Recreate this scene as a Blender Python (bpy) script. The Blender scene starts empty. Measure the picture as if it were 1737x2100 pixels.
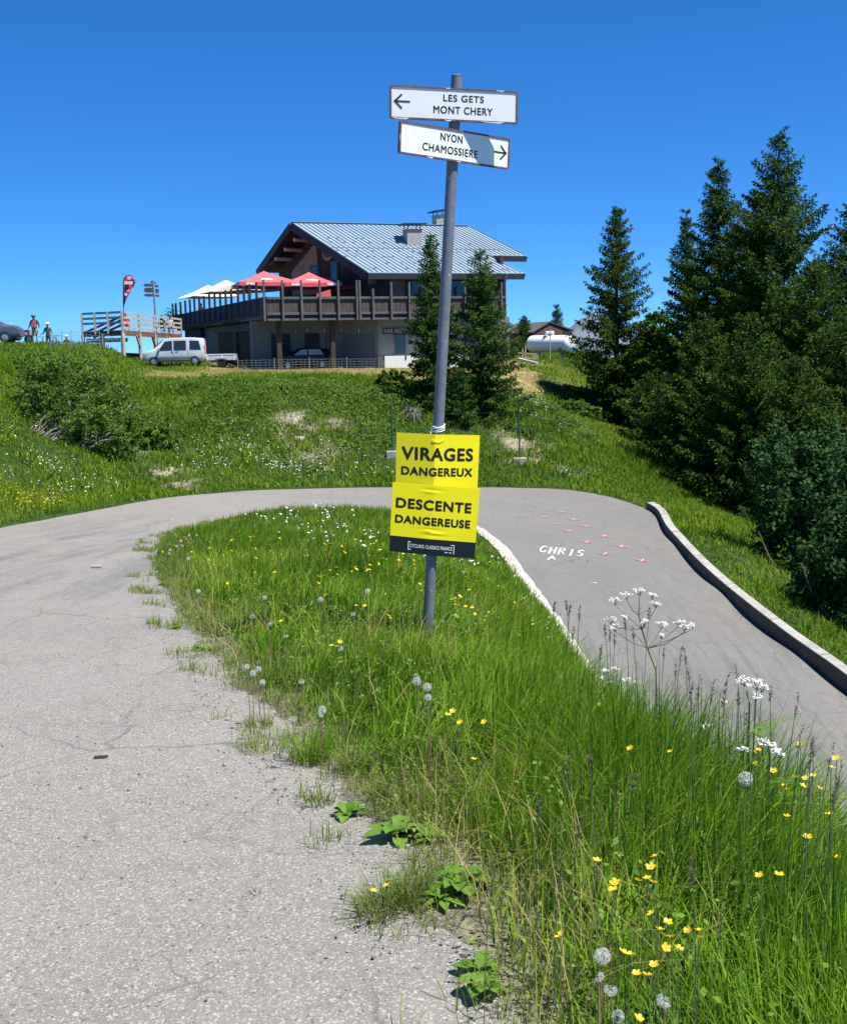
import bpy, bmesh, math, random
import numpy as np
from mathutils import Vector, Matrix

# ------------------------------------------------------------------ camera, sky, sun, exposure
S = bpy.context.scene
C = S.collection
F, CX, CY = 2450.0, 868.5, 1050.0            # the photograph measured at 1737 x 2100
PITCH = math.atan((CY - 725.0) / F)
ROLL = math.radians(-1.3)
EYE = Vector((0, 0, 1.6))
CAMM = Matrix.Rotation(math.pi / 2 - PITCH, 3, 'X') @ Matrix.Rotation(ROLL, 3, 'Z')
cd = bpy.data.cameras.new('camera')
cam = bpy.data.objects.new('camera', cd)
C.objects.link(cam)
cam.matrix_world = Matrix.Translation(EYE) @ CAMM.to_4x4()
cd.sensor_fit = 'HORIZONTAL'
cd.sensor_width = 36.0
cd.lens = 36.0 * F / 1737.0
cd.clip_start = 0.05
cd.clip_end = 20000
S.camera = cam

SUN_EL, SUN_AZ = math.radians(64.1), math.radians(27.6)      # azimuth from +X towards the camera
SUND = Vector((math.cos(SUN_EL) * math.cos(SUN_AZ), -math.cos(SUN_EL) * math.sin(SUN_AZ), math.sin(SUN_EL)))
W = bpy.data.worlds.new('World')
S.world = W
W.use_nodes = True
wn = W.node_tree
sky = wn.nodes.new('ShaderNodeTexSky')
sky.sky_type = 'NISHITA'
sky.sun_disc = False
sky.sun_elevation = SUN_EL
sky.sun_rotation = math.atan2(SUND.x, SUND.y)
sky.altitude = 1600
sky.air_density = 0.6
sky.dust_density = 0.0
sky.ozone_density = 10.0
hs = wn.nodes.new('ShaderNodeHueSaturation')
hs.inputs['Saturation'].default_value = 1.15
wn.links.new(sky.outputs[0], hs.inputs['Color'])
gm_ = wn.nodes.new('ShaderNodeGamma')
gm_.inputs['Gamma'].default_value = 0.82
tn = wn.nodes.new('ShaderNodeMix')
tn.data_type = 'RGBA'
tn.blend_type = 'MULTIPLY'
tn.inputs[0].default_value = 1.0
tn.inputs[7].default_value = (0.56, 0.93, 1.2, 1)
wn.links.new(hs.outputs[0], gm_.inputs['Color'])
wn.links.new(gm_.outputs[0], tn.inputs[6])
wn.links.new(tn.outputs[2], wn.nodes['Background'].inputs[0])
wn.nodes['Background'].inputs[1].default_value = 0.125
sl = bpy.data.lights.new('sun', 'SUN')
sl.energy = 5.0
sl.angle = math.radians(0.5)
sl.color = (1.0, 0.965, 0.9)
so = bpy.data.objects.new('sun', sl)
C.objects.link(so)
so.rotation_euler = SUND.to_track_quat('Z', 'Y').to_euler()
so.location = (20, -20, 60)
S.view_settings.view_transform = 'Standard'
S.view_settings.look = 'None'
S.view_settings.exposure = 0.7
S.view_settings.gamma = 1.0

# ------------------------------------------------------------------ helpers
def ray(px, py):
    return CAMM @ Vector(((px - CX) / F, (CY - py) / F, -1.0))

def PD(px, py, d):
    r = ray(px, py)
    return EYE + r * (d / r.y)

def PZ(px, py, z):
    r = ray(px, py)
    return EYE + r * ((z - EYE.z) / r.z)

def tag(o, label=None, cat=None, group=None, kind=None):
    if label: o['label'] = label
    if cat: o['category'] = cat
    if group: o['group'] = group
    if kind: o['kind'] = kind
    return o

def empty(name, loc=(0, 0, 0), rz=0.0, label=None, cat=None, group=None):
    o = bpy.data.objects.new(name, None)
    o.empty_display_size = 0.2
    o.location = loc
    o.rotation_euler = (0, 0, rz)
    C.objects.link(o)
    return tag(o, label, cat, group)

def copy_tree(o, parent=None):
    c = o.copy()
    C.objects.link(c)
    if parent is not None:
        c.parent = parent
    for ch in list(o.children):
        copy_tree(ch, c)
    return c

class MB:
    """collects faces; build() links them as one mesh object"""
    def __init__(self):
        self.v, self.f, self.m = [], [], []
    def add(self, vs, fs, mi=0, M=None):
        b = len(self.v)
        for p in vs:
            p = Vector(p)
            self.v.append(tuple(M @ p) if M is not None else tuple(p))
        for f in fs:
            self.f.append(tuple(i + b for i in f))
            self.m.append(mi)
        return self
    def box(self, c, s, mi=0, M=None, rz=0.0):
        x, y, z = s[0] / 2, s[1] / 2, s[2] / 2
        R = Matrix.Rotation(rz, 3, 'Z')
        vs = [R @ Vector((a * x, b * y, e * z)) + Vector(c) for e in (-1, 1) for a, b in ((-1, -1), (1, -1), (1, 1), (-1, 1))]
        return self.add(vs, [(3, 2, 1, 0), (4, 5, 6, 7), (0, 1, 5, 4), (1, 2, 6, 5), (2, 3, 7, 6), (3, 0, 4, 7)], mi, M)
    def bar(self, a, b, w, h, mi=0, M=None, up=(0, 0, 1)):
        """rectangular bar from a to b, w wide, h high"""
        a, b = Vector(a), Vector(b)
        d = (b - a).normalized()
        u = Vector(up)
        s = d.cross(u)
        if s.length < 1e-4: s = d.cross(Vector((1, 0, 0)))
        s.normalize()
        u = s.cross(d)
        vs = []
        for p in (a, b):
            for i, j in ((-1, -1), (1, -1), (1, 1), (-1, 1)):
                vs.append(p + s * (i * w / 2) + u * (j * h / 2))
        return self.add(vs, [(0, 1, 2, 3), (7, 6, 5, 4), (0, 4, 5, 1), (1, 5, 6, 2), (2, 6, 7, 3), (3, 7, 4, 0)], mi, M)
    def tube(self, pts, radii, n=8, mi=0, M=None, caps=True):
        pts = [Vector(p) for p in pts]
        if not hasattr(radii, '__len__'): radii = [radii] * len(pts)
        vs, fs = [], []
        prev = None
        for i, p in enumerate(pts):
            d = (pts[min(i + 1, len(pts) - 1)] - pts[max(i - 1, 0)])
            if d.length < 1e-9: d = Vector((0, 0, 1))
            d.normalize()
            s = d.orthogonal().normalized() if prev is None else (prev - d * prev.dot(d)).normalized()
            prev = s
            t = d.cross(s)
            for k in range(n):
                a = 2 * math.pi * k / n
                vs.append(p + (s * math.cos(a) + t * math.sin(a)) * radii[i])
        for i in range(len(pts) - 1):
            for k in range(n):
                k2 = (k + 1) % n
                fs.append((i * n + k, i * n + k2, (i + 1) * n + k2, (i + 1) * n + k))
        if caps:
            fs.append(tuple(range(n - 1, -1, -1)))
            fs.append(tuple((len(pts) - 1) * n + k for k in range(n)))
        return self.add(vs, fs, mi, M)
    def lathe(self, prof, n=16, mi=0, M=None, caps=True):
        """prof: (r, z) list"""
        vs, fs = [], []
        for r, z in prof:
            for k in range(n):
                a = 2 * math.pi * k / n
                vs.append((r * math.cos(a), r * math.sin(a), z))
        for i in range(len(prof) - 1):
            for k in range(n):
                k2 = (k + 1) % n
                fs.append((i * n + k, i * n + k2, (i + 1) * n + k2, (i + 1) * n + k))
        if caps and prof[0][0] > 1e-6: fs.append(tuple(range(n - 1, -1, -1)))
        if caps and prof[-1][0] > 1e-6: fs.append(tuple((len(prof) - 1) * n + k for k in range(n)))
        return self.add(vs, fs, mi, M)
    def prism(self, poly, h, mi=0, M=None):
        """poly: 3-D points of a planar polygon, h: extrusion vector"""
        n = len(poly)
        h = Vector(h)
        a = [Vector(p) for p in poly]
        vs = a + [p + h for p in a]
        fs = [tuple(range(n - 1, -1, -1)), tuple(range(n, 2 * n))]
        for k in range(n):
            k2 = (k + 1) % n
            fs.append((k, k2, n + k2, n + k))
        return self.add(vs, fs, mi, M)
    def ball(self, c, r, n=10, mi=0, M=None, sq=(1, 1, 1)):
        vs, fs = [], []
        m = n // 2
        for i in range(m + 1):
            th = math.pi * i / m
            for k in range(n):
                a = 2 * math.pi * k / n
                vs.append((c[0] + r * sq[0] * math.sin(th) * math.cos(a), c[1] + r * sq[1] * math.sin(th) * math.sin(a), c[2] + r * sq[2] * math.cos(th)))
        for i in range(m):
            for k in range(n):
                k2 = (k + 1) % n
                fs.append((i * n + k, (i + 1) * n + k, (i + 1) * n + k2, i * n + k2))
        return self.add(vs, fs, mi, M)
    def build(self, name, mats, parent=None, smooth=False, bevel=0.0, fix=True):
        me = bpy.data.meshes.new(name)
        me.from_pydata(self.v, [], self.f)
        if not isinstance(mats, (list, tuple)): mats = [mats]
        for m in mats: me.materials.append(m)
        if len(mats) > 1: me.polygons.foreach_set('material_index', self.m)
        if fix or bevel:
            bm = bmesh.new()
            bm.from_mesh(me)
            bmesh.ops.remove_doubles(bm, verts=bm.verts, dist=1e-5)
            if bevel:
                es = [e for e in bm.edges if len(e.link_faces) == 2 and e.calc_face_angle(0) > 0.5]
                bmesh.ops.bevel(bm, geom=es, offset=bevel, segments=2, affect='EDGES', profile=0.5)
            bmesh.ops.recalc_face_normals(bm, faces=bm.faces)
            bm.to_mesh(me)
            bm.free()
        if smooth:
            me.polygons.foreach_set('use_smooth', [True] * len(me.polygons))
            if smooth != 'all':
                me.set_sharp_from_angle(angle=math.radians(38))
        me.update()
        o = bpy.data.objects.new(name, me)
        C.objects.link(o)
        if parent is not None: o.parent = parent
        return o

def mesh_np(name, V, T, mats, mi=None, parent=None, smooth=False, col=None):
    me = bpy.data.meshes.new(name)
    V = np.ascontiguousarray(V, dtype=np.float32)
    T = np.ascontiguousarray(T, dtype=np.int32)
    k = T.shape[1]
    me.vertices.add(len(V))
    me.vertices.foreach_set('co', V.ravel())
    me.loops.add(T.size)
    me.loops.foreach_set('vertex_index', T.ravel())
    me.polygons.add(len(T))
    me.polygons.foreach_set('loop_start', np.arange(0, T.size, k, dtype=np.int32))
    me.polygons.foreach_set('loop_total', np.full(len(T), k, dtype=np.int32))
    if not isinstance(mats, (list, tuple)): mats = [mats]
    for m in mats: me.materials.append(m)
    if mi is not None: me.polygons.foreach_set('material_index', np.asarray(mi, dtype=np.int32))
    if smooth: me.polygons.foreach_set('use_smooth', np.ones(len(T), dtype=bool))
    me.update(calc_edges=True)
    if col is not None:
        a = me.color_attributes.new('tone', 'FLOAT_COLOR', 'POINT')
        cc = np.ones((len(V), 4), dtype=np.float32)
        cc[:, :3] = col
        a.data.foreach_set('color', cc.ravel())
    o = bpy.data.objects.new(name, me)
    C.objects.link(o)
    if parent is not None: o.parent = parent
    return o

# ------------------------------------------------------------------ materials
def newmat(name):
    m = bpy.data.materials.new(name)
    m.use_nodes = True
    nt = m.node_tree
    return m, nt, nt.nodes, nt.links, nt.nodes['Principled BSDF']

def ramp(nd, pts):
    r = nd.new('ShaderNodeValToRGB')
    e = r.color_ramp.elements
    while len(e) > 1: e.remove(e[-1])
    e[0].position = pts[0][0]
    e[0].color = (*pts[0][1], 1)
    for p, c in pts[1:]:
        x = e.new(p)
        x.color = (*c, 1)
    return r

def mat(name, col, rough=0.7, metal=0.0, var=0.0, scale=8.0, bump=0.0, bscale=None, spec=None, stretch=None):
    m, nt, nd, lk, b = newmat(name)
    b.inputs['Roughness'].default_value = rough
    b.inputs['Metallic'].default_value = metal
    b.inputs['Base Color'].default_value = (*col, 1)
    if spec is not None: b.inputs['Specular IOR Level'].default_value = spec
    if var or bump:
        tc = nd.new('ShaderNodeTexCoord')
        src = tc.outputs['Object']
        if stretch:
            mp = nd.new('ShaderNodeMapping')
            mp.inputs['Scale'].default_value = stretch
            lk.new(src, mp.inputs[0])
            src = mp.outputs[0]
    if var:
        n = nd.new('ShaderNodeTexNoise')
        n.inputs['Scale'].default_value = scale
        n.inputs['Detail'].default_value = 6
        n.inputs['Roughness'].default_value = 0.65
        lk.new(src, n.inputs['Vector'])
        lo = tuple(max(0, c * (1 - var)) for c in col)
        hi = tuple(min(1, c * (1 + var)) for c in col)
        r = ramp(nd, [(0.32, lo), (0.68, hi)])
        lk.new(n.outputs['Fac'], r.inputs[0])
        lk.new(r.outputs[0], b.inputs['Base Color'])
    if bump:
        n2 = nd.new('ShaderNodeTexNoise')
        n2.inputs['Scale'].default_value = bscale or scale * 4
        n2.inputs['Detail'].default_value = 4
        lk.new(src, n2.inputs['Vector'])
        bp = nd.new('ShaderNodeBump')
        bp.inputs['Strength'].default_value = bump
        bp.inputs['Distance'].default_value = 0.02
        lk.new(n2.outputs['Fac'], bp.inputs['Height'])
        lk.new(bp.outputs[0], b.inputs['Normal'])
    return m

def leafmat(name, cols, trans=0.35, rough=0.5, nscale=0.6, spec=0.25):
    """leaf: each leaf its own tint, broad patches of growth, light through the leaf"""
    m, nt, nd, lk, b = newmat(name)
    geo = nd.new('ShaderNodeNewGeometry')
    n = nd.new('ShaderNodeTexNoise')
    n.inputs['Scale'].default_value = nscale
    n.inputs['Detail'].default_value = 3
    tc = nd.new('ShaderNodeTexCoord')
    lk.new(tc.outputs['Object'], n.inputs['Vector'])
    mx = nd.new('ShaderNodeMath')
    mx.operation = 'MULTIPLY_ADD'
    mx.inputs[1].default_value = 0.55
    lk.new(geo.outputs['Random Per Island'], mx.inputs[0])
    m2 = nd.new('ShaderNodeMath')
    m2.operation = 'MULTIPLY_ADD'
    m2.inputs[1].default_value = 1.1
    m2.inputs[2].default_value = -0.32
    lk.new(n.outputs['Fac'], m2.inputs[0])
    lk.new(m2.outputs[0], mx.inputs[2])
    k = len(cols) - 1
    r = ramp(nd, [(i / k, c) for i, c in enumerate(cols)])
    lk.new(mx.outputs[0], r.inputs[0])
    lk.new(r.outputs[0], b.inputs['Base Color'])
    b.inputs['Roughness'].default_value = rough
    b.inputs['Specular IOR Level'].default_value = spec
    t = nd.new('ShaderNodeBsdfTranslucent')
    hsv = nd.new('ShaderNodeHueSaturation')
    hsv.inputs['Value'].default_value = 1.3
    lk.new(r.outputs[0], hsv.inputs['Color'])
    lk.new(hsv.outputs[0], t.inputs['Color'])
    ms = nd.new('ShaderNodeMixShader')
    ms.inputs[0].default_value = trans
    lk.new(b.outputs[0], ms.inputs[1])
    lk.new(t.outputs[0], ms.inputs[2])
    lk.new(ms.outputs[0], nd['Material Output'].inputs[0])
    return m

def asphaltmat(name, base, light, dark, worn=0.8):
    m, nt, nd, lk, b = newmat(name)
    tc = nd.new('ShaderNodeTexCoord')
    P = tc.outputs['Object']
    def noise(sc, det=4, vec=P, rg=0.6):
        n = nd.new('ShaderNodeTexNoise')
        n.inputs['Scale'].default_value = sc
        n.inputs['Detail'].default_value = det
        n.inputs['Roughness'].default_value = rg
        lk.new(vec, n.inputs['Vector'])
        return n.outputs['Fac']
    def mix(fac, a, c, mode='MIX'):
        x = nd.new('ShaderNodeMix')
        x.data_type = 'RGBA'
        x.blend_type = mode
        if hasattr(fac, 'is_linked'): lk.new(fac, x.inputs[0])
        else: x.inputs[0].default_value = fac
        for s, i in ((a, 6), (c, 7)):
            if hasattr(s, 'is_linked'): lk.new(s, x.inputs[i])
            else: x.inputs[i].default_value = (*s, 1)
        return x.outputs[2]
    def step(v, lo, hi, a=0.0, c=1.0):
        x = nd.new('ShaderNodeMapRange')
        x.inputs[1].default_value, x.inputs[2].default_value = lo, hi
        x.inputs[3].default_value, x.inputs[4].default_value = a, c
        lk.new(v, x.inputs[0])
        return x.outputs[0]
    def vor(sc, feat='F1', vec=P, out='Distance'):
        v = nd.new('ShaderNodeTexVoronoi')
        v.feature = feat
        v.inputs['Scale'].default_value = sc
        lk.new(vec, v.inputs['Vector'])
        return v.outputs[out]
    # broad tone, tyre streaks along the bend, dusty warm areas
    c = mix(step(noise(0.35, 5), 0.35, 0.65), tuple(x * 0.93 for x in base), tuple(x * 1.07 for x in base))
    c = mix(step(noise(0.16, 3), 0.45, 0.62, 0, 0.55), c, (base[0] * 1.12, base[1] * 1.06, base[2] * 0.93))
    mp = nd.new('ShaderNodeMapping')
    mp.inputs['Rotation'].default_value = (0, 0, math.radians(-32))
    mp.inputs['Scale'].default_value = (3.2, 0.28, 1)
    lk.new(P, mp.inputs[0])
    st = noise(0.9, 6, mp.outputs[0], 0.7)
    sp = nd.new('ShaderNodeSeparateXYZ')
    lk.new(P, sp.inputs[0])
    zone = step(sp.outputs[1], 7.5, 13.0)
    zone2 = step(sp.outputs[1], 30.0, 22.0)
    zz = nd.new('ShaderNodeMath'); zz.operation = 'MULTIPLY'
    lk.new(zone, zz.inputs[0]); lk.new(zone2, zz.inputs[1])
    s2 = nd.new('ShaderNodeMath'); s2.operation = 'MULTIPLY'
    lk.new(step(st, 0.48, 0.62, 0, worn), s2.inputs[0]); lk.new(zz.outputs[0], s2.inputs[1])
    c = mix(s2.outputs[0], c, (base[0] * 0.55, base[1] * 0.57, base[2] * 0.62))
    # patches where the binder has worn away, dark stains, dusty strips along the wheel tracks
    c = mix(step(noise(2.3, 6, P, 0.7), 0.5, 0.66, 0, 0.5), c, tuple(x * 0.8 for x in base))
    c = mix(step(noise(1.1, 6, P, 0.72), 0.56, 0.68, 0, 0.5), c, (base[0] * 1.2, base[1] * 1.15, base[2] * 1.02))
    c = mix(step(noise(11, 4, P, 0.7), 0.5, 0.75, 0, 0.35), c, tuple(x * 0.72 for x in base))
    # chippings: each stone its own tone
    vcol = nd.new('ShaderNodeTexVoronoi')
    vcol.inputs['Scale'].default_value = 185
    lk.new(P, vcol.inputs['Vector'])
    sep = nd.new('ShaderNodeSeparateColor')
    lk.new(vcol.outputs['Color'], sep.inputs[0])
    c = mix(step(sep.outputs[0], 0.78, 0.95, 0, 0.55), c, light)
    c = mix(step(sep.outputs[1], 0.78, 0.95, 0, 0.32), c, dark)
    vb = nd.new('ShaderNodeTexVoronoi')
    vb.inputs['Scale'].default_value = 125
    lk.new(P, vb.inputs['Vector'])
    sb = nd.new('ShaderNodeSeparateColor')
    lk.new(vb.outputs['Color'], sb.inputs[0])
    c = mix(step(sb.outputs[0], 0.92, 0.98, 0, 0.6), c, light)
    c = mix(step(sb.outputs[2], 0.95, 0.99, 0, 0.7), c, tuple(x * 0.6 for x in dark))
    # cracks
    wv = nd.new('ShaderNodeMix'); wv.data_type = 'VECTOR'
    wv.inputs[0].default_value = 0.22
    nv = nd.new('ShaderNodeTexNoise'); nv.inputs['Scale'].default_value = 2.2; nv.inputs['Detail'].default_value = 5
    lk.new(P, nv.inputs['Vector'])
    lk.new(P, wv.inputs[4]); lk.new(nv.outputs['Color'], wv.inputs[5])
    ck = vor(1.05, 'DISTANCE_TO_EDGE', wv.outputs[1])
    cm = nd.new('ShaderNodeMath'); cm.operation = 'MULTIPLY'
    lk.new(step(ck, 0.0, 0.011, 0.5, 0), cm.inputs[0])
    lk.new(step(noise(0.7, 2), 0.44, 0.55), cm.inputs[1])
    c = mix(cm.outputs[0], c, tuple(x * 0.4 for x in dark))
    ck2 = vor(3.4, 'DISTANCE_TO_EDGE', wv.outputs[1])
    cm2 = nd.new('ShaderNodeMath'); cm2.operation = 'MULTIPLY'
    lk.new(step(ck2, 0.0, 0.016, 0.5, 0), cm2.inputs[0])
    lk.new(step(noise(0.9, 3), 0.48, 0.6), cm2.inputs[1])
    c = mix(cm2.outputs[0], c, tuple(x * 0.5 for x in dark))
    at = nd.new('ShaderNodeAttribute')
    at.attribute_name = 'tone'
    c = mix(1.0, c, at.outputs['Color'], 'MULTIPLY')
    lk.new(c, b.inputs['Base Color'])
    b.inputs['Roughness'].default_value = 0.85
    b.inputs['Specular IOR Level'].default_value = 0.3
    hh = nd.new('ShaderNodeMath'); hh.operation = 'ADD'
    lk.new(vor(185), hh.inputs[0]); lk.new(noise(60, 3), hh.inputs[1])
    bp = nd.new('ShaderNodeBump')
    bp.inputs['Strength'].default_value = 0.4
    bp.inputs['Distance'].default_value = 0.005
    lk.new(hh.outputs[0], bp.inputs['Height'])
    lk.new(bp.outputs[0], b.inputs['Normal'])
    return m

def groundmat():
    m, nt, nd, lk, b = newmat('earth_and_turf')
    at = nd.new('ShaderNodeAttribute')
    at.attribute_name = 'tone'
    tc = nd.new('ShaderNodeTexCoord')
    cs = at.outputs['Color']
    for sc, lo, hi in ((1.3, 0.65, 1.4), (9.0, 0.6, 1.45), (60.0, 0.6, 1.4)):
        n = nd.new('ShaderNodeTexNoise')
        n.inputs['Scale'].default_value = sc
        n.inputs['Detail'].default_value = 5
        lk.new(tc.outputs['Object'], n.inputs['Vector'])
        r = ramp(nd, [(0.3, (lo, lo, lo)), (0.7, (hi, hi, hi))])
        lk.new(n.outputs['Fac'], r.inputs[0])
        x = nd.new('ShaderNodeMix')
        x.data_type = 'RGBA'
        x.blend_type = 'MULTIPLY'
        x.inputs[0].default_value = 1.0
        lk.new(cs, x.inputs[6])
        lk.new(r.outputs[0], x.inputs[7])
        cs = x.outputs[2]
    lk.new(cs, b.inputs['Base Color'])
    b.inputs['Roughness'].default_value = 0.95
    b.inputs['Specular IOR Level'].default_value = 0.1
    bp = nd.new('ShaderNodeBump')
    bp.inputs['Strength'].default_value = 0.6
    bp.inputs['Distance'].default_value = 0.05
    lk.new(n.outputs['Fac'], bp.inputs['Height'])
    lk.new(bp.outputs[0], b.inputs['Normal'])
    return m

def glassmat(name, col=(0.02, 0.03, 0.04)):
    return mat(name, col, rough=0.08, spec=0.6)

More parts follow.
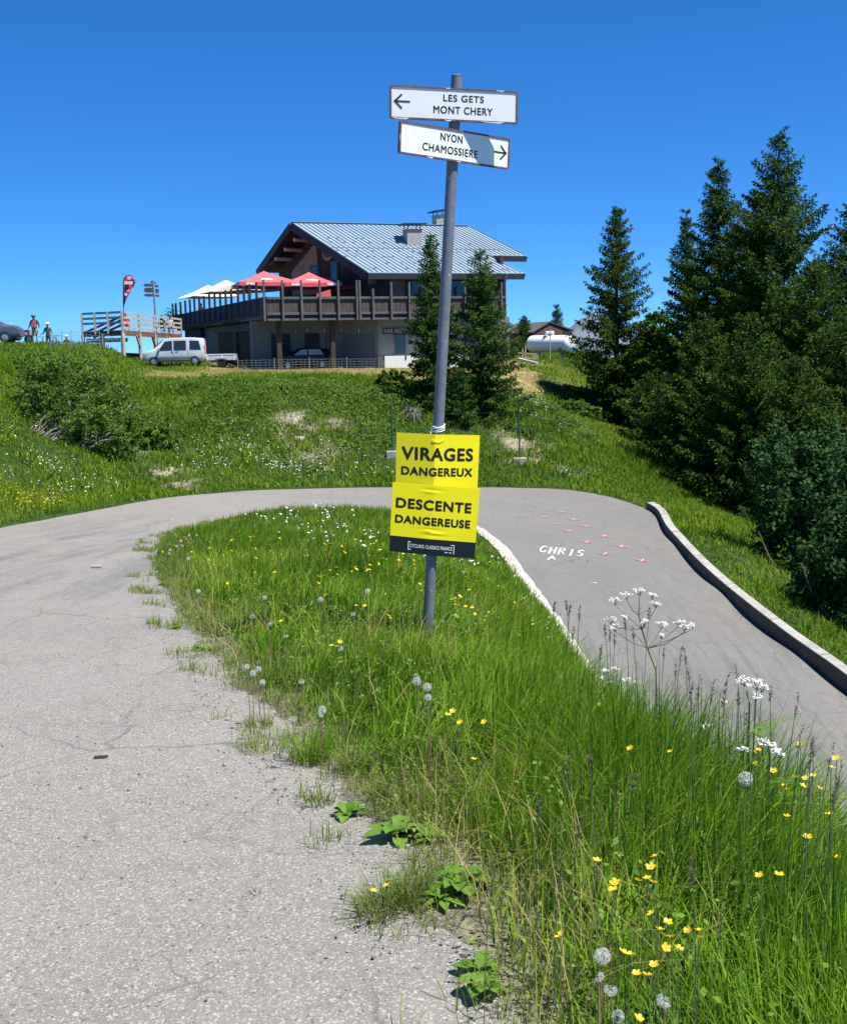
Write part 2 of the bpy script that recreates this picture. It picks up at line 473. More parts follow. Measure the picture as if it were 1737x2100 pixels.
M_ = dict(
    asphalt=asphaltmat('weathered_asphalt', (0.226, 0.21, 0.187), (0.5, 0.475, 0.43), (0.1, 0.096, 0.092)),
    ground=groundmat(),
    concrete=mat('concrete', (0.36, 0.345, 0.31), 0.9, var=0.22, scale=3, bump=0.4, bscale=40),
    wallface=mat('dark_wall_concrete', (0.06, 0.06, 0.06), 0.9, var=0.3, scale=1.5, bump=0.3, bscale=25),  # darker concrete for the wall's road-facing side, bevel and joints
    kerb=mat('pale_concrete', (0.5, 0.46, 0.4), 0.9, var=0.2, scale=4, bump=0.5, bscale=30),
    galv=mat('galvanised_steel', (0.2, 0.215, 0.235), 0.5, 0.25, var=0.18, scale=14, bump=0.05, bscale=60),
    signwhite=mat('sign_white', (0.93, 0.915, 0.86), 0.35, var=0.02, scale=5),
    signrim=mat('sign_rim_red_brown', (0.17, 0.09, 0.08), 0.55, var=0.35, scale=18),
    signback=mat('sign_back_metal', (0.3, 0.31, 0.32), 0.5, 0.5, var=0.1, scale=6),
    black=mat('black_lettering', (0.012, 0.012, 0.012), 0.5),
    brownblack=mat('printed_black', (0.016, 0.01, 0.006), 0.5),
    yellow=mat('yellow_board', (0.97, 0.82, 0.0), 0.45, var=0.025, scale=4),
    navy=mat('board_black_band', (0.009, 0.012, 0.016), 0.4),
    white=mat('white_paint', (0.8, 0.8, 0.78), 0.55),
    cord=mat('white_cord', (0.72, 0.74, 0.76), 0.8, var=0.2, scale=60),
    roadwhite=mat('white_road_paint', (0.6, 0.6, 0.59), 0.85, var=0.4, scale=14),
    roadpale=mat('faded_pink_paint', (0.6, 0.4, 0.4), 0.8, var=0.2, scale=14),
    roadpink=mat('pink_road_paint', (0.6, 0.17, 0.21), 0.85, var=0.4, scale=22),
    roof=mat('blue_grey_sheet_roof', (0.26, 0.345, 0.41), 0.45, 0.1, var=0.1, scale=0.7),
    ridge=mat('roof_rib_dark', (0.135, 0.175, 0.22), 0.5),
    fascia=mat('dark_fascia', (0.018, 0.019, 0.03), 0.6, var=0.2, scale=3),
    wood=mat('dark_brown_timber', (0.05, 0.03, 0.022), 0.8, var=0.5, scale=2.5, stretch=(3, 3, 0.4)),
    wood2=mat('weathered_grey_timber', (0.105, 0.102, 0.104), 0.85, var=0.4, scale=3, stretch=(4, 4, 0.5)),
    panel=mat('balcony_boards', (0.075, 0.06, 0.055), 0.85, var=0.6, scale=5, stretch=(4, 4, 0.25)),
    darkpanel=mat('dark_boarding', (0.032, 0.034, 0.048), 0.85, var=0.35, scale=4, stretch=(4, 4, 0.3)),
    redwood=mat('reddish_timber', (0.24, 0.12, 0.085), 0.8, var=0.35, scale=4),
    render=mat('grey_beige_render', (0.185, 0.19, 0.18), 0.9, var=0.12, scale=1.2, bump=0.2, bscale=30),
    limewash=mat('white_limewash', (0.72, 0.71, 0.67), 0.9, var=0.06, scale=1.2, bump=0.2, bscale=30),
    gableplaster=mat('old_gable_plaster', (0.3, 0.24, 0.16), 0.9, var=0.25, scale=2),
    plaster=mat('cream_plaster', (0.5, 0.44, 0.34), 0.9, var=0.15, scale=2),
    garage=mat('garage_door_grey', (0.1, 0.12, 0.15), 0.6, var=0.1, scale=2),
    glass=glassmat('window_glass'),
    deckwood=mat('pale_timber', (0.48, 0.43, 0.36), 0.85, var=0.35, scale=3, stretch=(2, 2, 0.6)),
    orangewood=mat('orange_brown_timber', (0.2, 0.1, 0.05), 0.8, var=0.3, scale=3),
    redcloth=mat('red_parasol_cloth', (0.7, 0.11, 0.12), 0.75, var=0.06, scale=2),
    darkred=mat('dark_red_cloth', (0.3, 0.02, 0.035), 0.75),
    whitecloth=mat('white_parasol_cloth', (0.82, 0.8, 0.74), 0.8, var=0.04, scale=2),
    beigecloth=mat('beige_parasol_cloth', (0.42, 0.36, 0.29), 0.8, var=0.06, scale=2),
    flag=mat('red_flag_cloth', (0.66, 0.05, 0.13), 0.7, var=0.08, scale=3),
    silver=mat('silver_car_paint', (0.64, 0.66, 0.67), 0.25, 0.25),
    greypaint=mat('grey_car_paint', (0.12, 0.135, 0.16), 0.25, 0.4),
    darkpaint=mat('dark_blue_car_paint', (0.015, 0.018, 0.03), 0.25, 0.2),
    tyre=mat('tyre_rubber', (0.016, 0.016, 0.017), 0.85),
    rim=mat('wheel_cover', (0.45, 0.46, 0.47), 0.35, 0.6),
    bumper=mat('grey_plastic', (0.28, 0.3, 0.31), 0.6),
    tail=mat('red_lamp_glass', (0.45, 0.01, 0.012), 0.2),
    lamp=mat('headlamp_glass', (0.7, 0.72, 0.74), 0.15),
    tank=mat('white_tank_paint', (0.84, 0.84, 0.83), 0.35),
    greenpost=mat('green_post_paint', (0.025, 0.1, 0.075), 0.5, var=0.2, scale=10),
    wire=mat('galvanised_wire', (0.42, 0.43, 0.44), 0.4, 0.5),
    darkwire=mat('thin_dark_wire', (0.1, 0.1, 0.1), 0.6, 0.3),
    bark=mat('spruce_bark', (0.07, 0.05, 0.038), 0.95, var=0.4, scale=6, bump=0.6, bscale=30),
    twig=mat('grey_twig', (0.2, 0.17, 0.15), 0.95, var=0.3, scale=8),
    rock=mat('pale_limestone', (0.34, 0.3, 0.24), 0.95, var=0.5, scale=4, bump=0.9, bscale=12),
    mountain=mat('hazy_limestone_mountain', (0.14, 0.175, 0.205), 1.0, var=0.28, scale=0.004),  # blue of distance haze is put into the rock colour
    skin=mat('skin', (0.45, 0.25, 0.17), 0.6),
    redjacket=mat('red_fabric', (0.5, 0.02, 0.04), 0.7),
    blackcloth=mat('black_fabric', (0.02, 0.022, 0.03), 0.8),
    greycloth=mat('grey_fabric', (0.12, 0.12, 0.13), 0.8),
    palecloth=mat('pale_fabric', (0.5, 0.45, 0.4), 0.8),
    helmetwhite=mat('white_helmet', (0.78, 0.8, 0.8), 0.3),
    helmetgreen=mat('khaki_helmet', (0.12, 0.13, 0.06), 0.4),
    needles=leafmat('spruce_needles', [(0.015, 0.035, 0.008), (0.032, 0.068, 0.012), (0.06, 0.108, 0.017), (0.11, 0.16, 0.028)], 0.15, 0.8, 0.4, 0.04),
    tips=leafmat('fresh_spruce_tips', [(0.05, 0.095, 0.016), (0.09, 0.15, 0.024), (0.14, 0.2, 0.035)], 0.2, 0.8, 0.5, 0.04),
    alder=leafmat('alder_leaves', [(0.02, 0.055, 0.016), (0.036, 0.09, 0.024), (0.055, 0.125, 0.035), (0.085, 0.165, 0.05)], 0.3, 0.7, 0.8, 0.06),
    needles2=leafmat('young_spruce_needles', [(0.018, 0.044, 0.012), (0.036, 0.082, 0.017), (0.066, 0.125, 0.024), (0.11, 0.175, 0.034)], 0.2, 0.8, 0.5, 0.04),
    leaf=leafmat('shrub_leaves', [(0.04, 0.085, 0.012), (0.08, 0.155, 0.022), (0.13, 0.22, 0.035), (0.2, 0.28, 0.06)], 0.35, 0.65, 0.8, 0.1),
    leaf2=leafmat('bright_leaves', [(0.03, 0.095, 0.014), (0.055, 0.15, 0.02), (0.085, 0.2, 0.03)], 0.35, 0.6, 0.8, 0.15),
    grass=leafmat('grass_blades', [(0.04, 0.095, 0.006), (0.085, 0.19, 0.01), (0.15, 0.29, 0.018), (0.245, 0.37, 0.035), (0.36, 0.36, 0.1)], 0.42, 0.6, 0.9, 0.1),
    edgegrass=leafmat('trodden_grass', [(0.09, 0.16, 0.015), (0.15, 0.23, 0.035), (0.23, 0.28, 0.06), (0.32, 0.3, 0.11)], 0.38, 0.5, 2.0, 0.2),
    meadow=leafmat('meadow_leaves', [(0.045, 0.10, 0.008), (0.085, 0.17, 0.012), (0.135, 0.24, 0.018), (0.2, 0.29, 0.03), (0.29, 0.3, 0.06)], 0.35, 0.75, 0.28, 0.04),
    straw=leafmat('mown_straw', [(0.24, 0.2, 0.06), (0.36, 0.29, 0.1), (0.44, 0.36, 0.14), (0.24, 0.26, 0.06)], 0.3, 0.7, 0.5, 0.1),
    dock=leafmat('broad_leaf', [(0.08, 0.18, 0.02), (0.14, 0.27, 0.035), (0.21, 0.34, 0.06)], 0.35, 0.55, 4.0, 0.15),
    stem=mat('green_stem', (0.1, 0.14, 0.05), 0.6, var=0.3, scale=10),
    redstem=mat('reddish_stem', (0.25, 0.17, 0.09), 0.6),
    seedhead=mat('grass_seed_head', (0.085, 0.07, 0.055), 0.9, var=0.4, scale=50),
    petalwhite=mat('white_petals', (0.82, 0.83, 0.78), 0.7),
    petalyellow=leafmat('yellow_petals', [(0.75, 0.5, 0.01), (0.85, 0.62, 0.015), (0.9, 0.7, 0.03)], 0.25, 0.35, 3.0, 0.4),
    fluff=leafmat('dandelion_fluff', [(0.55, 0.55, 0.5), (0.68, 0.68, 0.62), (0.78, 0.78, 0.72)], 0.6, 0.9, 3.0, 0.05),
    stone=mat('road_chippings', (0.3, 0.29, 0.27), 0.9, var=0.5, scale=14),
)

# ------------------------------------------------------------------ terrain
rng = np.random.default_rng(7)
random.seed(7)
# cross sections of the road: inner edge / outer edge
XS = [((1.3, -18, .5), (-5, -18, .5)), ((.7, -3, .12), (-5.6, -4, .2)), ((.11, 2.73, -.03), (-6, 4, -.1)),
      ((-.59, 5.38, -.2), (-6.3, 8, -.35)), ((-1.39, 7.64, -.35), (-6.8, 12.5, -.7)), ((-2.72, 12.09, -.7), (-7.5, 17.5, -1.08)),
      ((-3.6, 15.76, -1), (-8.06, 22.5, -1.5)), ((-4.41, 20.21, -1.4), (-8.44, 26.67, -1.9)), ((-4.47, 23.1, -1.7), (-8.5, 31, -2.25)),
      ((-4.21, 27.75, -2.1), (-7.81, 35.35, -2.5)), ((-3.38, 30.55, -2.4), (-6.13, 38.53, -2.7)), ((-1.56, 31.93, -2.6), (-2.8, 40.77, -2.9)),
      ((.1, 32.2, -2.85), (1.5, 41.5, -3.07)), ((1.3, 31.9, -3.08), (5.2, 41, -3.2)), ((2.0, 29.8, -3.35), (7.15, 38, -3.5)),
      ((2.32, 27.51, -3.6), (7.02, 34, -3.78)), ((2.73, 24.6, -4), (7.08, 29.5, -4.2)), ((3.09, 21.4, -4.4), (7.5, 25, -4.65)),
      ((3.4, 17, -4.95), (8.1, 21, -5.1)), ((4.0, 11, -5.7), (8.8, 14, -6.0)), ((4.8, 4, -6.5), (9.4, 5, -7.0)), ((5.6, -10, -8), (10.4, -10, -8.6))]

def catmull(P, n):
    P = np.asarray(P, float)
    Q = np.vstack([2 * P[0] - P[1], P, 2 * P[-1] - P[-2]])
    out = []
    for i in range(1, len(Q) - 2):
        t = np.linspace(0, 1, n, endpoint=False)[:, None]
        a, b, c, d = Q[i - 1], Q[i], Q[i + 1], Q[i + 2]
        out.append(0.5 * (2 * b + (c - a) * t + (2 * a - 5 * b + 4 * c - d) * t ** 2 + (3 * b - a - 3 * c + d) * t ** 3))
    out.append(P[-1:])
    return np.vstack(out)

INN = catmull([a for a, b in XS], 10)
OUT = catmull([b for a, b in XS], 10)

ctrl = []
for a, b in zip(INN[::5], OUT[::5]):
    for t in (0, .5, 1):
        ctrl.append(tuple(np.array(a) * (1 - t) + np.array(b) * t))
ctrl += [  # the grass wedge and its crest
    (.6, 3, 0), (1.15, 3, -.12), (1.1, 4, -.25), (1.0, 5, -.42), (1.05, 6.5, -.72), (1.15, 8, -1.0), (1.73, 12, -2.1), (2.3, 16, -3.2),
    (0, 5, -.2), (0, 3, -.02), (-.3, 6.5, -.28), (0, 8.05, -.38), (0, 10, -.72), (-1, 10, -.55), (-1.5, 14, -.95), (.8, 12, -1.1), (1.2, 16, -1.85),
    (1.5, 20, -2.55), (1.7, 24, -3.05), (-2, 18, -1.35), (-2, 23, -1.85), (-1.5, 28, -2.3), (.3, 20, -2.0), (.2, 26, -2.55), (.3, 30, -2.75), (0, 15, -1.45),
    (1.9, -2, .1), (1.2, 0, .05), (3.2, 3, -3.6), (2.6, 8, -3.6), (3.0, 14, -4.4), (3.4, -3, -4)]
for x, y, d in [  # left hillside and the bank below the chalet
    (0, 1000, 31), (0, 900, 35), (0, 800, 42), (0, 738, 52), (0, 724, 64), (100, 1035, 31), (100, 960, 36), (150, 930, 38), (250, 960, 40), (150, 790, 48),
    (150, 725, 66), (-200, 850, 30), (-200, 735, 56), (-500, 800, 35), (100, 718, 78), (215, 712, 76), (300, 1000, 38.5), (300, 900, 44.5), (300, 820, 50), (300, 776, 56), (360, 752, 79), (420, 752, 80), (380, 769, 64), (330, 762, 68), (300, 754, 73), (272, 742, 76),
    (450, 975, 41), (450, 880, 46.5), (450, 810, 50), (450, 779, 54), (600, 970, 43), (600, 890, 46.5), (600, 820, 49.5), (600, 778, 54), (750, 970, 43.5), (750, 880, 47), (760, 785, 54),
    (820, 965, 43.8), (900, 970, 43.6), (1000, 965, 43.6), (950, 880, 48), (1050, 880, 49), (880, 790, 55), (1000, 780, 58), (1050, 800, 57),
    (300, 757, 78), (500, 758, 80), (650, 758, 72), (780, 758, 82), (870, 761, 84), (480, 764, 66), (1030, 752, 78),
    (1130, 726, 84), (1180, 724, 84), (1100, 757, 68), (1000, 762, 70), (1080, 735, 76), (1100, 950, 45.5), (1250, 960, 45.5), (1140, 850, 52), (1150, 790, 60), (1340, 1025, 41.5),
    (1200, 860, 57), (1262, 880, 56), (1400, 970, 48), (1450, 1050, 41), (1560, 1080, 44), (1600, 1110, 38)]:
    ctrl.append(tuple(PD(x, y, d)))
ctrl += [(8.6, 36, -3.7), (8.4, 32, -3.9), (8.5, 28, -4.3), (8.6, 24, -4.8), (10, 30, -5.2), (10.5, 35, -4.9), (12, 27, -6.6), (11, 22, -6.4), (13, 40, -5.6), (17, 48, -6), (20, 34, -9), (22, 60, -5),
         (16, 62, -3.2), (14, 70, -1), (13, 84, .9), (24, 84, -3), (14, 14, -9), (14, 0, -10.5), (30, 45, -10), (-3, 95, 1), (10, 100, .8), (-14, 96, 1.6), (-24, 92, 2.3), (-30, 80, 2.6), (-12, 118, .6), (6, 118, .4),
         (-26, 108, 1.5), (20, 105, -3), (-20, 50, 2.2), (-30, 60, 3), (-30, 40, 2.5), (-24, 25, 1.4), (-16, 14, .6), (-12, 5, .4), (-10, -8, .6), (-25, 5, 2), (-25, -15, 2), (6, 128, -2), (-20, 128, -2)]
ctrl = np.array(ctrl)
MC = 1.3

def fit_terrain():
    d = np.linalg.norm(ctrl[:, None, :2] - ctrl[None, :, :2], axis=2)
    A = np.sqrt(d * d + MC * MC)
    n = len(ctrl)
    K = np.zeros((n + 3, n + 3))
    K[:n, :n] = A - np.eye(n) * 0.02
    K[:n, n] = K[n, :n] = 1
    K[:n, n + 1:] = ctrl[:, :2]
    K[n + 1:, :n] = ctrl[:, :2].T
    return np.linalg.solve(K, np.concatenate([ctrl[:, 2], np.zeros(3)]))
TW = fit_terrain()

def terr(x, y):
    x = np.atleast_1d(np.asarray(x, float))
    y = np.atleast_1d(np.asarray(y, float))
    sh = x.shape
    x, y = x.ravel(), y.ravel()
    xc, yc = np.clip(x, -34, 30), np.clip(y, -20, 126)
    out = np.empty(len(x))
    for i in range(0, len(x), 20000):
        a, b = xc[i:i + 20000], yc[i:i + 20000]
        d2 = (a[:, None] - ctrl[None, :, 0]) ** 2 + (b[:, None] - ctrl[None, :, 1]) ** 2
        out[i:i + 20000] = np.sqrt(d2 + MC * MC) @ TW[:-3] + TW[-3] + TW[-2] * a + TW[-1] * b
    far = np.hypot(x - xc, y - yc)
    out -= 90 * (1 - np.exp(-far / 260.0))
    return out.reshape(sh)

def T1(x, y):
    return float(terr(x, y)[0])

def inpoly(x, y, poly):
    x, y = np.asarray(x), np.asarray(y)
    r = np.zeros(x.shape, bool)
    j = len(poly) - 1
    for i in range(len(poly)):
        xi, yi, xj, yj = poly[i][0], poly[i][1], poly[j][0], poly[j][1]
        if yi != yj:
            c = ((yi > y) != (yj > y)) & (x < (xj - xi) * (y - yi) / (yj - yi) + xi)
            r ^= c
        j = i
    return r

def polydist(x, y, line):
    x, y = np.asarray(x, float), np.asarray(y, float)
    best = np.full(x.shape, 1e9)
    for (ax, ay), (bx, by) in zip(line[:-1, :2], line[1:, :2]):
        dx, dy = bx - ax, by - ay
        t = np.clip(((x - ax) * dx + (y - ay) * dy) / (dx * dx + dy * dy + 1e-12), 0, 1)
        best = np.minimum(best, np.hypot(x - ax - t * dx, y - ay - t * dy))
    return best

_ph = rng.uniform(0, 6.28, (6, 2))
_an = rng.uniform(0, 6.28, 6)
def wob(x, y, s=1.0):
    """smooth irregular field, about -1..1"""
    r = 0
    for k in range(6):
        f = (0.7 + 0.55 * k) * s
        r = r + np.sin((x * math.cos(_an[k]) + y * math.sin(_an[k])) * f + _ph[k, 0]) * np.sin((y * math.cos(_an[k]) - x * math.sin(_an[k])) * f * 0.8 + _ph[k, 1]) / (1 + 0.35 * k)
    return r / 2.0

ROADPOLY = np.vstack([INN, OUT[::-1]])
ISLAND = np.vstack([INN[:, :2], [[30, -10], [30, -18]]])[:, :2]

def spaced(lo, hi, fine_lo, fine_hi, step, grow):
    a = list(np.arange(fine_lo, fine_hi + 1e-6, step))
    s = step
    while a[-1] < hi:
        s *= grow
        a.append(a[-1] + s)
    s = step
    while a[0] > lo:
        s *= grow
        a.insert(0, a[0] - s)
    return np.array(a)
gx = spaced(-2600, 2600, -12, 13, 0.3, 1.09)
gy = spaced(-300, 5000, 1, 56, 0.3, 1.08)
GX, GY = np.meshgrid(gx, gy)
GZ = terr(GX, GY)
rough = np.clip(polydist(GX.ravel(), GY.ravel(), INN), 0, None).reshape(GX.shape)
rough = np.minimum(rough, polydist(GX.ravel(), GY.ravel(), OUT).reshape(GX.shape))
onroad = inpoly(GX, GY, ROADPOLY)
GZ = GZ + np.where(onroad, -0.03, np.clip(rough - .3, 0, 1) * 0.10 * wob(GX, GY, 1.6) * (np.abs(GX) < 60))
# base colours of the ground itself: soil under grass, mown straw on the terrace, bare rock, gravel along the asphalt
tone = np.empty(GX.shape + (3,))
tone[:] = (0.035, 0.06, 0.014)
def blend(mask, c):
    mask = np.clip(mask, 0, 1)[..., None]
    tone[:] = tone * (1 - mask) + np.array(c) * mask
EDGE = polydist(GX.ravel(), GY.ravel(), INN).reshape(GX.shape)
blend((0.34 + 0.26 * wob(GX, GY, 3) - EDGE) / 0.18 * (GY < 12), (0.23, 0.205, 0.15))
STRAW = np.clip((GY - 54.5 + 1.2 * wob(GX, GY, .8)) / 2.5, 0, 1) * np.clip((GX + 15.5 + wob(GX, GY, .7)) / 2.0, 0, 1) * (GX < 6) * (GY < 110)
blend(STRAW, (0.2, 0.17, 0.06))
sp_ = [(PD(592, 862, 47.3), 1.15), (PD(705, 868, 47.5), .5), (PD(660, 930, 45), 1.1), (PD(285, 885, 43), .9), (PD(350, 960, 41), .8), (PD(1075, 900, 47.5), 1.25), (PD(1040, 925, 45.5), .6), (PD(840, 820, 50), .7), (PD(380, 1003, 39.2), .8), (PD(1160, 985, 44.5), .7)]
for p, r in sp_:
    blend((r + .5 * wob(GX, GY, 2.2) - np.hypot(GX - p.x, (GY - p.y) * .8)) / 0.5, (0.23, 0.2, 0.14))
for p, r in [(PD(1090, 757, 68), 3.2), (PD(1050, 765, 62), 2.0)]:
    blend((r + .8 * wob(GX, GY, 1.2) - np.hypot(GX - p.x, (GY - p.y) * .4)) / 1.0, (0.26, 0.21, 0.09))
ny, nx = GX.shape
idx = np.arange(nx * ny).reshape(ny, nx)
quads = np.stack([idx[:-1, :-1], idx[:-1, 1:], idx[1:, 1:], idx[1:, :-1]], -1).reshape(-1, 4)
g = mesh_np('ground', np.stack([GX, GY, GZ], -1).reshape(-1, 3), quads, M_['ground'], smooth=True, col=tone.reshape(-1, 3))
tag(g, 'rough hillside ground of the bend and its banks', 'ground', kind='structure')

# road: a sheet draped on the ground with a slightly ragged edge
NC = 16
tt = np.linspace(0, 1, NC)
IN4, OU4 = catmull([a for a, b in XS], 40), catmull([b for a, b in XS], 40)
inn, out = IN4.copy(), OU4.copy()
rag = 0.09 * wob(IN4[:, 0], IN4[:, 1], 4.0) + 0.06 * wob(IN4[:, 0], IN4[:, 1], 10.0) + 0.035 * wob(IN4[:, 0], IN4[:, 1], 27.0) + rng.normal(0, .012, len(IN4))
dirn = (IN4 - OU4)[:, :2]
dirn /= np.linalg.norm(dirn, axis=1)[:, None]
inn[:, :2] += dirn * (rag + 0.05)[:, None] * (IN4[:, 1] < 26)[:, None]
RP = inn[:, None, :] * (1 - tt)[None, :, None] + out[:, None, :] * tt[None, :, None]
RP[..., 2] = terr(RP[..., 0], RP[..., 1]) + 0.012
RP[:, 0, 2] -= 0.02
RP[:, -1, 2] -= 0.02
n0 = RP.shape[0]
idx = np.arange(n0 * NC).reshape(n0, NC)
quads = np.stack([idx[:-1, :-1], idx[:-1, 1:], idx[1:, 1:], idx[1:, :-1]], -1).reshape(-1, 4)
age = 1.0 - .27 * np.clip((np.arange(n0) / 4.0 - 95) / 45.0, 0, 1)      # the lower branch was surfaced with a darker mix
road = mesh_np('road', RP.reshape(-1, 3), quads[:, ::-1], M_['asphalt'], smooth=True, col=np.repeat(np.stack([1 - (1 - age) * 1.08, 1 - (1 - age) * 1.0, 1 - (1 - age) * .84], 1), NC, axis=0))
tag(road, 'grey asphalt mountain road turning through a hairpin bend', 'road', kind='structure')

def hit(px, py, h=0.0, dmax=90):
    """where a sight line comes down to h above the ground"""
    r = ray(px, py)
    ds = np.concatenate([np.arange(1.5, 20, .05), np.arange(20, dmax, .2)])
    X, Y, Z = r.x / r.y * ds, ds, EYE.z + r.z / r.y * ds
    k = np.nonzero(Z <= terr(X, Y) + h)[0]
    k = k[0] if len(k) else len(ds) - 1
    lo, hi = ds[max(k - 1, 0)], ds[k]
    for _ in range(3):
        q = np.linspace(lo, hi, 9)
        j = np.nonzero(EYE.z + r.z / r.y * q <= terr(r.x / r.y * q, q) + h)[0]
        j = j[0] if len(j) else 8
        lo, hi = q[max(j - 1, 0)], q[j]
    return EYE + r * (hi / r.y)

# text shapes, as flat faces filling a unit box; cut into narrow columns so that they follow a bent sheet
_tc = {}
def text_faces(s, shear=0.0, cut=0):
    if (s, shear, cut) not in _tc:
        cu = bpy.data.curves.new('t', 'FONT')
        cu.body = s
        cu.fill_mode = 'FRONT'
        cu.shear = shear
        cu.resolution_u = 6
        cu.space_character = 1.1
        o = bpy.data.objects.new('t', cu)
        C.objects.link(o)
        dg = bpy.context.evaluated_depsgraph_get()
        me = bpy.data.meshes.new_from_object(o.evaluated_get(dg))
        bm = bmesh.new()
        bm.from_mesh(me)
        xs = [v.co.x for v in bm.verts]
        ys = [v.co.y for v in bm.verts]
        x0, x1, y0, y1 = min(xs), max(xs), min(ys), max(ys)
        for i in range(1, cut):
            bmesh.ops.bisect_plane(bm, geom=bm.verts[:] + bm.edges[:] + bm.faces[:], plane_co=(x0 + (x1 - x0) * i / cut, 0, 0), plane_no=(1, 0, 0))
        bm.verts.index_update()
        V = np.array([((v.co.x - x0) / (x1 - x0), (v.co.y - y0) / (y1 - y0)) for v in bm.verts])
        fs = [tuple(v.index for v in f.verts) for f in bm.faces]
        bm.free()
        bpy.data.objects.remove(o)
        bpy.data.curves.remove(cu)
        bpy.data.meshes.remove(me)
        _tc[(s, shear, cut)] = (V, fs)
    return _tc[(s, shear, cut)]

def put_text(mb, s, x0, y0, x1, y1, fn, bold=0.0, mi=0, shear=0.0, cut=0):
    """letters of s fill the box (x0,y0)-(x1,y1) of a surface; fn(a, b, lift) maps the box to space.
    bold, in box heights, thickens the strokes with shifted copies, each a hair above the last"""
    V, fs = text_faces(s, shear, cut)
    h = abs(y1 - y0)
    k = 0
    for i, j in (((-1, 0), (1, 0), (0, -1), (0, 1), (-.7, -.7), (.7, .7), (-.7, .7), (.7, -.7), (0, 0)) if bold else ((0, 0),)):
        sx, sy = i * bold * h * put_text.asp, j * bold * h
        ex, ey = bold * h * put_text.asp, bold * h * (1 if y1 > y0 else -1)
        mb.add([fn(x0 + ex + a * (x1 - x0 - 2 * ex) + sx, y0 + ey + b * (y1 - y0 - 2 * ey) + sy, k * .00006) for a, b in V], fs, mi)
        k += 1
put_text.asp = 1.0

# painted name and crosses on the lower road
def onroad_pt(x, y, lift=0.03):
    return Vector((x, y, T1(x, y) + lift))
mb = MB()
GLYPH = {'C': [[(.9, .85), (.6, 1), (.25, .85), (.08, .5), (.25, .12), (.6, 0), (.92, .2)]], 'H': [[(.1, 0), (.14, 1)], [(.12, .5), (.85, .52)], [(.82, 0), (.88, 1)]],
         'R': [[(.1, 0), (.14, 1), (.65, .98), (.85, .76), (.65, .52), (.14, .5)], [(.4, .5), (.9, 0)]], 'I': [[(.4, 0), (.5, 1)]], 'S': [[(.88, .85), (.55, 1), (.2, .85), (.22, .6), (.75, .42), (.85, .18), (.5, 0), (.1, .14)]],
         'A': [[(.05, 0), (.5, 1), (.95, 0)], [(.22, .36), (.78, .36)]]}
def paint_strokes(mb, ch, cx, cy, w, h, slant):
    for st in GLYPH[ch]:
        P = [hit(cx + w * a + slant * b_, cy - h * b_) for a, b_ in st]
        for p, q in zip(P[:-1], P[1:]):
            d = Vector((q.x - p.x, q.y - p.y, 0))
            d.normalize()
            n_ = Vector((-d.y, d.x, 0)) * .024
            e = d * .03
            k = len(mb.f) * .0006
            mb.add([onroad_pt(*(v[:2]), .026 + k) for v in (p - e + n_, p - e - n_, q + e - n_, q + e + n_)], [(0, 1, 2, 3)])
for k, ch_ in enumerate('CHRIS'):
    mb = MB()
    paint_strokes(mb, ch_, 1105 + 19.0 * k + (4 if ch_ == 'I' else 0), 1134.5 + 2.1 * k + (.5 if k % 2 else -.3), 14.5 if ch_ != 'I' else 7, 12.2, 4.5)
    mb.build('painted_letter', M_['roadwhite'], road, fix=False)
mb = MB()
paint_strokes(mb, 'A', 1123, 1149.2, 15, 6.5, 3)
mb.build('painted_letter', M_['roadwhite'], road, fix=False)
for zx, zy, s in [(262, 170, .6), (408, 180, .85), (328, 203, .6), (463, 215, 1), (390, 237, .6), (525, 246, 1), (443, 270, .9), (606, 293, 1.1), (527, 320, 1.05), (687, 341, 1.1), (610, 376, 1.05), (783, 407, 1.2), (562, 512, .45)]:
    p = hit(972 + .4403 * zx, 972 + .4403 * zy)
    mb = MB()
    for (dx, dy, w, mi) in ((.17, .02, .032, 0), (.06, .15, .014, 1)):
        dx, dy, w = dx * s, dy * s, w * s
        l = math.hypot(dx, dy)
        nx_, ny_ = -dy / l * w, dx / l * w
        mb.add([onroad_pt(p.x + a * dx + b * nx_, p.y + a * dy + b * ny_, .026 + mi * .004) for a, b in ((-1, -1), (1, -1), (1, 1), (-1, 1))], [(0, 1, 2, 3)], mi)
    mb.build('painted_cross', [M_['roadpink'] if s > .5 else M_['roadwhite'], M_['roadpale']], road, fix=False)

# pale concrete kerb on the inside of the lower branch
ks = [i for i in range(len(INN)) if 125 <= i <= 190]
mb = MB()
prof = [(-.02, -.1), (-.02, .10), (.05, .15), (.30, .14), (.34, -.1)]
vs, fs = [], []
for j, i in enumerate(ks):
    t = INN[min(i + 1, len(INN) - 1)] - INN[i - 1]
    nrm = np.array([-t[1], t[0]]) / np.hypot(t[0], t[1])
    if (OUT[i] - INN[i])[:2] @ nrm > 0: nrm = -nrm
    jit = random.uniform(-.02, .02)
    for a, b in prof:
        x, y = INN[i, 0] + nrm[0] * (a + jit), INN[i, 1] + nrm[1] * (a + jit)
        vs.append((x, y, T1(INN[i, 0], INN[i, 1]) + b + random.uniform(-.015, .015) * (b > 0)))
for j in range(len(ks) - 1):
    for k in range(len(prof) - 1):
        fs.append((j * 5 + k, j * 5 + k + 1, (j + 1) * 5 + k + 1, (j + 1) * 5 + k))
mb.add(vs, fs)
o = mb.build('kerb', M_['kerb'])
tag(o, 'pale concrete kerb edging the inside of the lower road', 'kerb', kind='structure')

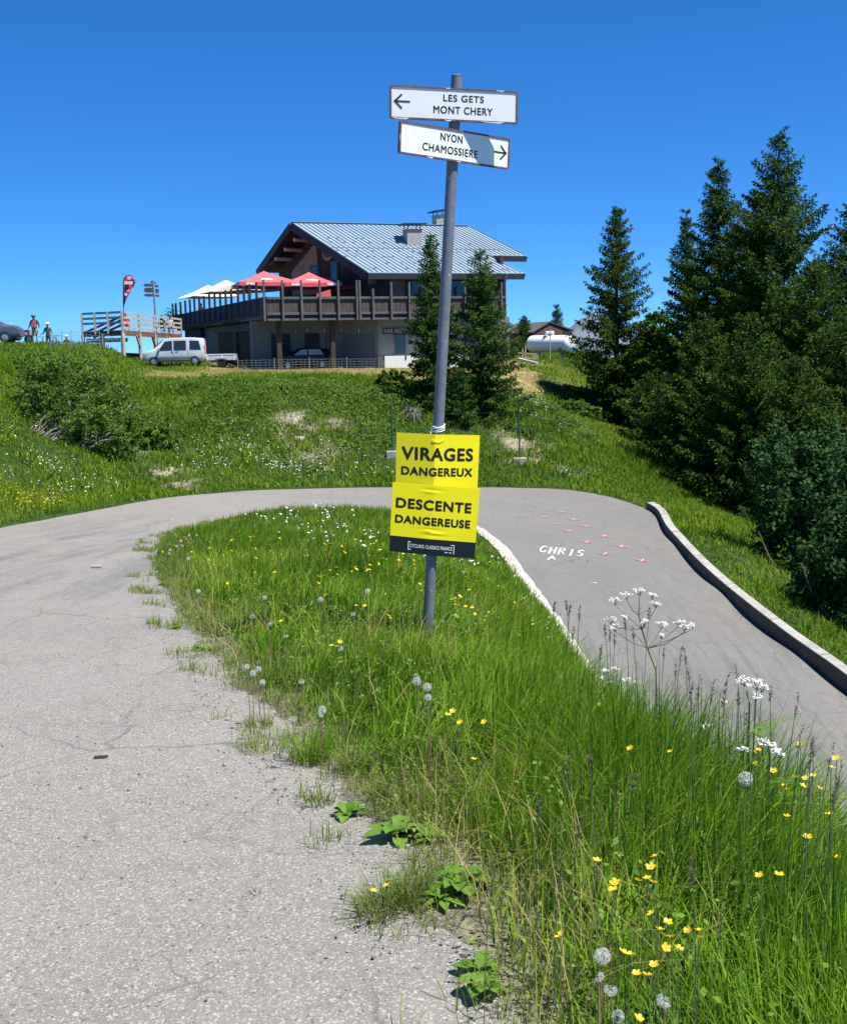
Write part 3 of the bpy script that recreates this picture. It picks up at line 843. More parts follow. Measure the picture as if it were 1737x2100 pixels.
# concrete wall on the outside of the lower branch
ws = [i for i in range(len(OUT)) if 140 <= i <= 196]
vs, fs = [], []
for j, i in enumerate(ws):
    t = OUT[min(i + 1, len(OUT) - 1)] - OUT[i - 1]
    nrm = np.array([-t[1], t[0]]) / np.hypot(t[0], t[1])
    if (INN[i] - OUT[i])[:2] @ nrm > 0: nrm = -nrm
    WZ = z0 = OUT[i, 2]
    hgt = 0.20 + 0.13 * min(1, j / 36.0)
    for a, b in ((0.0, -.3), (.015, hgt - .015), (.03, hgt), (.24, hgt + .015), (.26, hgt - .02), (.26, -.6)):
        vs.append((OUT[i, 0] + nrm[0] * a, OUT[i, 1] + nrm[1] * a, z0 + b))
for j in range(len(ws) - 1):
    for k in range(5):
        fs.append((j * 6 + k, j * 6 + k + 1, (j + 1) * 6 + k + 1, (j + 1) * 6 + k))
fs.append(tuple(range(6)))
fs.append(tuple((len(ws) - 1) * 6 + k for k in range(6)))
mb = MB().add(vs, fs)
nf_ = len(mb.f)
for j in range(5, len(ws) - 1, 6):          # joints between the cast lengths
    ring = [Vector(vs[j * 6 + k]) for k in range(6)]
    ring2 = [Vector(vs[(j + 1) * 6 + k]) for k in range(6)]
    dj = (ring2[1] - ring[1]).normalized() * .022
    c_ = sum(ring, Vector()) / 6
    up_ = [p + (p - c_).normalized() * .003 for p in ring]
    for k in range(4):
        mb.add([up_[k], up_[k + 1], up_[k + 1] + dj, up_[k] + dj], [(0, 1, 2, 3)])
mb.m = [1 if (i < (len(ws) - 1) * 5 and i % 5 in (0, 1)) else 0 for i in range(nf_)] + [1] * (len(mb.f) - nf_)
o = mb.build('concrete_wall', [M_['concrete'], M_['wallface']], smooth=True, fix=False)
tag(o, 'low curved concrete wall along the outer edge of the lower road', 'wall')

# mountain far beyond, seen between the hut and the first spruce
mx_ = np.linspace(-1, 1, 61)
my_ = np.linspace(0, 1, 31)
MX, MY = np.meshgrid(mx_, my_)
pk = PD(1205, 636, 4200)
base = PD(1205, 760, 4200).z
prof_ = np.exp(-(np.abs(MX) / .42) ** 1.6)
H_ = prof_ * (1 - np.abs(MY - .45) / .55) ** .9
Hn = H_ * (pk.z - base) * (1 + .05 * wob(MX * 6, MY * 6, 2)) + (pk.z - base) * .05 * wob(MX * 9, MY * 9, 3) * H_ ** .5
VX = pk.x + MX * 420 + 60 * MY
VY = pk.y + (MY - .45) * 900
VZ = base - 60 + Hn + 60 * np.clip(H_ * 3, 0, 1)
idx = np.arange(MX.size).reshape(MX.shape)
quads = np.stack([idx[:-1, :-1], idx[:-1, 1:], idx[1:, 1:], idx[1:, :-1]], -1).reshape(-1, 4)
o = mesh_np('mountain', np.stack([VX, VY, VZ], -1).reshape(-1, 3), quads, M_['mountain'], smooth=True)
tag(o, 'hazy grey limestone mountain far behind the hut and gas tank', 'mountain', kind='structure')

# ------------------------------------------------------------------ signpost with its two direction signs
PB = PZ(876, 1310, -.35)
PT = PD(937, 155, PB.y)
PAX = (PT - PB).normalized()
PR = 0.037

def facing(yaw):
    n = Vector((math.sin(yaw), -math.cos(yaw), 0))
    return (n - PAX * n.dot(PAX)).normalized()

def plane_hit(px, py, o, n):
    r = ray(px, py)
    return EYE + r * ((o - EYE).dot(n) / r.dot(n))

def board_frame(corners, yaw, off):
    """rectangle on the post: origin at its upper left, axes, size"""
    n = facing(yaw)
    o = PB + n * (PR + off)
    tl, tr, br, bl = [plane_hit(x, y, o, n) for x, y in corners]
    e1 = ((tr - tl) + (br - bl)).normalized()
    e2 = n.cross(e1) * -1
    if e2.z > 0: e2 = -e2
    c = (tl + tr + br + bl) / 4
    w = ((tr - tl).length + (br - bl).length) / 2
    h = ((bl - tl).length + (br - tr).length) / 2
    return c - e1 * (w / 2) - e2 * (h / 2), e1, e2, n, w, h

z5 = lambda x, y: (747.6 + .2066 * x, 134.6 + .2066 * y)
post = empty('signpost', PB - PAX * .4, label='leaning grey steel post carrying two white direction signs in the grass', cat='signpost')
PM = Matrix.Translation(-(PB - PAX * .4))
mb = MB()
mb.tube([PB - PAX * .4, PT - PAX * .004, PT], [PR, PR, PR - .004], 28, 0, PM)
for k in range(26):      # rust pits and chips standing a hair proud of the zinc
    t = random.uniform(.3, 3.6)
    a = random.uniform(-2.6, -.5)
    u = Vector((1, 0, 0)) - PAX * PAX.x
    u.normalize()
    w = PAX.cross(u)
    q = PB + PAX * t + (u * math.cos(a) + w * math.sin(a)) * (PR + .0006)
    rr = random.uniform(.002, .005)
    s_ = (u * -math.sin(a) + w * math.cos(a))
    mb.add([q - s_ * rr * .5 - PAX * rr * 1.6, q + s_ * rr * .5 - PAX * rr, q + s_ * rr * .6 + PAX * rr * 1.4, q - s_ * rr * .4 + PAX * rr], [(0, 1, 2, 3)], random.choice((1, 1, 2)), PM)
o = mb.build('pole', [M_['galv'], M_['white'], M_['ridge']], post, smooth=True, fix=False)
mb = MB()
mb.tube([PT, PT + PAX * .008], [PR + .001, PR - .012], 28, 0, PM)
mb.build('pole_cap', M_['galv'], post, smooth=True)

def rrect(w, h, r, n=5):
    pts = []
    for cx, cy, a0 in ((w - r, r, -90), (w - r, h - r, 0), (r, h - r, 90), (r, r, 180)):
        for k in range(n + 1):
            a = math.radians(a0 + 90 * k / n)
            pts.append((cx + r * math.cos(a), cy + r * math.sin(a)))
    return pts

def direction_sign(corners, yaw, texts, arrow, chips):
    o0, e1, e2, n, w, h = board_frame(corners, yaw, .012)
    def fn(a, b, lift=0.0):              # a, b in 0..1 from the upper left
        return o0 + e1 * (a * w) + e2 * (b * h) + n * lift
    mb = MB()
    # plate: folded rim all round, back sheet, white face inset in the rim
    outer = [o0 + e1 * x + e2 * y for x, y in rrect(w, h, .012)]
    rim = .0115
    innr = [o0 + e1 * (x + rim) + e2 * (y + rim) for x, y in rrect(w - 2 * rim, h - 2 * rim, .006)]
    k = len(outer)
    vs = [p + n * .0 for p in outer] + [p + n * .008 for p in outer] + [p + n * .008 for p in innr] + [p + n * .0035 for p in innr] + [p - n * .012 for p in outer]
    fs, mi = [], []
    for i in range(k):
        j = (i + 1) % k
        for a, b in ((4, 0), (0, 1), (1, 2), (2, 3)):
            fs.append((a * k + i, a * k + j, b * k + j, b * k + i))
    fs.append(tuple(4 * k + i for i in range(k)))
    mb.add(vs, fs, 0, PM)
    sign = mb.build('direction_sign', [M_['signrim']], post)
    mb = MB()
    ins = [o0 + e1 * (x + rim - .001) + e2 * (y + rim - .001) + n * .0035 for x, y in rrect(w - 2 * rim + .002, h - 2 * rim + .002, .006)]
    mb.add(ins, [tuple(range(k))], 0, PM)
    mb.build('sign_face', M_['signwhite'], sign)
    for s, a0, b0, a1, b1 in texts:
        mb = MB()
        put_text.asp = h / w
        put_text(mb, s, a0, b1, a1, b0, lambda a, b, l: PM @ fn(a, b, .0042 + l), .03)
        mb.build('lettering', M_['black'], sign, fix=False)
    mb = MB()
    (ax, ay, bx, hh) = arrow
    st = .0042
    tip = fn(ax, ay, .0052)
    mb.bar(fn(bx, ay, .0052), tip, st * 2.2, .0006, 0, PM, up=n)
    sg = 1 if bx > ax else -1
    for s in (-1, 1):
        q = fn(ax + sg * hh * h / w * 1.05, ay + s * hh, .0056)
        mb.bar(q, tip + (tip - q).normalized() * .006, st * 2.4, .0006, 0, PM, up=n)
    mb.build('arrow', M_['black'], sign)
    for a, b, l, t in chips:             # paint flaked off the rim
        mb = MB()
        p = fn(a, b, .0086)
        pts = [p, p + e1 * l * .4 + e2 * t * .3, p + e1 * l + e2 * 0, p + e1 * l * .8 + e2 * t, p + e1 * l * .2 + e2 * t * .7]
        mb.add(pts, [(0, 1, 2, 3, 4)], 0, PM)
        mb.build('bare_patch', M_['white'], sign, fix=False)
    mb = MB()                            # clamp behind the plate
    ctr = o0 + e2 * (h / 2)
    foot = PB + PAX * (ctr - PB).dot(PAX)
    mb.tube([foot - PAX * .02, foot + PAX * .02], [PR + .004] * 2, 24, 0, PM)
    mb.build('clamp', M_['signback'], sign, smooth=True)
    return sign

direction_sign([z5(260, 188), z5(1530, 250), z5(1510, 580), z5(240, 515)], math.radians(12.2),
               [('LES GETS', .411, .205, .730, .415), ('MONT CHERY', .335, .555, .800, .785)], (.038, .475, .155, .21),
               [(.01, .955, .12, .012), (.7, .962, .17, .010), (.42, .957, .05, .012), (.82, .004, .06, .008), (.42, .003, .04, .008)])
s2_ = direction_sign([z5(350, 535), z5(1440, 720), z5(1428, 1030), z5(338, 865)], math.radians(34.6),
               [('NYON', .355, .17, .555, .415), ('CHAMOSSIERE', .20, .555, .700, .80)], (.965, .49, .855, .215),
               [(.24, .965, .05, .01), (.0, .4, .006, .05), (.5, .965, .04, .008)])

# ------------------------------------------------------------------ two yellow warning boards tied to the post
z6 = lambda x, y: (762.56 + .15494 * x, 852.3 + .15499 * y)

def warning_board(label, corners, crease, yaw, bend, off, band, texts, creases):
    n = facing(yaw)
    o = PB + n * (PR + off)
    tl, tr, br, bl = [plane_hit(*c, o, n) for c in corners]
    root = empty('warning_board', bl, label=label, cat='sign', group='yellow warning boards tied to the post')
    R = Matrix.Translation(-bl)
    ta = math.tan(bend)
    wid = (tr - tl).length
    hei = (bl - tl).length
    def fn(a, b, lift=0.0):              # a 0..1 left to right, b 0..1 downwards
        p = (tl * (1 - a) + tr * a) * (1 - b) + (bl * (1 - a) + br * a) * b
        cr = crease[0] * (1 - b) + crease[1] * b
        dep = abs(a - cr) * wid * ta
        q = .005 * sum(k * math.exp(-((a - ca) / cw) ** 2 - ((b - cb) / .022) ** 2) for ca, cb, cw, k in creases)
        return p - n * (dep - lift - q)
    NA, NB = 60, 48
    av = sorted(set([i / NA for i in range(NA + 1)] + [crease[0]]))
    def sheet(b0, b1, nb):
        vs, fs = [], []
        for j in range(nb + 1):
            b = b0 + (b1 - b0) * j / nb
            for a in av:
                vs.append(fn(a + (crease[1] - crease[0]) * b * max(0, 1 - abs(a - crease[0]) * 3), b))
        m = len(av)
        for j in range(nb):
            for i in range(m - 1):
                fs.append((j * m + i, (j + 1) * m + i, (j + 1) * m + i + 1, j * m + i + 1))
        k = len(vs)
        vs += [v - n * .005 for v in vs]
        fs2 = [tuple(i + k for i in reversed(f)) for f in fs]
        rimv = [i for i in range(m)] + [j * m + m - 1 for j in range(1, nb + 1)] + [nb * m + i for i in range(m - 2, -1, -1)] + [j * m for j in range(nb - 1, 0, -1)]
        rf = []
        for i in range(len(rimv)):
            a, b = rimv[i], rimv[(i + 1) % len(rimv)]
            rf.append((a, b, b + k, a + k))
        return vs, fs + fs2 + rf
    vs, fs = sheet(0, band, NB)
    MB().add(vs, fs, 0, R).build('yellow_panel', M_['yellow'], root, smooth=False, fix=False)
    if band < 1:
        vs, fs = sheet(band, 1, 10)
        pn = MB().add(vs, fs, 0, R).build('black_band', M_['navy'], root, fix=False)
    for s, a0, b0, a1, b1, bold in texts:
        if s != 'CYCLING CLASSICS FRANCE':
            mb = MB()
            put_text.asp = hei / wid
            put_text(mb, s, a0, b1, a1, b0, lambda a, b, l: R @ fn(a, b, .0008 + l), bold, cut=64)
            mb.build('lettering', M_['brownblack'], root, fix=False)
    if band < 1:
        mb = MB()
        for s, a0, b0, a1, b1, bold in texts:
            if s == 'CYCLING CLASSICS FRANCE':
                put_text(mb, s, a0, b1, a1, b0, lambda a, b, l: R @ fn(a, b, .0008 + l), bold, cut=48)
        mb.build('lettering', M_['white'], pn, fix=False)
        mb = MB()
        def strip(a0, b0, a1, b1):
            mb.add([R @ fn(a, b, .0017) for a, b in ((a0, b0), (a1, b0), (a1, b1), (a0, b1))], [(0, 1, 2, 3)])
        L0, L1, T0, B0 = .207, .749, .829, .948
        strip(L0, T0, L1, T0 + .011); strip(L0, T0, L0 + .009, B0); strip(L0, B0 - .011, L1 - .075, B0); strip(L1 - .009, T0, L1, B0 + .012)
        strip(L1 - .062, B0 - .008, L1 - .03, B0 - .001); strip(L1 - .052, B0 - .012, L1 - .04, B0 + .004)
        mb.build('frame_line', M_['white'], pn, fix=False)
    return root, fn, R

yc = [z6(345, 232), z6(1465, 272), z6(1432, 985), z6(333, 945)]
wb1, fn1, R1_ = warning_board('yellow folded board reading VIRAGES DANGEREUX, the upper of the two on the post', yc, (.438, .438), math.radians(9), math.radians(15), .012, 1.0,
              [('VIRAGES', .060, .245, .925, .495, .05), ('DANGEREUX', .060, .617, .925, .78, .055)], [])
lc = [z6(283, 883), z6(1443, 972), z6(1370, 1905), z6(238, 1800)]
wb2, fn2, R2_ = warning_board('yellow board with black foot strip reading DESCENTE DANGEREUSE, tied lowest on the post', lc, (.47, .43), math.radians(11), math.radians(4.5), .03, .769,
              [('DESCENTE', .046, .212, .918, .362, .055), ('DANGEREUSE', .046, .458, .918, .578, .06), ('CYCLING CLASSICS FRANCE', .229, .860, .725, .912, .022)],
              [(.45, .075, .10, -.5), (.42, .093, .10, .5), (.42, .655, .05, .55), (.53, .69, .10, .45), (.45, .64, .12, -.4), (.5, .71, .14, -.3)])
# wire tie through the upper board
mb = MB()
p0 = R1_ @ fn1(.42, .085, .004)
mb.tube([R1_ @ fn1(.405 + .15 * t, .09 + .05 * math.sin(t * math.pi), .004) for t in [i / 8 for i in range(9)]], .0016, 6)
mb.build('wire_tie', M_['yellow'], wb1, smooth=True)
# white cord wound round the post
mb = MB()
pc = PB + PAX * ((PD(898, 877, PB.y) - PB).dot(PAX))
u = (Vector((1, 0, 0)) - PAX * PAX.x).normalized()
w_ = PAX.cross(u)
pts = []
for i in range(150):
    a = i / 150 * 2 * math.pi * 5
    pts.append(pc + PAX * (.016 * math.sin(a * .37 + .5) + .012 * math.sin(a + i * .01)) + (u * math.cos(a) + w_ * math.sin(a)) * (PR + .0045))
mb.tube(pts, .0042, 6)
kn = pc + u * -.04 - w_ * .012 - PAX * .015
mb.ball(kn, .011, 8)
mb.tube([kn, kn + Vector((-.012, -.01, -.02)), kn + Vector((-.01, -.012, -.045))], .004, 6)
o = mb.build('cord', M_['cord'], smooth='all')
tag(o, 'white cord knotted round the grey post above the yellow boards', 'cord')

# ------------------------------------------------------------------ chalet restaurant
PSI = math.radians(22)
HA = PD(754, 559.4, 84)
HU = Vector((math.cos(PSI), math.sin(PSI), 0))
HV = Vector((-math.sin(PSI), math.cos(PSI), 0))
HO = Vector((HA.x, HA.y, 0))
HM = Matrix(((HU.x, HV.x, 0), (HU.y, HV.y, 0), (0, 0, 1))).to_4x4()      # local u,v,z -> offset from HO
def U_of(px, v, z=3.0, py=None):
    """local u where the column px meets the plane v"""
    r = ray(px, 690 if py is None else py)
    t = (HO + HV * v - EYE).dot(HV) / r.dot(HV)
    return (EYE + r * t - HO).dot(HU)
def V_of(px, u, py=690):
    r = ray(px, py)
    t = (HO + HU * u - EYE).dot(HU) / r.dot(HU)
    return (EYE + r * t - HO).dot(HV)

ch = empty('chalet', HO, label='large wooden chalet restaurant with sheet metal roof and balcony', cat='chalet')
def hb(mb, u0, u1, v0, v1, z0, z1, mi=0):
    mb.box(((u0 + u1) / 2, (v0 + v1) / 2, (z0 + z1) / 2), (u1 - u0, v1 - v0, z1 - z0), mi, HM)
    return mb

# roof: two slopes, ridge at v=7; the right bay of the near slope stops higher up
SK = 4.07 / 7
def near(u, v, d=0): return (u, v, 7.2 + SK * v + d)
R0, R1 = (-3.3, 7.0), (10.8, 7.0)
poly = [near(0, 0), near(12.05, 0), near(10.5, 2.55), near(13.55, 2.55), near(*R1), near(*R0)]
mb = MB()
mb.prism(poly, (0, 0, .06), 0, HM)
F0, F1 = (-4.5, 12.6, 8.25), (12.5, 13.0, 8.2)
mb.prism([near(*R0), near(*R1), F1, F0], (0, 0, .06), 0, HM)
NR = 38
for i in range(NR + 1):
    t = i / NR
    a = (R0[0] + (R1[0] - R0[0]) * t, 6.95)
    b_ = (0 + (13.55 + 1.0) * t, 0.0)
    b_ = (12.05 * t + 0.0, 0.0) if t < 1 else b_
    # run parallel to the verges, stop at the short bay
    eu = 0 + 15.0 * t
    v1 = 0.05
    if eu > 12.0:
        v1 = 2.6
    ue = a[0] + (eu - a[0]) * (1 - v1 / 7)
    p, q = Vector(near(a[0], a[1], .085)), Vector(near(ue, v1, .085))
    mb.bar(HM @ p, HM @ q, .05, .05, 1)
mb.bar(HM @ Vector(near(R0[0], 7.0, .1)), HM @ Vector(near(R1[0], 7.0, .1)), .34, .05, 0)
mb.bar(HM @ Vector(near(-1.55, 3.35, .075)), HM @ Vector(near(12.0, 3.35, .075)), .05, .03, 1)
for i in range(64):                        # snow stops
    t, r_ = random.random(), random.choice((.5, 1.25, 2.1, 2.9, 4.1, 4.7))
    v = r_
    u = (R0[0] * (v / 7)) + (0 * (1 - v / 7)) + t * 11.5
    mb.bar(HM @ Vector(near(u, v, .1)), HM @ Vector(near(u + .2, v, .1)), .04, .04, 1)
roof = mb.build('roof', [M_['roof'], M_['ridge'], M_['fascia']], ch, fix=False)
mb = MB()
def fas(p, q, h=.42, w=.12, drop=.2):
    a, b = HM @ Vector(p), HM @ Vector(q)
    mb.bar(a - Vector((0, 0, drop)), b - Vector((0, 0, drop)), w, h)
fas(near(0, -.04), near(12.05, -.04), .36)
fas(near(-.06, 0), near(R0[0] - .06, 7.0), .52)
fas(near(R0[0] - .06, 7.0), (F0[0] - .06, F0[1], F0[2]), .52)
fas(near(12.1, 0), near(10.55, 2.5), .36)
fas(near(13.6, 2.55), near(R1[0] + .05, 7), .3)
fas(near(10.6, 2.51), near(13.55, 2.51), .36)
mb.prism([near(.1, .1, -.16), near(12.0, .1, -.16), near(10.4, 2.7, -.16), near(13.4, 2.7, -.16), near(R1[0] - .1, 6.9, -.16), near(R0[0] + .1, 6.9, -.16)], (0, 0, .06), 0, HM)
mb.prism([(R0[0] + .1, 7.1, 11.1), (R1[0] - .1, 7.1, 11.1), (F1[0], F1[1], F1[2] - .16), (F0[0] + .1, F0[1], F0[2] - .16)], (0, 0, .05), 0, HM)
mb.build('fascia', M_['fascia'], ch)

def chimney(cu, cv, w, d, z0, z1, cap_w, tilt):
    mb = MB()
    hb(mb, cu - w / 2, cu + w / 2, cv - d / 2, cv + d / 2, z0, z1)
    hb(mb, cu - w / 2 - .04, cu + w / 2 + .04, cv - d / 2 - .04, cv + d / 2 + .04, z1, z1 + .08)
    c = mb.build('chimney', M_['concrete'], ch)
    mb = MB()
    for a in (-1, 1):
        for b in (-1, 1):
            mb.bar(HM @ Vector((cu + a * w * .42, cv + b * d * .4, z1 + .08)), HM @ Vector((cu + a * w * .42, cv + b * d * .4, z1 + .4)), .07, .07)
    zt = z1 + .4
    mb.prism([(cu - cap_w / 2, cv - d * .75, zt - tilt), (cu + cap_w / 2, cv - d * .75, zt + tilt), (cu + cap_w / 2, cv + d * .75, zt + tilt), (cu - cap_w / 2, cv + d * .75, zt - tilt)], (0, 0, .09), 0, HM)
    mb.build('chimney_cap', M_['fascia'], c)
cu1 = U_of(846, 4.3, py=500)
chimney(cu1, 4.3, 1.15, .9, 9.3, 10.6, 1.85, .02)
cu2 = U_of(902, 7.6, py=460)
chimney(cu2, 7.6, .9, .9, 10.7, 12.05, 1.5, .12)

# gable wall under the skewed left verge
GA, GB = Vector((1.3, .9)), Vector((-3.0, 12.0))
def gp(t, z, o=0.0):                       # t along the gable from near to far, z height, o outwards
    d = (GB - GA)
    n_ = Vector((-d.y, d.x)).normalized()
    q = GA + d * t + n_ * o
    return (q.x, q.y, z)
def rz(t):                                 # underside of the roof above the gable
    v = GA.y + (GB.y - GA.y) * t
    return 7.0 + SK * v if v < 7 else 11.05 - (v - 7) * .55
apex_t = (7 - GA.y) / (GB.y - GA.y)
mb = MB()
mb.prism([gp(0, 4.3), gp(1, 4.3), gp(1, rz(1)), gp(apex_t, rz(apex_t)), gp(0, rz(0))], Vector((.25, .08, 0)), 0, HM)
mb.build('gable_wall', M_['wood'], ch)
mb = MB()
mb.prism([gp(.585, 6.2, .03), gp(.86, 6.2, .03), gp(.86, 8.0, .03), gp(.6, 10.0, .03)], Vector((.02, 0, 0)), 0, HM)
mb.build('plaster_panel', M_['gableplaster'], ch)
for i, t in enumerate((.05, .12, .19, .26, .34)):   # log ends stepping up under the verge
    z1 = rz(t) - .25
    mb = MB()
    for k in range(2):
        a, b = gp(t, z1 - .35 - k * .46, .0), gp(t, z1 - .35 - k * .46, .75 - k * .2)
        mb.bar(HM @ Vector(a), HM @ Vector(b), .42, .46)
    mb.build('log_end', M_['redwood'], ch)
for t in (.45, .56, .66, .76, .86):
    z1 = rz(t) - .22
    mb = MB()
    mb.tube([HM @ Vector(gp(t, z1, -.1)), HM @ Vector(gp(t, z1, 1.5))], .14, 8)
    mb.build('purlin', M_['deckwood'], ch, smooth=True)
def gwin(t0, t1, z0, z1, frame, pane_m):
    mb = MB()
    mb.prism([gp(t0, z0, .05), gp(t1, z0, .05), gp(t1, z1, .05), gp(t0, z1, .05)], HM.to_3x3().inverted() @ Vector((-.05, -.02, 0)), 0, HM)
    f = mb.build('window', frame, ch)
    mb = MB()
    e = .15 * (t1 - t0)
    mb.prism([gp(t0 + e, z0 + .12, .12), gp(t1 - e, z0 + .12, .12), gp(t1 - e, z1 - .12, .12), gp(t0 + e, z1 - .12, .12)], (-.02, 0, 0), 0, HM)
    mb.build('pane', pane_m, f)
gwin(.38, .46, 6.6, 8.5, M_['wood2'], M_['glass'])
gwin(.28, .355, 6.4, 8.8, M_['wood2'], M_['wood'])
gwin(.57, .66, 6.9, 8.3, M_['wood2'], M_['glass'])
# carved round plaque under the apex
mb = MB()
pts = [gp(.475 + .055 * math.cos(a), 9.35 + .85 * math.sin(a), .1) for a in [2 * math.pi * k / 20 for k in range(20)]]
mb.prism(pts, (-.06, 0, 0), 0, HM)
plq = mb.build('plaque', M_['beigecloth'], ch)
mb = MB()
pts = [gp(.475 + .04 * math.cos(a), 9.3 + .55 * math.sin(a), .2) for a in [2 * math.pi * k / 14 for k in range(14)]]
mb.prism(pts, (-.05, 0, 0), 0, HM)
mb.prism([gp(.46, 8.9, .27), gp(.49, 9.0, .27), gp(.485, 9.6, .27), gp(.462, 9.5, .27)], (-.04, 0, 0), 1, HM)
mb.build('plaque_carving', [M_['wood2'], M_['redwood']], plq)
# satellite dish
ds_ = PD(553.7, 530.7, 93) - HO
dm = Matrix.Translation(ds_) @ Vector((-.45, -.8, .25)).to_track_quat('Z', 'Y').to_matrix().to_4x4()
mb = MB()
mb.lathe([(0, -.08), (.2, -.065), (.36, -.03), (.46, .02), (.465, .0), (.36, -.05), (.2, -.085), (0, -.1)], 24, 0, dm)
dish = mb.build('satellite_dish', M_['bumper'], ch, smooth=True)
mb = MB()
mb.tube([dm @ Vector((0, -.45, 0)), dm @ Vector((0, -.12, .45))], .015, 6)
mb.box((0, -.12, .46), (.07, .07, .12), 0, dm)
mb.tube([dm @ Vector((0, 0, -.1)), dm @ Vector((.1, .2, -.6))], .025, 6)
mb.build('dish_arm', M_['fascia'], dish)

# upper storey front, under the eave
mb = MB()
hb(mb, 1.3, 11.0, .95, 1.2, 4.3, 7.5)
hb(mb, 10.75, 11.0, 1.2, 12, 4.3, 8.6)
mb.build('upper_wall', M_['wood'], ch)
for a, b, pm in ((2.0, 3.0, 'redwood'), (3.6, 4.9, 'glass'), (6.6, 7.8, 'glass'), (9.0, 9.9, 'glass')):
    f = hb(MB(), a - .12, b + .12, .88, .96, 4.6, 6.9).build('window', M_['wood2'], ch)
    hb(MB(), a, b, .84, .885, 4.7, 6.8).build('pane', M_[pm], f)

# terrace slab
BC = (-7.62, -1.5)                          # balcony corner
c1 = PD(357, 648, 103) - HO
BE = (c1.dot(HU), c1.dot(HV))
BZ1 = c1.z                                   # height of the side rail at its far end
mb = MB()
mb.prism([(BC[0] + .15, BC[1] + .1, 4.12), (9.75, -1.35, 4.12), (9.75, 1.0, 4.12), (1.2, 1.0, 4.12), (-3.2, 12.2, 4.12), (BE[0] + 8, BE[1], 4.0), (BE[0] + .2, BE[1], 4.0)], (0, 0, .24), 0, HM)
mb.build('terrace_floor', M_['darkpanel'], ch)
mb = MB()
hb(mb, BC[0], 9.75, -1.5, -1.45, 4.40, 5.39)
mb.m = [0] * len(mb.f)
for i in range(62):
    u = BC[0] + .14 + i * .28
    if u > 9.7: break
    hb(mb, u - .012, u + .012, -1.506, -1.4995, 4.41, 5.38, 1)
mb.build('balcony_panel', [M_['panel'], M_['fascia']], ch)
mb = MB()
hb(mb, BC[0], 9.75, -1.60, -1.42, 5.38, 5.54)
hb(mb, BC[0], 9.75, -1.56, -1.44, 4.36, 4.52)
hb(mb, BC[0], 9.75, -1.54, -1.46, 3.98, 4.12)
hb(mb, 9.7, 9.8, -1.5, 1.0, 5.38, 5.5)
mb.build('balcony_rail', M_['wood2'], ch)
for px in (542.5, 580.8, 619.3, 657.2, 694.8, 732.6, 765.7, 803.2, 840, 878, 916, 954, 992, 1029):
    u = U_of(px, -1.62, py=640)
    top = 6.62 if px < 740 else (6.05 if px > 760 and px < 770 else 6.5)
    mb = hb(MB(), u - .065, u + .065, -1.70, -1.57, 3.95, top)
    if 725 < px < 740: hb(mb, u + .14, u + .27, -1.72, -1.57, 3.95, top)
    mb.build('balcony_post', M_['wood2'], ch)
# carriage of posts at the right end, up to the eave
mb = MB()
hb(mb, 9.7, 9.86, -1.5, -1.34, 4.1, 7.0)
mb.bar(HM @ Vector((9.78, -1.42, 6.4)), HM @ Vector((10.6, -.3, 7.15)), .1, .1)
mb.build('corner_post', M_['fascia'], ch)

# side of the terrace, running back and left
def sp3(t, z, o=0.0):
    q = Vector(BC).lerp(Vector(BE), t)
    d = (Vector(BE) - Vector(BC)).normalized()
    return (q.x - d.y * o, q.y + d.x * o, z)
mb = MB()
def side(z0a, z1a, z0b, z1b, o, w, mi=0):
    mb.prism([sp3(0, z0a, o), sp3(1, z0b, o), sp3(1, z1b, o), sp3(0, z1a, o)], Vector(sp3(0, 0, o + w)) - Vector(sp3(0, 0, o)), mi, HM)
side(4.30, 5.48, 4.2, BZ1 - .05, 0, .07)
sp_panel = mb.build('balcony_panel', M_['darkpanel'], ch)
mb = MB()
side(5.48, 5.56, BZ1 - .03, BZ1 + .05, -.05, .17)
mb.build('balcony_rail', M_['darkpanel'], ch)
for i in range(34):
    t = (i + .5) / 34
    mb = MB().bar(HM @ Vector(sp3(t, 4.26, -.3)), HM @ Vector(sp3(t, 4.26, .3)), .14, .2)
    mb.build('joist_end', M_['wood2'], ch)
xs = [830, 773, 722, 672, 615, 567, 520, 473, 428, 383, 342, 300, 262, 223, 182, 142, 105]
for x in xs:
    px = 328.9 + .241 * x
    # solve t where the side line projects to px
    lo, hi = 0.0, 1.0
    for _ in range(30):
        m = (lo + hi) / 2
        q = HO + HM.to_3x3() @ Vector(sp3(m, 5.5))
        qq = CAMM.transposed() @ (q - EYE)
        X = CX + F * qq.x / -qq.z
        if X > px: lo = m
        else: hi = m
    mb = MB()
    mb.bar(HM @ Vector(sp3(m, 4.2, .08)), HM @ Vector(sp3(m, 6.62 - .35 * m, .08)), .17, .15)
    mb.build('balcony_post', M_['darkpanel' if m > .02 else 'wood2'], ch)

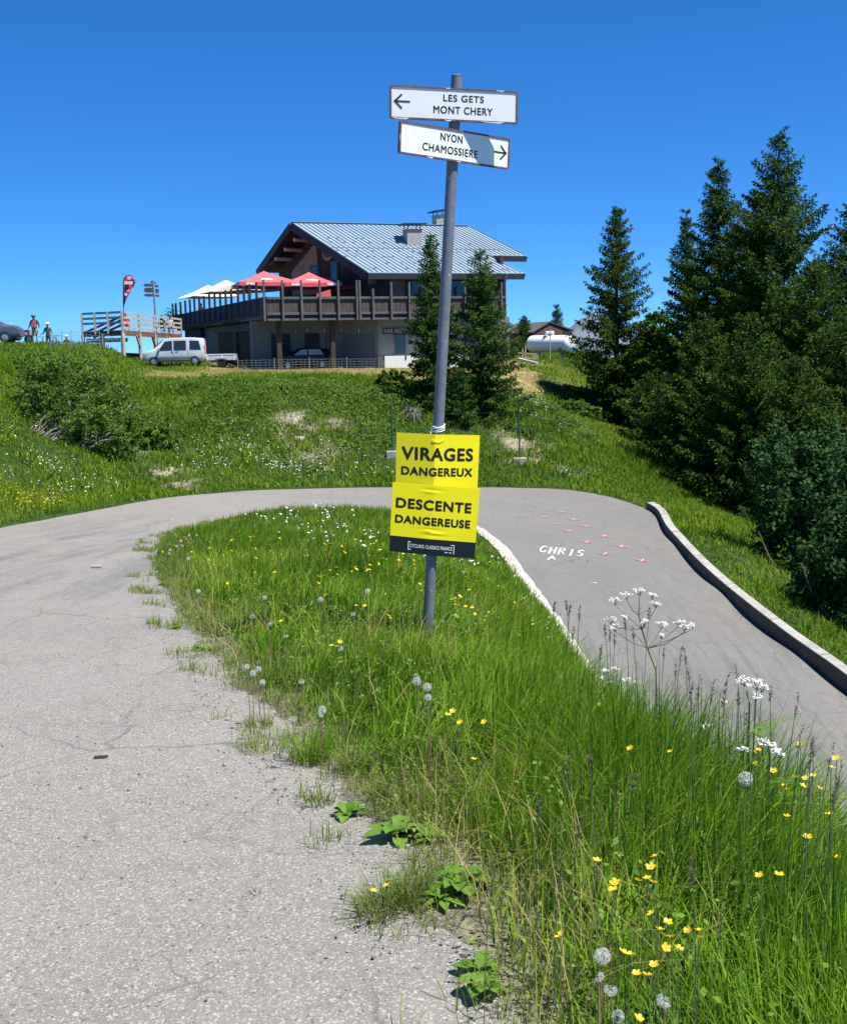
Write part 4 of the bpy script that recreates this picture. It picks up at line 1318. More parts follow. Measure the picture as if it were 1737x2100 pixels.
# ground floor: block under the right half with a pale plinth, splayed garage wall, recessed wall, side wall under the terrace
uc = U_of(775, -.5)
mb = MB()
hb(mb, uc, 10.6, -.5, 6, -.4, 4.1)
mb.prism([(uc, -.5, -.4), (uc, 2.4, -.4), (uc - 2.9, 2.4, -.4)], (0, 0, 4.5), 0, HM)
hb(mb, U_of(520, 2.4) - .1, uc - 2.5, 2.4, 3.0, -.4, 4.1)
def t_of(px, o):
    lo, hi = 0.0, 1.0
    for _ in range(30):
        m = (lo + hi) / 2
        q = HO + HM.to_3x3() @ Vector(sp3(m, 3.0, o))
        qq = CAMM.transposed() @ (q - EYE)
        if CX + F * qq.x / -qq.z > px: lo = m
        else: hi = m
    return m
def side_panel(mb, px0, px1, z0, z1, o, th=.04, mi=0):
    t0, t1 = t_of(px0, o), t_of(px1, o)
    n_ = Vector(sp3(0, 0, o + th)) - Vector(sp3(0, 0, o))
    mb.prism([sp3(t0, z0, o), sp3(t1, z0, o), sp3(t1, z1, o), sp3(t0, z1, o)], n_, mi, HM)
side_panel(mb, 524, 412, -.4, 4.05, -.95, -.3)
mb.build('ground_floor_wall', M_['render'], ch)
mb = MB()
hb(mb, uc, 7.0, -1.75, -.5, -.4, 1.5)
mb.build('plinth', M_['limewash'], ch)
mb = MB()
a, b = Vector((uc, -.5)), Vector((uc - 2.9, 2.4))
dn = Vector((-(b - a).y, (b - a).x)).normalized()
if dn.y > 0: dn = -dn
q0, q1 = a.lerp(b, .06) + dn * .02, a.lerp(b, .66) + dn * .02
mb.prism([(q0.x, q0.y, -.3), (q1.x, q1.y, -.3), (q1.x, q1.y, 3.05), (q0.x, q0.y, 3.05)], (dn.x * .03, dn.y * .03, 0), 0, HM)
gd = mb.build('garage_door', M_['garage'], ch)
def fdoor(px0, px1, z0, z1, name, m, v=2.4, sub=None):
    u0, u1 = U_of(px0, v), U_of(px1, v)
    o = hb(MB(), u0, u1, v - .05, v - .001, z0, z1).build(name, m, ch)
    return o
fdoor(556, 571, 1.5, 3.2, 'window', M_['fascia'])
fdoor(577, 594.5, 1.5, 3.2, 'window', M_['fascia'])
fdoor(625, 655, .5, 3.2, 'door', M_['fascia'])
fdoor(667, 676, 1.2, 3.0, 'window', M_['glass'])
for a_, b_ in ((481, 449), (517, 488)):
    mb = MB()
    side_panel(mb, a_, b_, .3, 3.45, -.94, .05)
    mb.build('garage_door', M_['wood'], ch)
mb = MB()
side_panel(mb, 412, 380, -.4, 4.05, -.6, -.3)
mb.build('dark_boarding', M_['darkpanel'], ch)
for px in (485, 519):
    mb = MB()
    side_panel(mb, px + 3, px - 2, .2, 3.75, -.9, .2)
    mb.build('pillar', M_['wood2'], ch)
mb = MB()
side_panel(mb, 521, 447, 3.5, 3.72, -.9, .24)
mb.build('door_beam', M_['wood2'], ch)
for px in (572, 682):
    u = U_of(px, -.9)
    hb(MB(), u - .16, u + .16, -1.0, -.7, .3, 4.1).build('pillar', M_['wood'], ch)
# name board over the slit window
u0 = U_of(786, -.55)
nb = hb(MB(), u0, u0 + 4.4, -.56, -.5, 3.0, 3.42).build('name_board', M_['fascia'], ch)
mb = MB()
put_text(mb, 'BAR RESTAURANT LES L', u0 + .1, 3.08, u0 + 3.9, 3.36, lambda a, b, l: HM @ Vector((a, -.568, b)))
mb.build('lettering', M_['deckwood'], nb, fix=False)
u0, u1 = U_of(809, -.5), U_of(831, -.5)
f = hb(MB(), u0 - .08, u1 + .08, -.53, -.5, 1.55, 3.0).build('window', M_['render'], ch)
hb(MB(), u0, u1, -.57, -.53, 1.62, 2.98).build('pane', M_['glass'], f)
for px in (786, 831, 876):
    u = U_of(px, -1.75)
    mb = hb(MB(), u - .05, u + .05, -1.78, -1.75, 1.22, 1.5)
    mb.build('plinth_bracket', M_['fascia'], ch)
# hanging icicle-like chains of flower ties under the balcony
for px, z in ((607, 3.2), (630, 3.25), (665, 3.2), (736, 3.1), (700, 3.2)):
    u = U_of(px, -1.3)
    mb = MB().tube([HM @ Vector((u, -1.3, 4.0)), HM @ Vector((u, -1.3, z))], .025, 5)
    mb.build('hanging_rod', M_['wood2'], ch)

# ------------------------------------------------------------------ things on the terrace
def at_local(u, v, z): return HO + HM.to_3x3() @ Vector((u, v, z))

def parasol(apex_px, d, side, drop, rz, cloth, label, group, valance=0.28, base_z=None, marks=False):
    top = PD(*apex_px, d)
    base_z = 4.36 if base_z is None else base_z
    root = empty('parasol', (top.x, top.y, base_z), rz, label, 'parasol', group)
    h = top.z - base_z
    s = side / 2
    n = 9
    mb = MB()
    # four sagging triangular panels
    cor = [(-s, -s), (s, -s), (s, s), (-s, s)]
    for k in range(4):
        a, b = Vector((*cor[k], 0)), Vector((*cor[(k + 1) % 4], 0))
        vs, fs = [], []
        for i in range(n + 1):
            t = i / n
            for j in range(n + 1):
                q = a.lerp(b, j / n) * t
                q.z = h - drop * t - .05 * math.sin(math.pi * t) - .05 * t * math.sin(math.pi * j / n)
                vs.append(q)
        m = n + 1
        for i in range(n):
            for j in range(n):
                fs.append((i * m + j, (i + 1) * m + j, (i + 1) * m + j + 1, i * m + j + 1))
        mb.add(vs, fs)
    mb.build('canopy', cloth[0], root, smooth=True)
    if valance:
        for k in range(4):
            a, b = Vector((*cor[k], h - drop)), Vector((*cor[(k + 1) % 4], h - drop))
            vs, fs = [], []
            for j in range(n + 1):
                q = a.lerp(b, j / n)
                q.z -= .05 * math.sin(math.pi * j / n)
                vs += [q, q + Vector((0, 0, -valance)) + (a + b).normalized() * (.02 * (j % 2)) * Vector((1, 1, 0)).length * .3]
            for j in range(n):
                fs.append((2 * j, 2 * j + 1, 2 * j + 3, 2 * j + 2))
            v = MB().add(vs, fs).build('valance', cloth[1], root)
            if marks:
                mb = MB()
                nrm = Vector(((a + b).x, (a + b).y, 0)).normalized()
                for t in (.12, .74):
                    p, q = a.lerp(b, t) + nrm * .025, a.lerp(b, t + .17) + nrm * .025
                    mb.add([p + Vector((0, 0, -.07)), q + Vector((0, 0, -.07)), q + Vector((0, 0, -.24)), p + Vector((0, 0, -.24))], [(0, 1, 2, 3)])
                mb.build('white_mark', M_['whitecloth'], v)
    mb = MB()
    mb.tube([(0, 0, 0), (0, 0, h + .06)], .03, 8)
    mb.lathe([(0, .1), (.35, .08), (.38, .0), (0, 0)], 12)
    mb.build('pole', M_['wood2'], root, smooth=True)
    for k in range(4):
        mb = MB()
        mb.tube([(0, 0, h - drop * .95), (cor[k][0] * .55, cor[k][1] * .55, h - drop * .62)], .018, 5)
        mb.tube([(0, 0, h - .06), (cor[k][0] * .98, cor[k][1] * .98, h - drop - .02)], .018, 5)
        mb.build('rib', M_['wood2'], root)
    if marks:
        mb = MB()
        for k in (0, 1):
            a, b = Vector((*cor[k], 0)), Vector((*cor[(k + 1) % 4], 0))
            def cp(t, w):
                q = a.lerp(b, .5 + w) * t
                q.z = h - drop * t - .05 * math.sin(math.pi * t) + .012 - .05 * t * math.sin(math.pi * (.5 + w))
                return q
            mb.add([cp(.62, -.12), cp(.62, .12), cp(.68, .16), cp(.76, .13), cp(.74, -.02), cp(.7, -.06), cp(.72, -.16)], [(0, 1, 2, 3, 4, 5, 6)])
        mb.build('white_mark', M_['whitecloth'], root, fix=False)
    return root
RG = 'red square parasols on the terrace'
parasol((540.8, 555.3), 88, 4.2, .86, math.radians(16), (M_['redcloth'], M_['redcloth']), 'red square parasol at the open corner of the terrace, left of the other red one', RG, marks=True)
parasol((633, 557.7), 87.5, 4.1, .82, math.radians(14), (M_['redcloth'], M_['redcloth']), 'red square parasol on the terrace close in front of the carved gable', RG, marks=True)
WG = 'pale square parasols on the terrace'
parasol((426.5, 583.8), 101, 4.0, 1.0, math.radians(30), (M_['whitecloth'], M_['whitecloth']), 'white square parasol at the far open end of the terrace', WG, .0)
parasol((462.7, 573.5), 97, 4.0, 1.0, math.radians(30), (M_['whitecloth'], M_['whitecloth']), 'white square parasol standing between the far white one and the beige one', WG, .0)
parasol((507.5, 572), 93, 3.9, .9, math.radians(48), (M_['beigecloth'], M_['beigecloth']), 'beige parasol half hidden behind the red corner parasol', WG, .0)
# small round dark red parasol near the house wall
def round_parasol(px, py, d, r, drop, m, label):
    top = PD(px, py, d)
    root = empty('round_parasol', (top.x, top.y, 4.36), 0, label, 'parasol')
    h = top.z - 4.36
    prof = [(0, h)] + [(r * math.sin(a), h - drop * (1 - math.cos(a))) for a in (.3, .6, .9, 1.2, 1.5)]
    MB().lathe(prof, 16).build('canopy', m, root, smooth=True)
    mb = MB()
    mb.tube([(0, 0, 0), (0, 0, h)], .025, 6)
    mb.build('pole', M_['wood2'], root)
round_parasol(712, 579, 87, 1.0, .55, M_['darkred'], 'small round dark red parasol beside the house wall on the terrace')
bp0 = PD(664, 611, 84.8)
ab = empty('advertising_board', (bp0.x, bp0.y, 4.36), PSI, 'small red slanted board standing on the terrace behind the balcony rail', 'board')
mb = MB()
mb.prism([(-.55, 0, .95), (.55, 0, 1.2), (.5, 0, 1.85), (-.5, 0, 1.55)], (0, .06, 0))
mb.build('panel', M_['redcloth'], ab)
for x in (-.4, .4): MB().bar((x, .03, 0), (x, .03, 1.3), .05, .05).build('leg', M_['wood2'], ab)
# tables with benches seen between the posts
def bench_table(u, v, rz, label):
    root = empty('terrace_table', at_local(u, v, 4.36), rz, label, 'table', 'wooden tables on the terrace')
    mb = MB()
    for y in (-.3, -.1, .1, .3): mb.box((0, y, .74), (1.6, .17, .04))
    mb.build('table_top', M_['deckwood'], root)
    for x in (-.6, .6):
        mb = MB()
        mb.bar((x, -.3, 0), (x, .05, .72), .06, .06)
        mb.bar((x, .3, 0), (x, -.05, .72), .06, .06)
        mb.build('leg', M_['deckwood'], root)
bench_table(-5.2, 1.0, PSI, 'pale wooden table by the front rail of the terrace')
bench_table(-6.5, 5.5, PSI + 1.5, 'pale wooden table under the beige parasol')

# ------------------------------------------------------------------ timber deck with railing at the left of the chalet
def ex(px, py, d): return PD(px, py, d)
dk = empty('timber_deck', ex(252, 690, 79), 0, 'raised timber deck with open plank railing left of the chalet', 'deck')
DM = Matrix.Translation(-Vector(dk.location))
z2 = lambda x, y: (.241 * x, 523.3 + .241 * y)
A0, A1, A2 = ex(*z2(1045, 665), 79), ex(*z2(1545, 683), 96), ex(*z2(706, 690), 80.6)
A0.z, A1.z, A2.z = 3.45, 3.45, 3.45
A3 = A1 + (A2 - A0)
mb = MB()
mb.prism([A0, A1, A3, A2], (0, 0, .12), 0, DM)
mb.build('deck_floor', M_['orangewood'], dk)
mb = MB()
for a, b in ((A0, A1), (A0, A2)):
    mb.bar(a + Vector((0, 0, -.1)), b + Vector((0, 0, -.1)), .08, .28, 0, DM)
mb.build('edge_beam', M_['orangewood'], dk)
def rails(a, b, n, hts, first):
    for i in range(first, n + 1):
        p = a.lerp(b, i / n)
        MB().bar(p + Vector((0, 0, -.1)), p + Vector((0, 0, 1.35)), .13, .13, 0, DM).build('railing_post', M_['deckwood'], dk)
    for hgt in hts:
        MB().bar(a + Vector((0, 0, hgt)), b + Vector((0, 0, hgt)), .05, .15, 0, DM).build('railing_board', M_['deckwood'], dk)
rails(A0, A1, 4, (.28, .62, .95, 1.28), 0)
rails(A0 + (A2 - A0).normalized() * .09, A2, 3, (.62, .95, 1.28), 1)
for i in range(5):
    p = A0.lerp(A1, i / 4.0)
    g_ = T1(p.x, p.y)
    MB().tube([p + Vector((0, 0, -.1)), Vector((p.x, p.y, g_ - .3))], .13, 10, 0, DM).build('support_post', M_['deckwood'], dk, smooth=True)
    q = p + (A1 - A0).normalized() * -.9
    if i: MB().bar(p + Vector((0, 0, -1.0)), q + Vector((0, 0, -.15)), .12, .12, 0, DM).build('brace', M_['deckwood' if i % 2 else 'orangewood'], dk)
for i in (1, 2):
    p = A0.lerp(A2, i / 2.0)
    MB().tube([p + Vector((0, 0, -.1)), Vector((p.x, p.y, T1(p.x, p.y) - .3))], .12, 10, 0, DM).build('support_post', M_['deckwood'], dk, smooth=True)
# sloping rails of the ramp that leaves the deck at the back
for k, (ya, yb) in enumerate(((515, 660), (545, 690), (590, 700))):
    a, b = ex(*z2(1040, ya), 80.2), ex(*z2(718 + 40 * k, yb), 81.6)
    MB().bar(a, b, .06, .15, 0, DM).build('ramp_rail', M_['wood2'], dk)
mb = MB()
mb.bar(ex(*z2(735, 735), 83), ex(*z2(1090, 725), 80), .05, .16, 0, DM)
mb.bar(ex(*z2(735, 715), 83), ex(*z2(1090, 708), 80), .05, .1, 0, DM)
mb.build('lower_rail', M_['deckwood'], dk)

# feather flag on the deck corner
fb = ex(252.3, 690, 79.3)
ff = empty('feather_flag', fb, 0, 'red teardrop feather flag with white printing at the deck corner', 'flag')
FMt = Matrix.Translation(-fb)
z4 = lambda x, y: ex(239.2 + .06026 * x, 553.2 + .06026 * y, 79.3)
MB().tube([z4(230, 2300), z4(232, 1330), z4(225, 700), z4(222, 420), z4(250, 290), z4(320, 205), z4(430, 175), z4(540, 215), z4(610, 320), z4(645, 440)], [.03, .03, .028, .026, .025, .024, .022, .02, .016, .012], 8, 0, FMt).build('pole', M_['fascia'], ff, smooth=True)
L = [(232, 1330), (228, 1000), (228, 700), (228, 420), (258, 300), (325, 218), (430, 190), (532, 228), (595, 325), (632, 450)]
Rr = [(236, 1325), (330, 1030), (420, 830), (500, 660), (545, 590), (570, 550), (590, 520), (605, 500), (620, 480), (634, 455)]
vs, fs = [], []
NW = 8
for i, (a, b) in enumerate(zip(L, Rr)):
    for j in range(NW + 1):
        t = j / NW
        p = z4(a[0] + (b[0] - a[0]) * t, a[1] + (b[1] - a[1]) * t)
        p.y += .10 * math.sin(t * 5 + i * .6) * min(1, t * 3)
        vs.append(p)
for i in range(len(L) - 1):
    for j in range(NW):
        fs.append((i * (NW + 1) + j, i * (NW + 1) + j + 1, (i + 1) * (NW + 1) + j + 1, (i + 1) * (NW + 1) + j))
MB().add(vs, fs, 0, FMt).build('flag_cloth', M_['flag'], ff, smooth=True, fix=False)
def decal(pts, name, m, lift=.13):
    v = []
    for x, y in pts:
        p = z4(x, y)
        p.y -= lift
        v.append(p)
    MB().add(v, [tuple(range(len(v)))], 0, FMt).build(name, m, ff, fix=False)
decal([(370, 235), (400, 215), (440, 230), (480, 212), (520, 240), (505, 275), (445, 300), (385, 270)], 'white_print', M_['whitecloth'])
decal([(385, 305), (490, 300), (490, 335), (385, 335)], 'white_print', M_['whitecloth'])
decal([(272, 385), (575, 385), (570, 490), (278, 490)], 'white_print', M_['whitecloth'])
decal([(300, 520), (350, 505), (430, 640), (420, 695), (370, 690), (310, 600)], 'dark_print', M_['fascia'])
decal([(400, 640), (465, 655), (450, 740), (370, 735), (340, 690), (420, 700)], 'white_print', M_['whitecloth'])
decal([(290, 775), (385, 785), (385, 860), (330, 890), (285, 850)], 'white_print', M_['whitecloth'])
# finger post with hiking arrows
hb0 = ex(322, 700, 90)
hp = empty('finger_post', hb0, 0, 'thin grey post with three tiers of pointed hiking arrows behind the deck', 'signpost')
HPm = Matrix.Translation(-hb0)
z4b = lambda x, y: ex(239.2 + .06026 * x, 553.2 + .06026 * y, 90)
MB().tube([hb0 + Vector((0, 0, -.4)), z4b(1275, 900), z4b(1225, 345)], .07, 10, 0, HPm).build('pole', M_['signback'], hp, smooth=True)
for (x0, y0, y1, x1) in ((905, 462, 572, 1250), (915, 598, 772, 1260), (925, 805, 908, 1270)):
    ym = (y0 + y1) / 2
    q = [z4b(x0, ym), z4b(x0 + 80, y0), z4b(x1, y0 + 10), z4b(x1, y1), z4b(x0 + 80, y1)]
    for p in q: p.y -= .09
    MB().prism(q, (0, .03, 0), 0, HPm).build('arrow_board', M_['wood2'], hp)
for (x0, x1, y0, y1) in ((1290, 1392, 500, 590), (1310, 1412, 635, 790), (1310, 1420, 830, 915)):
    q = [z4b(x0, y0), z4b(x1, y0 + 10), z4b(x1 - 8, y1), z4b(x0, y1 - 12)]
    MB().prism(q, (0, .35, 0), 0, HPm).build('arrow_board', M_['wood2'], hp)
q = [z4b(1125, 440), z4b(1215, 350), z4b(1225, 440)]
MB().prism(q, (0, .04, 0), 0, HPm).build('arrow_board', M_['wood2'], hp)
q = [z4b(1270, 400), z4b(1308, 410), z4b(1300, 465), z4b(1270, 440)]
MB().prism(q, (0, .3, 0), 0, HPm).build('arrow_board', M_['wood2'], hp)

# ------------------------------------------------------------------ vehicles
def car_body(stations, n=7):
    """stations along x: (x, z_bottom, z_belt, z_top, half width low, half width belt, half width top)"""
    vs, fs = [], []
    for (x, zb, zl, zt, w0, w1, w2) in stations:
        ring = [(w0 * .92, zb), (w0, zb + .12), (w1, (zb + zl) / 2), (w1, zl), (w1 - (w1 - w2) * .5, (zl + zt) / 2), (w2, zt - .06), (w2 - .1, zt)]
        for w, z in ring: vs.append((x, -w, z))
        for w, z in reversed(ring): vs.append((x, w, z))
    m = 14
    for i in range(len(stations) - 1):
        for k in range(m):
            k2 = (k + 1) % m
            fs.append((i * m + k, i * m + k2, (i + 1) * m + k2, (i + 1) * m + k))
    fs.append(tuple(range(m)))
    fs.append(tuple((len(stations) - 1) * m + k for k in range(m)))
    return vs, fs

def wheel(root, x, y, r, w, cover):
    s = 1 if y > 0 else -1
    Mw = Matrix.Translation((x, y, r)) @ Matrix.Rotation(math.pi / 2, 4, 'X')
    mb = MB()
    mb.lathe([(r * .62, -w / 2), (r * .9, -w / 2), (r, -w / 3), (r, w / 3), (r * .9, w / 2), (r * .62, w / 2), (r * .62, -w / 2)], 20, 0, Mw, False)
    t = mb.build('wheel', M_['tyre'], root, smooth=True)
    mb = MB()
    mb.lathe([(0, -w * .42), (r * .3, -w * .46), (r * .64, -w * .36), (r * .64, w * .36), (r * .3, w * .46), (0, w * .42)], 20, 0, Mw)
    mb.build('rim', cover, t, smooth=True)

def panel(mb, pts, y, th=.015):
    s = 1 if y > 0 else -1
    mb.prism([(x, y, z) for x, z in pts], (0, s * th, 0))

gv = PD(360, 752, 80)
vr = empty('van', (gv.x, gv.y, T1(gv.x, gv.y)), math.radians(186), 'silver small van parked facing left beside the chalet terrace', 'van')
# x forward
ST = [(-2.0, .42, .9, 1.62, .76, .80, .66), (-1.93, .30, .92, 1.76, .80, .84, .69), (-1.2, .26, .95, 1.82, .82, .84, .70), (0.0, .26, .95, 1.82, .82, .84, .70), (.45, .26, .95, 1.78, .82, .84, .69),
      (.62, .26, .95, 1.70, .82, .84, .67), (1.28, .26, .98, 1.14, .82, .83, .66), (1.75, .28, .86, 1.0, .80, .80, .64), (1.97, .32, .72, .84, .74, .74, .6), (2.03, .38, .6, .68, .66, .66, .55)]
MB().add(*car_body(ST)).build('body', M_['silver'], vr, smooth=True)
for s in (-1, 1):
    for pts in ([(.98, 1.0), (.55, 1.58), (.08, 1.62), (.08, 1.0)], [(-.02, 1.0), (-.02, 1.62), (-.82, 1.62), (-.82, 1.0)], [(-1.05, 1.02), (-1.05, 1.62), (-1.65, 1.6), (-1.78, 1.02)]):
        mb = MB()
        vs = []
        for x, z in pts:
            w = .84 - (z - .95) / .85 * .15
            vs.append((x, s * (w + .022), z))
        mb.add(vs + [(x, y - s * .05, z) for x, y, z in vs], [(0, 1, 2, 3), (4, 5, 6, 7), (0, 1, 5, 4), (1, 2, 6, 5), (2, 3, 7, 6), (3, 0, 4, 7)])
        mb.build('window', M_['glass'], vr)
    mb = MB()
    mb.box((.1, s * .85, .58), (2.6, .02, .09))
    mb.build('side_strip', M_['bumper'], vr)
    mb = MB()
    mb.box((.95, s * .95, 1.05), (.12, .18, .16))
    mb.build('mirror', M_['bumper'], vr)
    for x in (.18, -.12): MB().box((x - .1, s * .855, .92), (.14, .02, .045)).build('handle', M_['bumper'], vr)
    mb = MB()
    for x_ in (.98, .03, -.93):
        mb.box((x_ - .0, s * .842, .66), (.018, .012, .62))
    mb.box((0, s * .825, .3), (2.5, .03, .09))
    mb.build('door_seam', M_['fascia'], vr)
    MB().ball((1.86, s * .55, .74), .13, 10, sq=(.6, 1, .8)).build('headlight', M_['lamp'], vr, smooth=True)
    MB().box((-2.0, s * .73, 1.05), (.05, .1, .4)).build('tail_light', M_['tail'], vr)
mb = MB()
mb.add([(.66, -.64, 1.66), (.66, .64, 1.66), (1.26, .64, 1.16), (1.26, -.64, 1.16)], [(0, 1, 2, 3)])
mb.v = [(x + .035, y, z + .03) for x, y, z in mb.v]
mb.build('windscreen', M_['glass'], vr)
MB().box((2.0, 0, .45), (.12, 1.4, .26)).build('bumper', M_['bumper'], vr, bevel=.04)
MB().box((-2.0, 0, .48), (.12, 1.5, .24)).build('bumper', M_['bumper'], vr, bevel=.04)
for x in (1.3, -1.35):
    for y in (-.76, .76):
        wheel(vr, x, y, .31, .2, M_['rim'])

# flat trailer behind the van
gt = PD(455, 752, 81)
tr = empty('trailer', (gt.x, gt.y, T1(gt.x, gt.y)), math.radians(184), 'low open metal car trailer parked behind the silver van', 'trailer')
mb = MB()
mb.box((0, 0, .5), (2.0, 1.2, .06))
mb.box((0, -.6, .68), (2.0, .04, .36)); mb.box((0, .6, .68), (2.0, .04, .36)); mb.box((1.0, 0, .68), (.04, 1.2, .36)); mb.box((-1.0, 0, .68), (.04, 1.2, .36))
mb.bar((1.0, 0, .45), (1.7, 0, .42), .08, .08)
mb.build('bed', M_['silver'], tr)
mb = MB()
for x in (-.9, -.1, .9): mb.box((x, .63, .68), (.06, .02, .4))
mb.box((0, .63, .87), (2.04, .03, .05))
mb.build('rail', M_['white'], tr)
for y in (-.7, .7): wheel(tr, -.05, y, .27, .16, M_['tyre'])
MB().box((-1.0, .5, .42), (.05, .2, .12)).build('tail_light', M_['tail'], tr)
MB().box((-.03, .72, .6), (.75, .2, .05)).build('mudguard', M_['bumper'], tr)

# dark hatchback in the shade under the balcony
gd_ = at_local(U_of(618, .4), .4, .5)
dc = empty('parked_car', (gd_.x, gd_.y, T1(gd_.x, gd_.y) - .02), PSI + math.pi, 'dark hatchback parked in the shade under the balcony', 'car')
ST2 = [(-1.9, .42, .8, .95, .7, .74, .6), (-1.8, .3, .88, 1.3, .76, .8, .6), (-1.2, .24, .92, 1.42, .8, .82, .6), (-.2, .24, .92, 1.44, .8, .82, .6), (.3, .24, .92, 1.36, .8, .82, .59), (1.0, .24, .92, 1.0, .8, .82, .62), (1.7, .3, .82, .9, .78, .8, .6), (1.95, .36, .64, .72, .7, .7, .55)]
MB().add(*car_body(ST2)).build('body', M_['darkpaint'], dc, smooth=True)
for pts in ([(.8, .96), (.25, 1.3), (-.15, 1.34), (-.15, .96)], [(-.25, .96), (-.25, 1.34), (-1.1, 1.33), (-1.3, .96)]):
    vs = [(x, .835 - (z - .92) / .5 * .2, z) for x, z in pts]
    mb = MB().add(vs + [(x, y - .04, z) for x, y, z in vs], [(0, 1, 2, 3), (4, 5, 6, 7), (0, 1, 5, 4), (1, 2, 6, 5), (2, 3, 7, 6), (3, 0, 4, 7)])
    mb.build('window', M_['bumper'], dc)
for x in (1.25, -1.2):
    for y in (-.74, .74): wheel(dc, x, y, .3, .18, M_['rim'])

# grey estate car cut by the left edge, seen from behind its right flank
gs = PD(-30, 723, 72)
sv = empty('parked_car', (gs.x, gs.y, T1(gs.x, gs.y)), math.radians(8), 'grey car cut by the picture edge on the crest road behind the motorbike', 'car')
ST3 = [(-2.2, .4, .85, 1.2, .78, .82, .6), (-2.1, .3, .95, 1.5, .84, .88, .64), (-1.2, .26, 1.0, 1.68, .88, .9, .66), (0, .26, 1.0, 1.7, .88, .9, .66), (.4, .26, 1.0, 1.6, .88, .9, .64), (1.15, .26, 1.02, 1.14, .88, .9, .68), (1.9, .3, .9, 1.0, .86, .86, .66), (2.2, .38, .7, .8, .76, .76, .6)]
MB().add(*car_body(ST3)).build('body', M_['greypaint'], sv, smooth=True)
for s in (-1, 1):
    for pts in ([(.95, 1.06), (.32, 1.52), (-.1, 1.56), (-.1, 1.06)], [(-.2, 1.06), (-.2, 1.56), (-1.1, 1.56), (-1.1, 1.06)]):
        vs = [(x, s * (.91 - (z - 1.0) / .7 * .24), z) for x, z in pts]
        MB().add(vs + [(x, y - s * .04, z) for x, y, z in vs], [(0, 1, 2, 3), (4, 5, 6, 7), (0, 1, 5, 4), (1, 2, 6, 5), (2, 3, 7, 6), (3, 0, 4, 7)]).build('window', M_['glass'], sv)
    MB().box((.95, s * 1.0, 1.1), (.14, .2, .16)).build('mirror', M_['greypaint'], sv)
    for x in (1.35, -1.35): wheel(sv, x, s * .8, .34, .22, M_['rim'])

# red motorbike
gm = PD(40, 721, 74.5)
mo = empty('motorbike', (gm.x, gm.y, T1(gm.x, gm.y)), math.radians(232), 'red and black touring motorbike standing beside the grey car', 'motorbike')
for x in (.72, -.72): wheel(mo, x, 0.001, .31, .13, M_['rim'])
mb = MB()
mb.add(*car_body([(-.5, .55, .8, .9, .1, .14, .08), (0, .4, .8, 1.0, .16, .2, .12), (.35, .5, .9, 1.1, .18, .22, .14), (.65, .7, .95, 1.2, .12, .16, .08), (.75, .8, .9, 1.0, .06, .08, .04)]))
mb.v = [(x * .8, y, z * .95) for x, y, z in mb.v]
mb.build('fairing', M_['redjacket'], mo, smooth=True)
MB().ball((.05, 0, .42), .24, 10, sq=(1.2, .7, .8)).build('engine', M_['greycloth'], mo, smooth=True)
MB().add(*car_body([(-.95, .82, .9, .95, .08, .1, .06), (-.5, .74, .84, .9, .13, .15, .1), (-.15, .76, .84, .88, .12, .13, .1)])).build('seat', M_['blackcloth'], mo, smooth=True)
for s in (-1, 1): MB().box((-.72, s * .36, .72), (.5, .22, .38)).build('pannier', M_['bumper'], mo, bevel=.04)
mb = MB()
mb.tube([(.35, -.38, 1.12), (.5, -.2, 1.1), (.52, .2, 1.1), (.35, .38, 1.12)], .02, 6)
for s in (-.08, .08): mb.tube([(.5, s, 1.1), (.72, s, .31)], .03, 6)
mb.build('handlebar', M_['fascia'], mo)
MB().prism([(.62, -.16, 1.1), (.62, .16, 1.1), (.5, .12, 1.36), (.5, -.12, 1.36)], (.012, 0, .004)).build('windscreen', M_['lamp'], mo)

# ------------------------------------------------------------------ people and bicycles on the crest
def skinned(joints, edges, radii, sub=2):
    me = bpy.data.meshes.new('b')
    me.from_pydata([tuple(j) for j in joints], edges, [])
    o = bpy.data.objects.new('b', me)
    C.objects.link(o)
    md = o.modifiers.new('s', 'SKIN')
    md.use_smooth_shade = True
    for i, r in enumerate(radii):
        v = me.skin_vertices[0].data[i]
        v.radius = r if hasattr(r, '__len__') else (r, r)
        v.use_root = (i == 0)
    sb = o.modifiers.new('u', 'SUBSURF')
    sb.levels = sb.render_levels = sub
    dg = bpy.context.evaluated_depsgraph_get()
    m2 = bpy.data.meshes.new_from_object(o.evaluated_get(dg))
    bpy.data.objects.remove(o)
    bpy.data.meshes.remove(me)
    return m2

